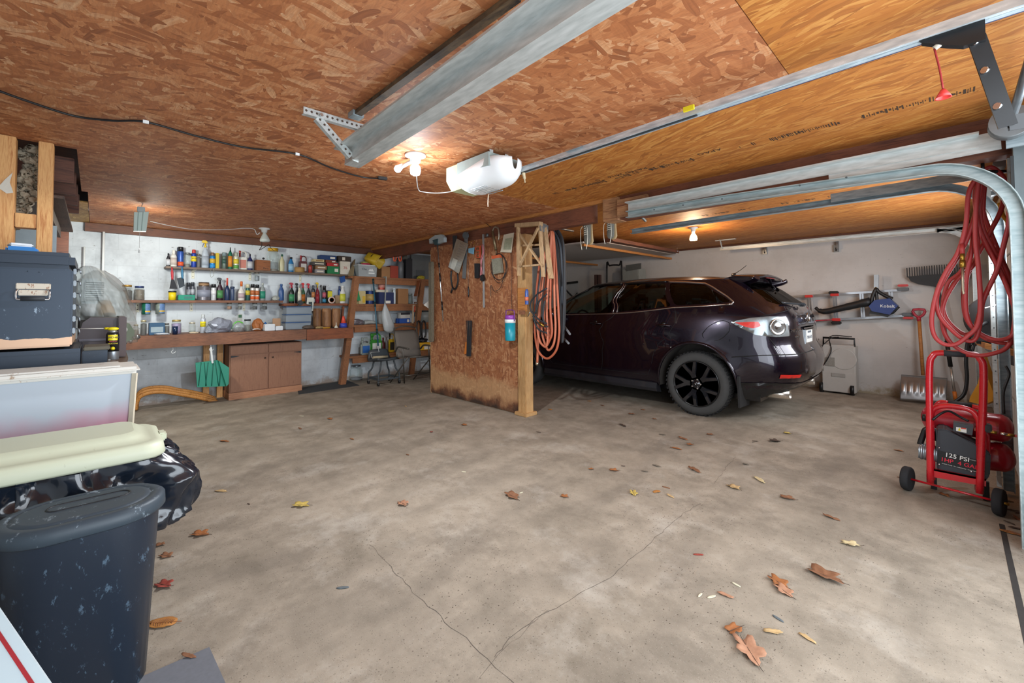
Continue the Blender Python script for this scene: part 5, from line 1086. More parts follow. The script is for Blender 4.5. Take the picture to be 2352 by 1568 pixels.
# hanging bag and pole
q = B(); p0 = PX(887, 636, -6.90); p1 = PX(884, 697, -6.90); q.bar(p0, p1, .012, .022, upv=(1, 0, 0)); q.bar(p0, p0+V((-.10, 0, .0)), .012, .022); solo(q, 'hook_strap', M('#9aa09c', .5, .3), 'pale metal strap hooked over the top board, carrying a plastic bag', 'strap')
bg = B(); rg = []
for k, (py, w_) in enumerate(((696, 1.5), (704, 5), (716, 11), (730, 15), (745, 17.5), (757, 17), (763, 9))):
    c_ = PX(884+.14*(py-696)*.9+(2 if py > 740 else 0), py, -6.87); r_ = w_*.0059
    rg.append([c_+V((cos(2*pi*i/28)*r_*.6*(1+.22*noise.noise(V((cos(2*pi*i/28)*2.5, sin(2*pi*i/28)*2.5, k*.35)))), sin(2*pi*i/28)*r_*(1+.25*noise.noise(V((cos(2*pi*i/28)*3, sin(2*pi*i/28)*3, k*.4+7)))), 0)) for i in range(28)])
bg.rings(rg); solo(bg, 'plastic_bag', frost('bag_film', '#c6cccd', alpha=.72), 'white plastic carrier bag hanging from the pale strap', 'bag')
rp = wthing('paint_roller', 'blue extension pole with a paint roller resting on the grey stool', 'paint roller', tuple(PX(868, 800, -6.6)))
q = B(); p0 = PX(857, 640, -6.80); p1 = PX(868.5, 794, -6.62); q.cyl(p0, p1, .0125, seg=12); q.obj('pole', M('#2e5a6c', .4), rp)
for f in (.0, .35, .75): q = B(); c_ = p0+(p1-p0)*f; q.cyl(c_, c_+(p1-p0).normalized()*.08, .017, seg=12); q.obj('grip', M('#16302e', .6), rp)
q = B(); y2 = -6.60; q.tube([p1, PX(870, 806, y2), PX(870, 808, y2), PX(853, 809, y2), PX(852, 812, y2), PX(854, 822, y2), PX(858, 822, y2)], .004, 6, 2); q.obj('frame', M('#c9ccca', .35, .5), rp)
q = B(); q.cyl(PX(856.5, 821.5, y2), PX(890, 818.5, y2), .022, seg=18); q.obj('roller_sleeve', M('#b4a586', .9, amt=.35, scale=50), rp, label='paint-stained roller sleeve')
# lowest board
Z4 = SH4+.001
t = jug('green motor oil jug with a white label on the lowest board', 849, 876, 765, Z4, -7.05, '#3f8f34', '#3a8a30', '#e4e2da')
q = B(); q.prism([(.042, -.03, .165), (.042, -.005, .10), (.042, .02, .165), (.042, .008, .165), (.042, -.005, .13), (.042, -.018, .165)], (.001, 0, 0)); q.obj('vee_mark', M('#2a50a8', .5), t, label='blue and red V mark')
jug('clear gallon jug with a blue label at the left of the lowest board', 828, 850, 775, Z4, -7.05, '#9aa39c', '#9aa39c', '#2a66b0')
bottle('dark red bottle behind the back of the grey stool', 876, 885, 775, Z4, -7.1, '#5a1f1c', '#6a2a26'); bottle('smoky slim bottle right of the dark red one', 885.5, 892, 771, Z4, -7.1, '#6c6664', '#8a8480')
jug('yellow and black jug behind the grey stool', 893, 906, 765, Z4, -7.1, '#c9a61c', '#23221c', '#23221c')
carton('yellow_crate', 'yellow and white carton behind the folding chair', 958, 984, 786, Z4, -7.0, '#d8a41c', .14, strip=(.2, .3, .5, .4)); 
q = crumple('', '', '', (-7.05, PX(970, 780, -7.05).y, PX(970, 786, -7.0).z), (.14, .20, .07), None, 21); solo(q, 'dark_bag', M('#23272f', .4), 'dark plastic bag lying on the yellow carton', 'bag')
t, w, h = place('plastic_bucket', 'grey translucent bucket with a dark rim on the third board at the far right', 'bucket', 962, 988, 714, SH3, -7.1)
q = B(); q.lathe([(w*.42, 0), (w*.5, h*.95)], seg=22); q.obj('body', M('#8d9390', .4), t); q = B(); q.lathe([(w*.52, h*.93), (w*.54, h), (w*.45, h)], seg=22); q.obj('rim', M('#2b3030', .5), t)
for px, l in ((962, 'left'), (973.5, 'right')):
    q = B(); q.tube([PX(px-4, 775, -6.88), PX(px-4.5, 745, -6.88), PX(px, 737, -6.88), PX(px+4, 745, -6.88), PX(px+4, 768, -6.88), PX(px+1, 775, -6.88)], .014, 8, 4); solo(q, 'black_strap_loop', BLK, l+' one of two thick black hose loops hanging below the third board', 'loop')
q = B(); q.bar(PX(950, 700, -6.88), PX(947.5, 742, -6.88), .02, .035, upv=(1, 0, 0)); solo(q, 'wood_strip', M('#b8a58c', .8), 'pale wooden strip leaning before the third board at the right', 'board')
q = B(); p = PX(957, 690, -6.85); q.bar(PX(958.5, 688, -6.85), PX(955, 762, -6.85), .008, .018, upv=(1, 0, 0)); q.box(PX(956, 695, -6.85), (.03, .07, .03)); q.mi = 1; q.cyl(PX(952.5, 703, -6.85), PX(952, 716, -6.85), .012, seg=10)
solo(q, 'bar_clamp', [M('#6a5240', .5, .5), M('#b0402a', .5)], 'long bar clamp with a red grip hanging near the white card', 'clamp')
q = B(); q.prism([PX(972.5, 700, -5.41), PX(996, 682, -5.41), PX(996, 716, -5.41)], (.004, 0, 0)); solo(q, 'white_card', M('#d5d2c8', .7), 'white card corner sticking out behind the partition edge', 'card')
# bench goods
xb_ = -6.88
jar('short clear jar at the left end of the workbench', 308, 320.5, 745, BT, xb_, '#b0a88a', '#6c6860', .5); jar('tall jar full of dark nails on the workbench', 324, 339, 735, BT, xb_, '#b8ae8c', '#33302c', .75)
t = carton('tin_box', 'dark blue tin box with white pictures on the workbench', 343.5, 379, 741, BT, xb_-.03, '#2f5270', .14, strip=(0, .45, .8, .45), scol='#8fa0a8', cat='tin')
jar('dark little jar beside the blue tin box', 379.5, 391, 742, BT, xb_, '#565450', '#3a3836', .7)
t = jar('wide jar with a gold lid and purple label on the workbench', 395, 418.5, 734, BT, xb_-.03, '#b09a5a', '#9a8ab0', .72)
t, w, h = place('small_cup', 'small dark blue glass in front of the purple-labelled jar', 'cup', 397, 411, 749, BT, -6.775); q = B(); q.lathe([(w*.42, 0), (w*.5, h)], seg=18); q.obj('body', M('#152744', .2), t)
jar('empty clear jar with a cream lid in the middle of the workbench', 435, 451, 740, BT, xb_, '#b9b3a0', '#8e958e', .2)
t = can('white and yellow can with a silver cap on the workbench', 461, 474, 722, BT, xb_, '#b8bfc8', '#b9bfc0', '#e2d21c', None, word='WD-40')
q = crumple('', '', '', (-6.9, PX(505, 760, -6.9).y, BT), (.22, .27, .17), None, 2, ); solo(q, 'plastic_bundle', M('#8b919e', .25, amt=.45, scale=18), 'bundle wrapped in crinkled grey plastic on the workbench', 'bundle')
q = crumple('', '', '', (-6.77, PX(480, 764, -6.77).y, BT), (.06, .09, .05), None, 4); solo(q, 'plastic_scrap', M('#8e96a2', .3, amt=.4, scale=30), 'small crumpled plastic scrap before the grey bundle', 'bag')
t, w, h = place('salad_tub', 'clear plastic tub with a bright green rim holding dark bits', 'tub', 533, 566, 737, BT, -6.88)
q = B(); q.lathe([(w*.42, 0), (w*.5, h*.45), (w*.34, h*.75), (w*.30, h*.78)], seg=22); q.obj('body', PLC, t); q = B(); q.lathe([(w*.38, .005), (w*.40, h*.35), (w*.1, h*.42)], seg=18); q.obj('contents', M('#3a4238', .7, amt=.6, scale=60), t)
q = B(); q.tube([(0, -w*.46, h*.3), (0, -w*.30, h*.78), (0, 0, h*.95), (0, w*.30, h*.78)], .008, 8, 5); q.obj('green_rim', M('#5cc03c', .4), t)
q = B(); p = PX(551, 733, -7.02); q.box((-7.02, p.y, (BT+PX(551, 721, -7.02).z)/2), (.02, .055, PX(551, 721, -7.02).z-BT)); q.mi = 1; q.box((-7.009, p.y, PX(551, 726, -7.02).z), (.002, .04, .04)); solo(q, 'battery_card', [M('#a9ada4', .6), M('#2f5a3c', .6, amt=.5, scale=50)], 'small display card standing behind the green-rimmed tub', 'card')
jar('squat clear jar with a black lid on the workbench', 561, 578, 733, BT, xb_-.02, '#23262a', '#7a7a72', .5)
q = crumple('', '', '', (-6.9, PX(592, 760, -6.9).y, BT), (.12, .13, .15), None, 14); solo(q, 'leather_pouch', M('#9c5c2c', .6, amt=.4), 'tan leather tool pouch standing on the workbench', 'pouch')
q = B(); p = PX(589, 757, -6.83); q.tube([p+V((0, .045*cos(a), .003+.01*sin(a)**2)) + V((.03*sin(a), 0, 0)) for a in [2*pi*k/12 for k in range(12)]], .006, 6, 2, closed=True); solo(q, 'white_ring', WHITE, 'thin white ring lying before the leather pouch', 'ring')
q = crumple('', '', '', (-6.9, PX(609, 758, -6.9).y, BT), (.08, .05, .10), None, 31); solo(q, 'blue_cloth', M('#1f5c9c', .8), 'crumpled blue cloth left of the white boxes', 'cloth')
carton('cardboard_flap', 'upright brown cardboard piece behind the white boxes', 627, 645, 731, BT, -7.0, '#b08a6a', .02)
carton('white_box', 'larger white box at the front of the workbench', 608, 630.5, 744, BT, -6.80, '#d5dade', .10); carton('white_box', 'smaller white box beside the larger one on the workbench', 632, 649, 748.5, BT, -6.80, '#d5dade', .08)
for k, (l, y0, y1) in enumerate((('bottom', 752, 757), ('third', 738.5, 755), ('second', 721, 738), ('top', 703.5, 720.5))):
    if k == 0: zb = BT
    else: zb = zt_+.001
    zt_ = PX(682, (738.5, 721, 703.5, 703.5)[0] if k == 0 else y0, -6.92).z if k else PX(682, 738.8, -6.92).z
    if k == 1: zt_ = PX(682, 721, -6.92).z
    if k == 2: zt_ = PX(682, 703.5, -6.92).z
    if k == 3: break
    w, y = wpx(652+1.0*k, 711+1.2*k, -6.92); h = zt_-zb; t = thing('parts_case', ['bottom', 'middle', 'top'][k]+' one of three stacked clear parts cases with blue edges', 'case', (-6.93, y, zb), 0, 'stacked clear parts cases')
    q = B(); q.box((0, 0, h*.44), (.18, w*.97, h*.86), bev=.004); q.obj('body', frost('case_plastic', '#8d99a3', alpha=.7), t)
    q = B(); q.box((0, 0, h*.94), (.19, w, h*.12), bev=.003); q.obj('blue_lid', M('#1c4a7a', .4), t)
    q = crumple('', '', '', (.03, .02, h*.1), (.10, w*.6, h*.6), None, k+40); q.obj('contents', M('#9aa4ac', .4, .3, amt=.6, scale=80), t)
q = B(); c_ = PX(688, 694, -6.9); q.prism([PX(681, 697, -6.9), PX(686, 690, -6.9), PX(691, 689, -6.9), PX(696, 697, -6.9), PX(690, 701, -6.9), PX(683, 702, -6.9), PX(686, 698, -6.9)], (.03, 0, 0)); solo(q, 'spring_clamp', BLK, 'black spring clamp on the edge of the sprayer shelf', 'clamp')
q = B(); w = 1; q.prism([PX(705.5, 683, -7.0), PX(721, 683, -7.0), PX(719, 714, -7.0), PX(714, 714, -7.0), PX(714, 700, -7.0), PX(704, 698, -7.0)], (.004, 0, 0)); q.mi = 1; q.prism([PX(709, 693, -6.995), PX(717, 693, -6.995), PX(717, 710, -6.995), PX(714.6, 710, -6.995), PX(714.6, 699, -6.995), PX(709, 698, -6.995)], (.002, 0, 0)); solo(q, 'hanging_tag', [M('#c9cbc0', .6), M('#2c3a3c', .6)], 'white and dark printed tag hanging from the sprayer shelf', 'tag')
for i, (a, c_, l) in enumerate(((719.5, 737.5, 'left'), (739, 760.5, 'middle'), (762, 782, 'right'))):
    t, w, h = place('wooden_cylinder', l+' one of three brown bark-like cylinders at the back of the workbench', 'cylinder', a, c_, 708, BT, -7.05, 'brown cylinders at the back of the bench')
    q = B(); q.lathe([(w*.48, 0), (w*.5, h*.1), (w*.49, h*.9), (w*.46, h)], seg=22); q.obj('body', wood('bark_cylinder', '#7a5238', '#a87a50', 2, scale=6, dirt=.3) if i == 0 else bpy.data.materials['bark_cylinder'], t)
t, w, h = place('funnel', 'little white funnel standing upside down on the workbench', 'funnel', 768, 777.5, 740.5, BT, -6.80); q = B(); q.lathe([(w*.5, 0), (w*.48, h*.12), (w*.10, h*.5), (w*.07, h)], seg=18); q.obj('body', M('#d8d6c4', .4), t)
t, w, h = place('party_hat', 'red pointed cone over a blue patterned base at the right end of the workbench', 'cone', 780.5, 798, 725, BT, -6.85); q = B(); q.lathe([(w*.5, h*.0), (w*.42, h*.38)], seg=20); q.obj('base', M('#3a4ab0', .4, amt=.8, scale=60), t); q = B(); q.lathe([(w*.34, h*.36), (w*.12, h*.95), (.001, h)], seg=20); q.obj('cone', M('#e0503c', .45), t)
for a, l, c_, d in (((708, 757), 'heap of small dark parts under the tag on the workbench', '#5a5048', (.10, .16, .05)), ((734, 755), 'tan wooden bits on the front of the workbench', '#a38a5c', (.06, .12, .03)), ((445, 768), 'pale piece of wood lying on the front of the workbench', '#c2b39a', (.05, .10, .02)), ((372, 768), 'silver pliers lying at the front left of the workbench', '#b4bcc4', (.06, .14, .022))):
    p = PX(a[0], a[1], -6.82); q = crumple('', '', '', (-6.82, p.y, BT), d, None, a[0]); solo(q, 'loose_parts', M(c_, .5, amt=.5, scale=60), l, 'parts')
q = B(); p0 = PX(742, 755, -6.78); q.cyl((-6.78, p0.y, BT+.008), (-6.75, p0.y+.10, BT+.008), .007, seg=8); q.mi = 1; q.cyl((-6.75, p0.y+.10, BT+.008), (-6.74, p0.y+.16, BT+.008), .005, seg=8); solo(q, 'screwdriver', [M('#d8a01c', .4), BLK], 'yellow screwdriver lying at the right front of the workbench', 'screwdriver')
q = B(); q.tube([(-6.70, .28, .965-.07), (-6.70, .30, .955-.07), (-6.70, .315, .94-.07)], .02, 8, 2); solo(q, 'clamp_jaw', STEEL, 'bright steel clamp screw at the left corner of the workbench', 'clamp')
# hooks and dustpan under the bench
def hook(px, l):
    p = PX(px, 794, -6.72); z = .78; q = B(); q.tube([(-6.72, p.y, z), (-6.72, p.y+.002, z-.04), (-6.72, p.y-.015, z-.055), (-6.72, p.y-.005, z-.075), (-6.72, p.y+.02, z-.07), (-6.72, p.y+.028, z-.055)], .003, 6, 5); return solo(q, 'cup_hook', WHITE, l, 'hook')
hook(397, 'white cup hook hanging alone under the bench front'); hook(484, 'white cup hook carrying the green dustpan')
dp = wthing('dustpan', 'green ribbed dustpan with a white handle hanging under the workbench', 'dustpan', tuple(PX(485, 860, -6.75)))
q = B(); q.prism([PX(449, 833, -6.74), PX(500, 827, -6.74), PX(524, 843, -6.74), PX(523, 880, -6.74), PX(517, 887, -6.74), PX(453, 889, -6.74)], (-.025, 0, 0)); q.prism([PX(500, 827, -6.74), PX(524, 843, -6.74), PX(523, 880, -6.74), PX(518, 886, -6.74)], (.06, 0, 0)); q.obj('pan', M('#1f8a72', .5), dp)
for a, c_ in ((462, 456), (469, 474), (478, 472), (490, 486), (494, 502), (508, 504)): q = B(); q.tube([PX(a, 832 if a < 480 else 829, -6.735), PX(c_, 886, -6.735)], .004, 5, 1); q.obj('rib', M('#126452', .5), dp)
q = B(); q.bar(PX(484, 797, -6.73), PX(488, 834, -6.73), .02, .03, upv=(1, 0, 0), bev=.004); q.obj('handle', WHITE, dp)
# bent oak pieces
for i, (dy, dx, l) in enumerate(((0, 0, 'front'), (-6.5, -.05, 'middle'), (-13, -.10, 'rear'))):
    pts = [(311+i*1.0, 944-i*5), (314+i, 925+dy), (322+i, 911+dy), (345, 902+dy*.9), (378, 900.5+dy*.9), (415, 906+dy*.8), (450, 912+dy*.8), (478, 918+dy*.7), (499-i*3, 922+dy*.65)]
    P = [PX(a, c_, -7.0-.055*i) for a, c_ in pts]; P[0].z = max(P[0].z, .012); P[0] = V((P[0].x, P[0].y, .014))
    q = B(); q.tube(P, [(.014, .022)]*8+[(.013, .02)], 8, 5, flat=(1, 0, 0)); solo(q, 'bent_wood_runner', W_OAK, l+' one of three bent varnished wood runners leaning on the back wall', 'runner', 'bent wood runners')
q = B(); q.prism([(-6.62, 2.13, .0), (-6.66, 3.06, .0), (-7.26, 3.12, .0), (-7.12, 2.27, .0)], (0, 0, .006)); solo(q, 'rubber_mat', M('#3a3c3e', .9, amt=.3, scale=20), 'dark rubber mat on the floor at the right of the cabinet', 'mat')
p = PZ(815, 871, 0); t = thing('jar', 'large empty glass jar standing on the floor at the foot of the leaning post', 'jar', (-7.22, p.y, 0)); w = .105; q = B(); q.lathe([(w*.85, 0), (w, .02), (w, .17), (w*.7, .215), (w*.68, .235)], seg=24); q.obj('glass', GLASSC, t); q = B(); q.lathe([(w*.72, .232), (w*.72, .25), (w*.66, .252)], seg=24); q.obj('lid', STEEL, t); q = B(); q.lathe([(w*.8, .005), (w*.92, .02), (w*.90, .04), (.001, .05)], seg=20); q.obj('contents', M('#7d7f84', .5, amt=.5), t)
# grey rolling stool
st = wthing('rolling_stool', 'dark grey moulded rolling stool with curved legs and small castors', 'stool', (-6.55, 3.42, 0)); GREYP = M('#3d4347', .55)
def seatf(u, v):
    yy = (u-.5)*.40; r = v; x = -6.38-.30*min(1, v*1.6)-.06*v; z = .385+.02*cos(pi*min(1, v*1.6))-.03*(1-abs(u-.5)*2)*0+ (max(0, v-.55)/.45)**1.2*.19*(1-.25*(abs(u-.5)*2)**3)
    return V((x+.05*(abs(u-.5)*2)**2*0, 3.42+yy*(1-.12*max(0, v-.5)*2)*(.92+.08*sin(pi*v)), z+.02*(abs(u-.5)*2)**2))
q = B(); q.grid(seatf, 14, 18); q.obj('seat', GREYP, st, solid=.035)
for sx_, sy_ in ((0, -1), (0, 1), (1, -1), (1, 1)):
    x0 = -6.42-.24*sx_; y0 = 3.42+sy_*.11; q = B(); q.tube([(x0, y0, .38), (x0+.02*(1-2*sx_), y0+sy_*.03, .25), (x0+.05*(1-2*sx_), y0+sy_*.07, .18), (x0+.05*(1-2*sx_), y0+sy_*.075, .07)], .014, 8, 5); lg = q.obj('leg', GREYP, st)
    c_ = V((x0+.05*(1-2*sx_), y0+sy_*.075, .028)); q = B(); q.cyl(c_+V((0, -.012, 0)), c_+V((0, .012, 0)), .027, seg=16); q.mi = 1; q.box(c_+V((0, 0, .03)), (.03, .03, .025), bev=.004); q.obj('castor', [BLK, STEEL], lg)
q = B(); q.box((-6.38, 3.42, .10), (.02, .34, .03)); q.box((-6.70, 3.42, .10), (.02, .34, .03)); q.box((-6.54, 3.245, .10), (.30, .02, .03)); q.box((-6.54, 3.595, .10), (.30, .02, .03)); q.obj('stretcher', GREYP, st)
# folding sling chair
ch = wthing('folding_chair', 'folding garden chair with a grey-brown mesh back, half behind the partition', 'chair', (-6.2, 4.0, 0)); SLING = M('#6d6760', .9, amt=.25, scale=120); FR = M('#5e5a54', .4, .5)
q = B(); TLc, TRc, BRc, BLc = PX(905, 760, -6.50), PX(957, 758, -6.50), PX(966, 817, -6.28), PX(912, 820, -6.28)
q.grid(lambda u, v: (TLc*(1-u)+TRc*u)*(1-v)+(BLc*(1-u)+BRc*u)*v+V((.02*sin(pi*v), 0, 0)), 6, 8); q.obj('back_sling', SLING, ch, solid=.004)
q = B(); q.grid(lambda u, v: (BLc*(1-u)+BRc*u)*(1-v)+((BLc+V((.38, 0, .03)))*(1-u)+(BRc+V((.38, 0, .03)))*u)*v-V((0, 0, .02*sin(pi*v))), 6, 6); q.obj('seat_sling', SLING, ch, solid=.004)
q = B(); q.tube([BLc, TLc, TLc+V((-.02, .05, .05)), (TLc+TRc)/2+V((-.02, 0, .075)), TRc+V((-.02, -.05, .05)), TRc, BRc], .011, 8, 5); q.obj('back_frame', FR, ch)
q = B(); a = PX(916, 797, -6.1); q.tube([PX(908, 806, -6.30), PX(914, 797, -6.2), a+V((.12, 0, 0)), a+V((.30, 0, -.01))], .014, 8, 4); q.obj('arm', FR, ch)
q = B(); a2 = PX(975, 792, -6.1); q.tube([PX(966, 800, -6.30), a2, a2+V((.30, 0, -.01))], .014, 8, 4); q.obj('arm', FR, ch)
for p_, f_ in ((a+V((.12, 0, 0)), PZ(929, 881, 0)), (a2+V((.12, .0, 0)), PZ(929, 881, 0)+V((.0, .50, 0)))): q = B(); q.tube([p_, f_+V((0, 0, .011))], .011, 8, 1); q.obj('leg', FR, ch)
for p_ in (BLc, BRc): q = B(); q.tube([p_+V((.35, 0, .03)), V((p_.x-.22, p_.y, .011))], .011, 8, 1); q.obj('leg', FR, ch)
q = B(); q.tube([BLc+V((.38, 0, .03)), BRc+V((.38, 0, .03))], .011, 8, 1); q.obj('front_bar', FR, ch); q = B(); c_ = PZ(929, 881, 0); q.tube([c_+V((-.03, 0, .12)), c_+V((-.03, .5, .12))], .008, 8, 1); q.obj('lower_bar', FR, ch)
for a, c_, l in (((656, 700), (651, 757), 'left'), ((788, 704), (784, 752), 'right')):
    q = B(); q.bar(PX(*a, -7.12), V((-7.12, PX(*c_, -7.12).y, .931)), .03, .045, upv=(1, 0, 0)); solo(q, 'shelf_support', W_RED, l+' dark wooden prop between the workbench and the sprayer shelf', 'prop')
# ---------------------------------------------------------------- ceiling lamps
def holder(q, p, r=.058):
    q.lathe([(r, 0), (r, -.012), (r*.55, -.022), (r*.48, -.055), (.001, -.055)], p, 24)
LAMPW = M('#f4f8ff', .5, emit=9.); 
lp = wthing('ceiling_lamp', 'brightest lit bulb on the ceiling, in a white holder with a small side lamp', 'lamp', (-2.53, 1.55, 2.3))
b = B(); holder(b, (-2.53, 1.55, 2.3), .07); b.obj('holder', WHITE, lp)
b = B(); b.lathe([(.001, 0), (.030, .012), (.036, .035), (.034, .06), (.018, .085), (.016, .095)], (-2.53, 1.55, 2.152), 20); b.obj('bulb', LAMPW, lp, label='glowing white bulb')
b = B(); b.lathe([(.001, 0), (.020, .004), (.026, .02), (.018, .05), (.014, .07)], (-2.74, 1.52, 2.235), 16, (.75, .2, .25)); b.obj('side_bulb', LAMPW, lp, label='small glowing side bulb')
b = B(); b.tube([(-2.68, 1.535, 2.25), (-2.60, 1.545, 2.262), (-2.54, 1.55, 2.262)], .014, 8, 3); b.obj('adapter_arm', WHITE, lp)
b = B(); P = [PZ(960, 432, 2.22), PZ(975, 441, 2.20), PZ(1010, 443, 2.19), PZ(1045, 438, 2.2), PZ(1080, 428, 2.21)]; b.tube([(-2.54, 1.56, 2.25)]+[P[0]]+P[1:]+[(-2.49, 1.85, 2.2)], .004, 6, 6); solo(b, 'white_cable', WHITE, 'white cable looping from the bright lamp to the door opener', 'cable')
lp = wthing('ceiling_lamp', 'dim warm floodlight bulb on the amber ceiling above the car', 'lamp', (-2.4, 5.73, 2.3))
b = B(); holder(b, (-2.4, 5.73, 2.3)); b.obj('holder', WHITE, lp); b = B(); b.lathe([(.001, -.178), (.044, -.175), (.052, -.155), (.045, -.12), (.022, -.08), (.017, -.05)], (-2.4, 5.73, 2.3), 24); b.obj('bulb', M('#ffd9b0', .4, emit=1.6), lp, label='warm glowing flood bulb')
lp = wthing('ceiling_lamp', 'unlit white reflector lamp hanging over the top shelf', 'lamp', (-6.28, 1.58, 2.3))
b = B(); holder(b, (-6.28, 1.58, 2.3), .065); b.obj('holder', WHITE, lp)
b = B(); d = V((.0, .05, -1)).normalized(); b.lathe([(.018, .05), (.022, .075), (.055, .14), (.060, .165), (.050, .178), (.001, .18)], (-6.28, 1.58, 2.3), 20, d); b.obj('bulb', M('#cdd6cf', .3), lp)
b = B(); b.tube([(-6.28, 1.55, 2.13), PX(601, 565, -6.25), PX(596, 574, -6.2), PX(610, 566, -6.2), PX(618, 562, -6.25), PX(622, 570, -6.2), PX(630, 575, -6.2)], .004, 6, 5); b.obj('wire', M('#2c241e', .6), lp, label='dark loose wire below the lamp')
b = B(); P = [PX(345, 508, -5.7), PX(400, 520, -5.8), PX(450, 527, -5.9), PX(520, 527, -6.1), PX(560, 524, -6.2), PX(583, 526, -6.25), PX(590, 538, -6.28), PX(597, 534, -6.28)]; b.tube(P, .004, 6, 6); solo(b, 'white_cable', WHITE, 'white cable drooping under the ceiling between the shop light and the reflector lamp', 'cable')
sl = wthing('shop_light', 'pale green-white shop light hanging by a wire at the left back, with a pull cord', 'lamp', tuple(PX(322, 500, -5.6)))
b = B(); TL_, TR_, BR_, BL_ = PX(308, 487, -5.55), PX(342, 486, -5.55), PX(336, 531, -5.55), PX(307, 530, -5.55)
b.prism([TL_, TR_, BR_, BL_], (-.06, 0, 0)); b.obj('housing', M('#bcd2cb', .4, amt=.05), sl)
b = B()
for f in (.30, .62):
    b.bar(TL_*(1-f)+TR_*f+V((.004, 0, 0)), BL_*(1-f)+BR_*f+V((.004, 0, 0)), .004, .004, upv=(1, 0, 0))
b.obj('ridge', M('#9ab4ad', .5), sl)
b = B(); b.box((-5.57, PX(324, 480, -5.57).y, PX(324, 481, -5.57).z), (.03, .06, .05), bev=.004); b.obj('cap', M('#a9b4b4', .5), sl)
b = B(); h_ = PX(325, 474, -5.57); b.tube([h_, h_+V((0, .01, .03)), V((h_.x, h_.y, 2.299))], .003, 5, 4); b.obj('hanging_wire', STEEL, sl)
b = B(); b.tube([PX(321, 531, -5.57), PX(320, 570, -5.57)], .0018, 5, 1); b.tube([PX(320, 570, -5.57), PX(319.5, 580, -5.57)], [.003, .008, .008], 8, 3); b.obj('pull_cord', WHITE, sl)
# ---------------------------------------------------------------- left foreground
SCUFF = scuffed('scuffed_black_metal', '#2a3644', '#7c8b98', .38, .64, 9, .3, rust=(1.095, .05)); SC2 = scuffed('scuffed_dark_metal', '#232e3b', '#6d7c88', .4, .66, 9, .3)
tc = wthing('tool_chest', 'large black metal tool chest with a rusty side handle at the left edge', 'tool chest', (-3.5, -.26, 1.06))
b = B(); b.box((-3.50, -.255, 1.27), (.60, .345, .40), bev=.008); b.obj('body', SCUFF, tc)
b = B(); b.box((-3.495, -.255, 1.5125), (.61, .355, .085), bev=.022); b.obj('lid', SC2, tc)
hd_y = (PX(36, 660, -3.2).y+PX(117, 660, -3.2).y)/2; RUSTW = scuffed('rusty_handle_plate', '#c3b9a8', '#8a5a38', .5, .55, 30)
b = B(); b.box((-3.198, hd_y, 1.378), (.006, .118, .030), bev=.003); b.box((-3.194, hd_y, 1.345), (.012, .10, .028), bev=.003); hp = b.obj('handle_plate', RUSTW, tc, label='rust-stained white handle plate')
b = B(); b.tube([(-3.188, hd_y-.05, 1.362), (-3.182, hd_y-.056, 1.35), (-3.178, hd_y-.055, 1.318), (-3.176, hd_y-.042, 1.312), (-3.176, hd_y+.042, 1.312), (-3.178, hd_y+.055, 1.318), (-3.182, hd_y+.056, 1.35), (-3.188, hd_y+.05, 1.362)], .004, 8, 3); b.obj('bail', CHROME, tc)
b = B(); b.cyl((-3.176, hd_y-.041, 1.316), (-3.176, hd_y+.041, 1.316), .011, seg=14); b.obj('rubber_grip', M('#26292d', .7), tc)
for dy, dz in ((-.02, 1.452), (.018, 1.450)): b = B(); b.ball((-3.199, hd_y+dy, dz), .003, 8); b.obj('rivet', M('#3c4854', .4, .5), tc)
for k in range(6):
    z = 1.46-k*.062; b = B(); b.box((-3.22, -.077, z), (.02, .012, .03), bev=.003); b.tube([(-3.20, -.068, z+.01), (-3.19, -.058, z+.006), (-3.19, -.055, z-.012)], .0035, 6, 3); b.obj('latch', M('#7d8388', .4, .7, amt=.4, scale=50), tc)
lc = wthing('lower_tool_chest', 'dark metal tool chest base directly under the big black chest', 'tool chest', (-3.5, -.24, .93))
b = B(); b.box((-3.50, -.25, .995), (.62, .40, .125), bev=.006); b.obj('body', SC2, lc); b = B(); b.box((-3.19, -.25, 1.048), (.01, .40, .02)); b.obj('rim', SC2, lc); 
b = B(); b.box((-3.34, .005, .985), (.18, .10, .11), bev=.004); b.mi = 1; b.box((-3.35, .012, 1.05), (.26, .105, .018), bev=.004); b.mi = 2; b.box((-3.27, .063, .96), (.008, .01, .05)); solo(b, 'small_metal_case', [SC2, M('#5a5548', .7), CHROME], 'small dark metal case beside the lower tool chest, left of the yellow-topped can', 'case')
bench2 = wthing('side_bench', 'plank-topped bench running along the left wall under the tool chests', 'workbench', (-5, -.4, 0))
b = B(); b.prism([(-6.70, -.92, .915), (-6.70, .22, .915), (-3.95, .17, .915), (-3.19, .12, .915), (-3.19, -.92, .915)], (0, 0, .013)); b.prism([(-6.70, -.92, .885), (-6.70, .20, .885), (-3.95, .15, .885), (-3.20, .10, .885), (-3.20, -.92, .885)], (0, 0, .03)); b.obj('top', W_SHELF, bench2)
for x in (-3.25, -5.0, -6.6): b = B(); b.box((x, .03, .443), (.08, .08, .885)); b.obj('leg', W_OLD, bench2)
pc = V((-3.86, .088, .928)); t = thing('spray_can', 'black and silver spray can with a yellow straw top at the side bench corner', 'spray can', tuple(pc))
q = B(); q.lathe([(.031, 0), (.033, .004), (.033, .055), (.033, .056)], seg=24); q.obj('can_foot', M('#a9b1b8', .3, .8), t); q = B(); q.lathe([(.0331, .055), (.0331, .165), (.026, .180)], seg=24); q.obj('body', M('#17181c', .35), t)
q = B(); q.lathe([(.026, .18), (.020, .186), (.018, .196)], seg=20); q.obj('collar', M('#b4bac0', .3, .8), t)
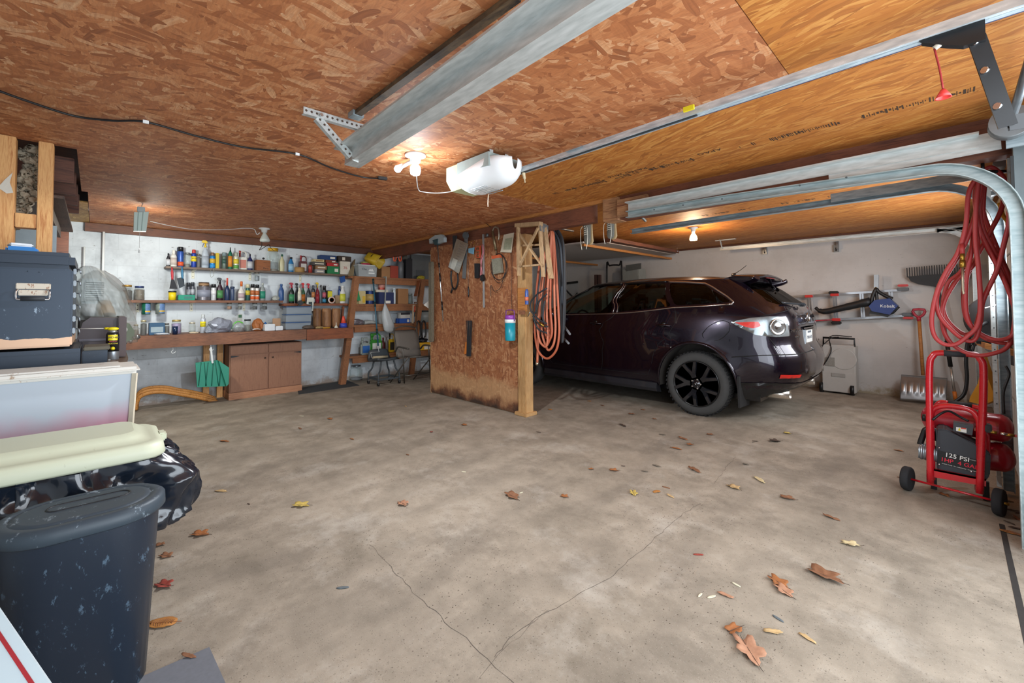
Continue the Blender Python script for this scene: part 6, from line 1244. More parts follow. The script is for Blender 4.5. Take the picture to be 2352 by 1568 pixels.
q = B(); q.ball((0, 0, .202), .030, 16, (.75, 1, .42)); q.tube([(0, -.01, .204), (0, -.04, .206)], .008, 8, 1); q.obj('flip_cap', M('#e6d318', .4), t); q = B(); q.cyl((0, -.04, .207), (0, -.16, .209), .0018, seg=6); q.obj('straw', M('#d6d2c8', .4), t)
q = B(); q.grid(lambda u, v: V((cos(-.75+u*1.5)*.0338, sin(-.75+u*1.5)*.0338, .128+v*.036)), 8, 2); q.obj('yellow_shield', M('#e4d21a', .4), t); text('WD-40', .017, (.0348, .002, .147), FACE_X, M('#15161a', .4), t); text('SPECIALIST', .008, (.0345, .002, .120), FACE_X, M('#c84b4b', .4), t); text('SILICONE', .010, (.0345, .002, .107), FACE_X, M('#e4d21a', .4), t, sx=1.1)
q = B(); q.lathe([(.012, 0), (.001, .0005)], (.0335, 0, .075), 16, (1, 0, 0)); q.obj('yellow_seal', M('#e4d21a', .4), t)
ht = wthing('brown_tool_housing', 'dark brown metal machine housing on the side bench behind the yellow-topped can', 'machine', (-4.2, .04, .93))
b = B(); b.prism([(-4.0, -.085, .93), (-4.0, .115, .93), (-4.0, .115, 1.20), (-4.0, -.02, 1.205), (-4.0, -.055, 1.17), (-4.0, -.085, 1.05)], (-.42, 0, 0)); b.obj('housing', M('#3d3437', .45, amt=.2), ht)
b = B(); b.box((-4.19, .137, 1.07), (.44, .045, .275), bev=.006); b.obj('end_plate', M('#4a3b3a', .5), ht); b = B(); b.box((-3.997, .02, 1.055), (.008, .18, .014)); b.obj('seam_strip', M('#55525c', .4), ht); b = B(); b.box((-3.996, .07, .955), (.01, .07, .04)); b.obj('light_panel', M('#8d8a9c', .5), ht)
cm = wthing('covered_machine', 'bench machine with a white vented head and tan base under a clear plastic sheet', 'machine', (-4.7, .05, .93))
b = B(); b.box((-4.78, -.03, 1.40), (.16, .13, .20), bev=.02); b.obj('vented_head', M('#b9c4c4', .4), cm)
b = B()
for k in range(9): b.box((-4.697, .0, 1.33+k*.017), (.004, .10, .007))
b.obj('vents', M('#1c2226', .6), cm)
b = B(); b.cyl((-4.75, -.03, 1.205), (-4.75, -.03, 1.30), .05, seg=18); b.obj('white_column', WHITE, cm); b = B(); b.cyl((-4.70, .07, 1.205), (-4.75, .05, 1.31), .055, .045, seg=18); b.obj('tan_drum', M('#b08850', .6), cm)
b = B(); b.box((-4.75, .02, 1.067), (.28, .22, .275), bev=.01); b.obj('pedestal', M('#3a3836', .6), cm)
b = B()
def sheet_(u, v):
    a = 2*pi*u; z = 1.60-.42*v; r = .02+.155*min(1, v*2.2)**.55+.05*v; w = 1+.20*noise.noise(V((cos(a)*2.2, sin(a)*2.2, v*2.5)))+.16*abs(noise.noise(V((cos(a)*6+v, sin(a)*6, v*4))))+.05*noise.noise(V((cos(a)*14, sin(a)*14, v*11)))
    return V((-4.75+cos(a)*r*w*.9, .03+sin(a)*r*w*.78-.07*(1-v)+.03*v, z-.025*(sin(a)*.5+.5)*v))
b.grid(sheet_, 96, 48); b.obj('plastic_sheet', frost('hazy_sheet', '#c2ccc8', alpha=.40), cm, fix=False, label='crinkled clear plastic sheet')
b = B()
def sheet2(u, v):
    a = -.9+2.3*u; z = 1.585-.62*v; r = .04+.215*min(1, v*1.8)**.6; return V((-5.05+cos(a)*r*.5, .02+sin(a)*r+.03*noise.noise(V((u*5, v*4, 2))), z))
b.grid(sheet2, 20, 16); b.obj('outer_sheet', frost('dark_sheet', '#7d7468', alpha=.6), cm, fix=False, label='dusty brown outer sheet')
vs_ = wthing('bench_grinder', 'green bench grinder with steel fittings at the left end of the workbench', 'grinder', (-6.3, .2, .93))
b = B(); P = [PX(281, 737, -6.3), PX(298, 743, -6.3), PX(309, 760, -6.3), PX(308, 780, -6.3), PX(281, 786, -6.3)]; b.prism(P, (-.15, 0, 0)); b.obj('guard', M('#34604a', .5, amt=.25), vs_)
b = B(); c_ = PX(283, 757, -6.29); b.lathe([(.035, 0), (.035, .006), (.001, .007)], c_, 20, (1, 0, 0)); b.obj('badge', WHITE, vs_, label='white badge'); b = B(); b.tube([PX(306, 777, -6.27), PX(314, 774, -6.27), PX(320, 777, -6.27)], [.02, .03, .02], 10, 3); b.obj('tool_rest', STEEL, vs_)
b = B(); b.box((-6.42, .17, .958), (.2, .16, .055)); b.obj('foot', BLK, vs_)
# translucent tote
tt = wthing('storage_tote', 'translucent plastic tote with a dirty white lid and pink things inside', 'tote', (-3.0, -.2, .56))
FT = frost('tote_plastic', '#b2bcc6', '#cf8299', .82, .97)
b = B(); b.rings([[V((-2.895-dx, -.62, z)), V((-2.895-dx, .12+dy, z)), V((-3.14+dx, .12+dy, z)), V((-3.14+dx, -.62, z))] for z, dx, dy in ((.56, .02, 0), (.60, .0, .008), (.945, -.012, .022))], smooth=False); b.obj('body', FT, tt)
LID = scuffed('dirty_white_lid', '#cfccc4', '#a08a74', .5, .60, 8)
b = B(); b.box((-3.01, -.22, .957), (.30, .78, .034), bev=.014); b.box((-3.01, -.24, .976), (.24, .68, .012), bev=.005); b.obj('lid', LID, tt)
b = B(); b.bar((-2.885, .135, .60), (-2.875, .15, .94), .012, .02); b.obj('corner_rib', M('#c9c0ac', .5), tt)
b = B(); b.rings([[V((-2.90-dx, -.62, z)), V((-2.90-dx, .10, z)), V((-3.13+dx, .10, z)), V((-3.13+dx, -.62, z))] for z, dx in ((0, .02), (.555, 0))], smooth=False); solo(b, 'grey_tote', M('#6e7276', .6), 'grey tote on the floor carrying the translucent one, almost hidden', 'tote')
# waste can with pale lid and black liner
wc = wthing('waste_can', 'rectangular waste can with a pale cream-green lid and a shiny black liner hanging out', 'waste can', (-2.46, -.1, 0))
b = B(); b.rings([[V((-2.46+sx_*a, -.17+sy_*c_, z)) for sx_, sy_ in ((-1, -1), (-1, 1), (1, 1), (1, -1))] for z, a, c_ in ((0, .13, .30), (.68, .175, .375))], smooth=False); b.obj('body', M('#3a3e44', .6), wc)
PALE = scuffed('pale_lid_plastic', '#c3c8b0', '#9c9d86', .5, .66, 6)
def rrect(cx, cy, a, c_, z, r, n=5):
    out = []
    for sx_, sy_, a0 in ((1, 1, 0), (-1, 1, 90), (-1, -1, 180), (1, -1, 270)):
        for k in range(n+1): t_ = rad(a0+90*k/n); out.append(V((cx+sx_*(a-r)+cos(t_)*r, cy+sy_*(c_-r)+sin(t_)*r, z)))
    return out
b = B(); b.rings([rrect(-2.465, -.19, .215, .405, .665, .07), rrect(-2.465, -.19, .222, .412, .675, .07), rrect(-2.465, -.19, .215, .405, .715, .07), rrect(-2.465, -.19, .19, .38, .728, .06), rrect(-2.465, -.19, .18, .37, .722, .06), rrect(-2.465, -.20, .155, .345, .745, .05), rrect(-2.465, -.20, .13, .325, .762, .05)], smooth=True); b.obj('lid', PALE, wc)
b = B(); b.box((-2.465, .222, .702), (.07, .03, .035), bev=.006); b.obj('lid_tab', PALE, wc)
b = B()
def liner(u, v):
    a = 2*pi*u; k = (abs(cos(a))**6+abs(sin(a))**6)**(-1/6); f = noise.noise(V((cos(a)*4, sin(a)*4, v*2.2)))*.045-abs(noise.noise(V((cos(a)*7+3, sin(a)*7, v*3+u*5))))*.055-abs(noise.noise(V((cos(a)*13+3, sin(a)*13, v*6-u*6))))*.009
    g_ = .055+.095*sin(pi*min(1, v*.9))*(.35+.65*max(0, sin(a))); return V((-2.465+cos(a)*k*(.185+g_*.6+f), -.185+sin(a)*k*(.375+g_+f), .668-.30*v+.02*noise.noise(V((a, v*3, 1)))))
b.grid(liner, 220, 56); BAG = NT('black_liner'); BAG.b.inputs['Coat Weight'].default_value = .6
b.obj('liner', BAG.fin(BAG.mix(BAG.noise(scale=6), lin('#10151e'), lin('#1b2430')), .22), wc, fix=False, label='crinkled black liner')
# slim black bin
bn2 = wthing('slim_bin', 'scratched slim black plastic bin with a rounded lid in the near left corner', 'bin', (-2.0, -.02, 0))
BINM = scuffed('scratched_bin_plastic', '#1d2836', '#4c6072', .36, .59, 22); 
def stad(cx, cy, a, c_, z, n=14):
    out = []
    for sg in (1, -1):
        for k in range(n+1): t_ = pi*k/n; out.append(V((cx+cos(t_)*a*sg, cy+(c_-a*.95)*sg+sin(t_)*a*.95*sg, z)))
    return out
b = B(); b.rings([stad(-2.01, -.015, .105, .155, 0), stad(-2.01, -.015, .112, .165, .01), stad(-2.005, -.012, .138, .19, .575), stad(-2.005, -.012, .138, .19, .58)]); b.obj('body', BINM, bn2)
LB = scuffed('dusty_bin_lid', '#36424c', '#77858f', .5, .60, 16)
b = B(); b.rings([stad(-2.005, -.012, .150, .202, .575), stad(-2.005, -.012, .155, .207, .58), stad(-2.005, -.012, .153, .205, .612), stad(-2.005, -.012, .140, .192, .620), stad(-2.005, -.012, .118, .170, .621), stad(-2.005, -.012, .115, .167, .617), stad(-2.005, -.012, .112, .164, .621), stad(-2.005, -.012, .10, .15, .624)]); b.obj('lid', LB, bn2)
b = B(); b.tube([V((p.x, p.y, .6235)) for p in stad(-2.03, -.0, .03, .10, 0, 8)], .0035, 6, 1, closed=True); b.obj('lid_ridge', M('#151a20', .5), bn2)
# leaning sign board, bottom left
s0 = PX(0, 1400, -1.22); s1 = PX(115, 1568, -1.06); dd = (s1-s0).normalized(); A_ = s0-dd*.16; Bf = s1+dd*((.02-s1.z)/dd.z)
inw = V((A_.x+.10, A_.y-.36, max(.02, A_.z-.28)))-A_; inw = (inw-dd*inw.dot(dd)).normalized(); nn_ = dd.cross(inw).normalized(); nn_ = nn_ if nn_.dot(CO-A_) > 0 else -nn_; b = B(); b.prism([A_, Bf, Bf+inw*.30, A_+inw*.34], -nn_*.006); sg_ = b.obj('sign_board', M('#c6d6dc', .4, amt=.05)); sg_['label'] = 'white board with a red stripe leaning in the bottom left corner'; sg_['category'] = 'board'
b = B(); o1 = A_+inw*.0125+nn_*.0002; o2 = Bf+inw*.0125+nn_*.0002; b.prism([o1, o2, o2+inw*.0052, o1+inw*.0052], nn_*.0008); b.obj('red_stripe', M('#a8242c', .4), sg_, label='red stripe')
b = B(); b.prism([(-1.955, .325, .0), (-1.965, .10, .0), (-1.25, .06, .0), (-1.15, .36, .0)], (0, 0, .010)); solo(b, 'grey_mat', M('#6c6f76', .95, amt=.2, scale=60), 'grey carpet mat on the floor in the near left corner beside the bin', 'mat')
# ---------------------------------------------------------------- partition tools
YP = 3.535
def pp(x, y, o=0.): return PY(x, y, YP-o)
def slab(name, pts, th, m, label, cat, off=0.): q = B(); q.prism([pp(x, y, off) for x, y in pts], (0, -th, 0)); return solo(q, name, m, label, cat)
t = wthing('window_brush', 'telescopic window brush with a grey-green bristle head and striped silver pole hanging on the partition', 'brush', tuple(pp(1010, 640)))
q = B(); q.prism([pp(992, 550), pp(1006, 541), pp(1020, 539), pp(1026, 546), pp(1026, 556), pp(1012, 560), pp(1010, 553), pp(993, 560)], (0, -.05, 0)); q.obj('brush_head', M('#a4aeb0', .8, amt=.3, scale=50), t); q = B(); q.prism([pp(1000, 552, .01), pp(1012, 549, .01), pp(1011, 562, .01), pp(1004, 563, .01)], (0, -.05, 0)); q.obj('head_bracket', M('#2d4c52', .5), t)
a, c_ = pp(1005, 562, .02), pp(1018, 737, .02); q = B(); q.cyl(a, c_, .0085, seg=12); q.obj('pole', M('#c9ced0', .25, .9), t)
for f0, f1 in ((.24, .30), (.38, .49), (.75, .86)): q = B(); q.cyl(a+(c_-a)*f0, a+(c_-a)*f1, .0115, seg=12); q.obj('grip', BLK, t)
slab('hand_saw', [(1041, 541), (1050, 541), (1049, 620), (1042, 620)], .012, M('#23292c', .5), 'flat black bar tool hanging behind the drill bit case', 'tool')
t = wthing('drill_bit_case', 'clear plastic case of steel bits hanging tilted on the partition', 'case', tuple(pp(1052, 590)))
CASE = [(1050, 548), (1076, 560), (1054, 628), (1031, 613)]
q = B(); q.prism([pp(*p, .026) for p in CASE], (0, -.006, 0)); q.obj('tray', M('#9c9078', .4, .3, amt=.3), t)
cs = [pp(*p, .034) for p in CASE]
for k in range(9):
    f = .10+.085*k; q = B(); q.cyl(cs[0]*(1-f)+cs[3]*f+(cs[1]-cs[0])*.35, cs[0]*(1-f)+cs[3]*f+(cs[1]-cs[0])*.9, .0035, seg=6); q.obj('bit', CHROME, t)
q = B(); q.prism([cs[0]*.35+cs[3]*.65+(cs[1]-cs[0])*.15, cs[0]*.35+cs[3]*.65+(cs[1]-cs[0])*.55, cs[3]+(cs[1]-cs[0])*.5, cs[3]+(cs[1]-cs[0])*.15], (0, -.004, 0)); q.obj('insert_card', M('#d2d0c4', .4), t)
q = B(); q.prism([p+V((0, -.002, 0)) for p in cs], (0, -.010, 0)); q.obj('cover', clear('case_lid', (.95, .96, .95), .05, .1), t)
q = B(); q.tube([pp(1037, 621, .012), pp(1036, 640, .012), pp(1040, 660, .012), pp(1047, 662, .012), pp(1052, 645, .012), pp(1051, 628, .012)], .012, 8, 5); q.tube([pp(1040, 660, .012), pp(1036, 672, .012)], .012, 8, 2); solo(q, 'saw_handle', BLK, 'black looped saw handle hanging below the drill bit case', 'saw')
slab('level', [(1069, 534), (1075.5, 533), (1070, 640), (1063, 639)], .012, M('#7c8184', .4, .6), 'grey metal level hanging behind the drill bit case on the right', 'level')
t = slab('metal_disc', [(1071+6*cos(a), 541+8*sin(a)) for a in [2*pi*k/14 for k in range(14)]], .02, M('#5f6a70', .4, .4), 'grey round disc hanging at the top of the level', 'disc', .014)
q = B(); q.tube([pp(1086+4.3*cos(a), 557+5*sin(a), .005) for a in [2*pi*k/14 for k in range(14)]], .003, 6, 1, closed=True); solo(q, 'brass_ring', BRASS, 'small brass ring on a nail near the top of the partition', 'ring')
slab('blue_label', [(1077, 571), (1090, 568), (1088, 584), (1077, 580)], .01, M('#7cb4d0', .6, amt=.3, scale=60), 'small blue and white tag left of the orange scissors', 'tag')
t = wthing('scissors', 'orange-handled scissors hanging open on the partition', 'scissors', tuple(pp(1098, 578)))
for c_ in ((1097, 571), (1098, 587)):
    q = B(); q.tube([pp(c_[0]+5.2*cos(a), c_[1]+5*sin(a), .012) for a in [2*pi*k/12 for k in range(12)]], .004, 6, 1, closed=True); q.obj('finger_loop', M('#e05a34', .4), t)
q = B(); q.prism([pp(1102, 563, .01), pp(1105, 564, .01), pp(1104, 592, .01), pp(1101, 592, .01)], (0, -.004, 0)); q.obj('blade', M('#c9502e', .4), t)
t = wthing('long_screwdriver', 'long thin screwdriver with a black handle hanging on the partition', 'screwdriver', tuple(pp(1075, 640))); q = B(); q.cyl(pp(1075, 594, .01), pp(1075.5, 660, .01), .003, seg=8); q.obj('shaft', M('#b9a89c', .3, .8), t); q = B(); q.tube([pp(1075.5, 658, .012), pp(1076, 668, .012), pp(1076, 681, .012)], [.008, .010, .010, .008], 10, 3); q.obj('handle', BLK, t)
slab('sanding_block', [(1093.5, 605), (1102.5, 605), (1101.5, 638), (1094, 639)], .03, M('#191a1d', .8), 'black oblong block hanging left of the pink strap', 'block')
q = B(); q.tube([pp(1109, 561, .035), pp(1111, 578, .035), pp(1106, 600, .035), pp(1104, 625, .035), pp(1103, 641, .035)], (.005, .008), 8, 5); q.tube([pp(1107, 562, .03), pp(1108, 580, .03), pp(1104, 600, .03), pp(1107, 625, .03), pp(1104, 641, .03)], .004, 8, 5); solo(q, 'pink_strap', M('#c87a84', .5), 'pink curved strap hanging before the silver ruler on the partition', 'strap')
t = wthing('caulking_bar', 'long silver square tube with a black clamp hanging down the middle of the partition', 'tool', tuple(pp(1111, 620))); q = B(); q.bar(pp(1110, 538, .012), pp(1111.5, 706, .012), .018, .018, upv=(0, 1, 0)); q.obj('bar', M('#b4bcbe', .35, .7), t); q = B(); q.prism([pp(1106, 633, .02), pp(1112, 630, .02), pp(1115, 640, .02), pp(1112, 646, .02), pp(1106, 644, .02)], (0, -.025, 0)); q.obj('clamp', BLK, t); q = B(); q.lathe([(.022, 0), (.022, .018), (.001, .02)], pp(1120, 540, .006), 16, (0, -1, 0)); q.obj('wheel', M('#6b7276', .4, .6), t)
t = wthing('grease_gun', 'old brass-coloured grease gun hanging at the top of the partition', 'grease gun', tuple(pp(1140, 550))); q = B(); q.cyl(pp(1131, 531, .02), pp(1139, 573, .02), .017, seg=16); q.cyl(pp(1139, 573, .02), pp(1140, 582, .02), .008, seg=10); q.obj('barrel', M('#8d7f62', .4, .7, amt=.4), t); q = B(); q.tube([pp(1131, 531, .02), pp(1136, 522, .02), pp(1144, 524, .02), pp(1146, 540, .02), pp(1145, 552, .02)], [.010, .014, .012, .009], 8, 4); q.obj('head', M('#9c9484', .35, .8, amt=.4), t); q = B(); q.tube([pp(1127, 522, .02), pp(1118, 514, .02), pp(1106, 513, .02)], .003, 6, 4); q.obj('hose', BLK, t)
t = slab('paper_bag', [(1158, 539), (1181, 534), (1175, 580), (1150, 579)], .006, M('#cdc6b0', .7, amt=.15), 'cream printed paper packet hanging near the top right of the partition', 'packet'); q = B(); q.prism([pp(1160, 548, .0065), pp(1177, 545, .0065), pp(1173, 573, .0065), pp(1156, 573, .0065)], (0, -.0008, 0)); q.obj('printed_panel', M('#9fa48c', .6, amt=.35, scale=60), t)
t = wthing('work_lamp', 'boxed tester with a clear front, hanging in loops of black cord on the partition', 'tester', tuple(pp(1145, 600))); q = B(); q.prism([pp(1134, 592), pp(1153, 590), pp(1157, 626), pp(1138, 630)], (0, -.04, 0)); q.obj('box', M('#8d8c7c', .4, .3, amt=.5, scale=50), t); q = B(); q.prism([pp(1134, 588, .005), pp(1152, 585, .005), pp(1153, 592, .005), pp(1135, 595, .005)], (0, -.04, 0)); q.obj('orange_top', M('#c05a34', .5), t)
for k, (rx, ry) in enumerate(((17, 30), (19, 28), (16, 33))): q = B(); q.tube([pp(1146+rx*cos(a), 612+ry*sin(a)+2*k, .008+.006*k) for a in [2*pi*i/16 for i in range(16)]], .0035, 6, 2, closed=True); q.obj('cord_loop', M('#2b2320', .7), t)
q = B(); q.tube([pp(1160, 625, .02), pp(1150, 660, .02), pp(1135, 668, .02), pp(1128, 655, .02), pp(1127, 680, .02)], .0035, 6, 5); q.obj('cord_tail', M('#2b2320', .7), t)
q = B(); q.cyl(pp(1173, 580, .01), pp(1176, 714, .01), .003, seg=6); q.cyl(pp(1176, 580, .01), pp(1178, 640, .01), .002, seg=6); solo(q, 'thin_rope', M('#3a2c24', .7), 'thin dark cord holding up the teal and purple jug', 'cord')
t = wthing('water_jug', 'teal insulated water jug with a white rim and purple lid and handle', 'jug', tuple(pp(1172, 782))); c_ = pp(1172, 782, .085); q = B(); H_ = pp(1172, 741, .085).z-c_.z; R_j = (pp(1187, 760, .085).x-pp(1157.5, 760, .085).x)/2/1.0*.98; R_j = .062
q.lathe([(R_j*.9, 0), (R_j*.95, .006), (R_j*.95, H_*.1), (R_j*.97, H_*.12), (R_j*.97, H_*.2), (R_j*.98, H_*.22), (R_j, H_)], c_, 28); q.obj('body', M('#128a9c', .35), t); q = B(); q.lathe([(R_j*1.03, H_), (R_j*1.04, H_+.035), (R_j*.98, H_+.04)], c_, 28); q.obj('rim', WHITE, t)
q = B(); q.lathe([(R_j*.98, H_+.038), (R_j*.96, H_+.075), (R_j*.85, H_+.088), (.001, H_+.09)], c_, 28); q.obj('lid', M('#8a3fa0', .35), t)
for s_ in (-1,): q = B(); q.tube([c_+V((-R_j*1.08, 0, H_+.02)), c_+V((-R_j*1.10, 0, H_+.12)), c_+V((-R_j*.8, 0, H_+.145)), c_+V((R_j*.8, 0, H_+.145)), c_+V((R_j*1.10, 0, H_+.12)), c_+V((R_j*1.08, 0, H_+.02))], .006, 6, 4); q.obj('handle', M('#6a2f7c', .4), t)
t = wthing('barbecue_tools', 'packet of black-handled grill tools with an orange strip pinned low on the partition', 'tools', tuple(pp(1078, 775))); q = B(); q.prism([pp(1074, 736), pp(1084.5, 736), pp(1083, 775), pp(1082, 818), pp(1074, 818), pp(1075, 775)], (0, -.02, 0)); q.obj('handles', M('#22262a', .5), t); q = B(); q.prism([pp(1071, 785), pp(1075, 785), pp(1073, 812), pp(1067.5, 813)], (0, -.012, 0)); q.obj('orange_strip', M('#c9742a', .5), t)
for x in (1070, 1074, 1080, 1087): q = B(); q.cyl(pp(x, 727, .02), pp(x-1, 771, .02), .0018, seg=6); q.obj('wire', M('#8a6a54', .4, .6), t)
for k, x in enumerate((1119, 1112, 1172, 1090)): pass
q = B(); q.box((-5.285, 3.505, 1.33), (.085, .05, 1.16), bev=.01)
for v in q.bm.verts: pass
solo(q, 'rolled_tread', M('#6a6252', .9, amt=.8, scale=90), 'long speckled grey-brown tread strip hanging at the left edge of the partition', 'strip')
# wooden step stool on the post
sl = wthing('wooden_step_ladder', 'weathered wooden step ladder top with crossed braces hung high on the post', 'step ladder', (-3.5, 3.45, 1.8)); YL = 3.40
def lb(p0, p1, w, o, name, t_=.02, m=None): q = B(); q.bar(PY(*p0, YL-o), PY(*p1, YL-o), t_, w, upv=(0, 1, 0), bev=.002); q.obj(name, m or W_LADR, sl)
lb((1190, 522), (1192, 633), .05, 0, 'stile'); lb((1240, 512), (1248, 636), .05, 0, 'stile'); lb((1189, 521), (1194, 612), .022, .06, 'stile')
lb((1190, 533), (1247, 612), .03, .025, 'cross_brace'); lb((1236, 523), (1192, 612), .03, .05, 'cross_brace')
lb((1186, 518), (1243, 514), .06, .0, 'top_step', .045); lb((1195, 612), (1240, 608), .03, -.01, 'lower_rung'); lb((1198, 564), (1240, 562), .028, -.05, 'rung')
q = B(); q.bar(PY(1249, 514, YL+.10), PY(1266, 640, YL+.10), .03, .06, upv=(0, 1, 0), bev=.002); q.obj('rear_leg', W_LADR, sl)
q = B(); q.prism([PY(1238, 510, YL-.02), PY(1240, 530, YL-.02), PY(1257, 536, YL+.16), PY(1258, 518, YL+.16)], (.01, 0, 0)); q.obj('metal_cap', M('#7d7f80', .6, .4, amt=.3), sl)
q = B(); q.box((-3.455, 3.529, 1.335), (.13, .03, .27), bev=.002); q.mi = 1; q.box((-3.435, 3.500, 1.19), (.08, .03, .05)); solo(q, 'post_block', [W_TRIM, W_OLD], 'short timber block nailed to the front of the post behind the small can', 'block')
t = thing('small_can', 'small blue and orange aerosol fixed to the block on the post', 'spray can', tuple(PY(1210, 699, 3.485))); t.location.y = 3.485; h = PY(1210, 664, 3.485).z-t.location.z; q = B(); q.lathe([(.020, 0), (.021, .003), (.021, h*.85), (.014, h*.92), (.014, h)], seg=18); q.obj('body', M('#3a5290', .35, amt=.7, scale=40), t); q = B(); q.lathe([(.0215, h*.25), (.0215, h*.5)], seg=18); q.obj('label_band', M('#c86a4a', .5, amt=.4, scale=60), t)
# ---------------------------------------------------------------- hoses on the post side
OR_ = M('#b05c3e', .55, amt=.12); OR2 = M('#bd6e50', .55, amt=.12); BH = M('#26282c', .6); GH = M('#3a4048', .55)
YH = 3.62; XH = lambda x, y, o=0: PY(x, y, YH+o)
oh = wthing('orange_air_hose', 'long orange hose looped over a hook on the far side of the post', 'hose', tuple(XH(1255, 700)))
for i, (pts, r) in enumerate((([(1266, 530), (1262, 600), (1256, 700), (1258, 770), (1255, 795), (1246, 792), (1238, 778), (1235, 740), (1245, 660), (1255, 560), (1266, 530)], 3.3),
                              ([(1268, 530), (1266, 600), (1264, 700), (1268, 760), (1262, 782), (1254, 795), (1244, 790), (1236, 770)], 3.3),
                              ([(1270, 532), (1272, 600), (1274, 700), (1276, 750), (1273, 785), (1264, 802), (1256, 800), (1246, 770), (1243, 740)], 3.4),
                              ([(1271, 534), (1277, 610), (1283, 720), (1284, 770), (1277, 805), (1258, 823), (1240, 812), (1232, 790), (1228, 740), (1234, 650), (1246, 560), (1256, 520)], 3.4),
                              ([(1240, 640), (1239, 720), (1236, 780), (1234, 833)], 3.6),
                              ([(1268, 532), (1258, 610), (1250, 690), (1252, 760), (1257, 778), (1262, 770), (1264, 700), (1270, 600), (1270, 534)], 3.2),
                              ([(1250, 600), (1240, 650), (1231, 700), (1229, 740)], 3.2))):
    q = B(); q.tube([XH(x, y, .02*i) for x, y in pts], r*.00385, 8, 6); q.obj('hose_loop', OR_ if i % 2 else OR2, oh)
q = B(); q.cyl(XH(1234, 832, .08), XH(1233, 838, .08), .016, seg=10); q.obj('end_fitting', M('#b9b09c', .3, .8), oh)
bh = wthing('black_hose', 'thick dark hoses hanging in a bundle right of the orange hose', 'hose', tuple(XH(1290, 640, .3)))
for i, pts in enumerate(([(1262, 524), (1276, 560), (1283, 640), (1288, 720), (1291, 785), (1293, 760), (1296, 650), (1294, 560), (1280, 524)], [(1268, 524), (1286, 560), (1291, 620), (1290, 700), (1285, 640), (1278, 560), (1268, 524)],
                         [(1272, 524), (1290, 556), (1298, 620), (1297, 720), (1292, 786), (1290, 740), (1286, 660), (1283, 580), (1270, 524)], [(1266, 524), (1281, 550), (1287, 600), (1286, 660), (1281, 600), (1275, 550)], [(1276, 524), (1294, 560), (1297, 640), (1292, 760)])):
    q = B(); q.tube([XH(x, y, .12+.02*i) for x, y in pts], .0135, 8, 6); q.obj('hose_loop', GH if i % 2 else BH, bh)
for i, (a, c_) in enumerate((((1294, 746), (1309, 767)), ((1293, 775), (1306, 788)))): q = B(); q.cyl(XH(*a, .3), XH(*c_, .1), .012, seg=10); q.obj('hose_end', M('#6a6c70', .4), bh)
ph = wthing('black_cord_bundle', 'tangle of thin black hose with a brass fitting in front of the orange hose', 'hose', tuple(XH(1235, 700, -.06)))
for pts in ([(1256, 662), (1235, 675), (1221, 690), (1218, 705), (1224, 720), (1240, 735), (1256, 743)], [(1256, 675), (1240, 690), (1232, 710), (1226, 730), (1236, 755), (1256, 765)], [(1258, 750), (1245, 748), (1232, 738), (1224, 725)], [(1245, 600), (1240, 640), (1234, 680), (1230, 720)], [(1251, 690), (1248, 710), (1247, 730), (1252, 745)]):
    q = B(); q.tube([XH(x, y, -.07) for x, y in pts], .010, 8, 6); q.obj('hose_loop', BH, ph)
q = B(); q.cyl(XH(1238, 740, -.09), XH(1249, 749, -.09), .011, seg=10); q.obj('brass_fitting', BRASS, ph); q = B(); q.tube([XH(1218, 715, -.08), XH(1212, 727, -.08)], .005, 6, 1); q.obj('nozzle', STEEL, ph)
q = B(); q.cyl(V((XH(1268, 524).x, 3.60, XH(1268, 521).z)), V((XH(1268, 524).x, 4.0, XH(1268, 521).z)), .012, seg=10); solo(q, 'hose_hook', STEEL, 'steel hook bar under the beam carrying the hoses', 'hook')
# shoes
def shoe(px0, px1, py0, py1, label, dx=0):
    y = 3.70; top = PY((px0+px1)/2, py0-6, y); w = PY(px1, 530, y).x-PY(px0, 530, y).x; L_ = top.z-PY(px0, py1, y).z; t = thing('sneaker', label, 'shoe', (top.x, y, top.z), 0, 'pair of sneakers')
    # local: toe down, sole facing +x, laces facing camera side -x/-y
    R = Matrix.Rotation(rad(84), 3, 'Z')
    prof = ((0, .032, .040), (.10, .036, .044), (.3, .038, .036), (.5, .040, .030), (.7, .044, .024), (.85, .042, .020), (.95, .032, .014), (1., .012, .006))
    q = B(); q.rings([[R@V((-.012+cos(a)*hy*(1.0 if cos(a) > 0 else 1.15), sin(a)*hx, -L_*f)) for a in [2*pi*k/18 for k in range(18)]] for f, hx, hy in prof]); q.obj('upper', M('#5c5b54', .8, amt=.45, scale=70), t)
    q = B(); q.rings([[R@V((.022+cos(a)*.012+(.008 if f > .8 else 0), sin(a)*hx*1.12, -L_*f*1.01)) for a in [2*pi*k/18 for k in range(18)]] for f, hx, hy in prof]); q.obj('sole', M('#b39a72', .7), t, label='tan sole')
    for k in range(5): z = -L_*(.22+.09*k); q = B(); q.tube([R@V((-.035, -.026, z+.006)), R@V((-.058, 0, z)), R@V((-.035, .026, z-.006))], .003, 6, 3); q.obj('lace_row', M('#d4cfc0', .8), t)
    for s_ in (-1, 1): q = B(); q.tube([R@V((-.055, s_*.02, -L_*.2)), R@V((-.062, s_*.045, -L_*.35)), R@V((-.062, s_*.046, -L_*.9)), R@V((-.065, s_*.030, -L_*1.25))], .0025, 6, 5); q.obj('loose_lace', M('#d4cfc0', .8), t)
    q = B(); q.rings([[R@V((-.052+cos(a)*.006, sin(a)*.016, z)) for a in [2*pi*k/10 for k in range(10)]] for z in (.01, -L_*.18)]); q.obj('tongue', M('#9aa0a2', .6), t)
shoe(1337, 1364, 516, 563, 'left one of the two grey sneakers hanging by their heels from the beam'); shoe(1388, 1420, 507, 551, 'right one of the two grey sneakers hanging by their heels from the beam')
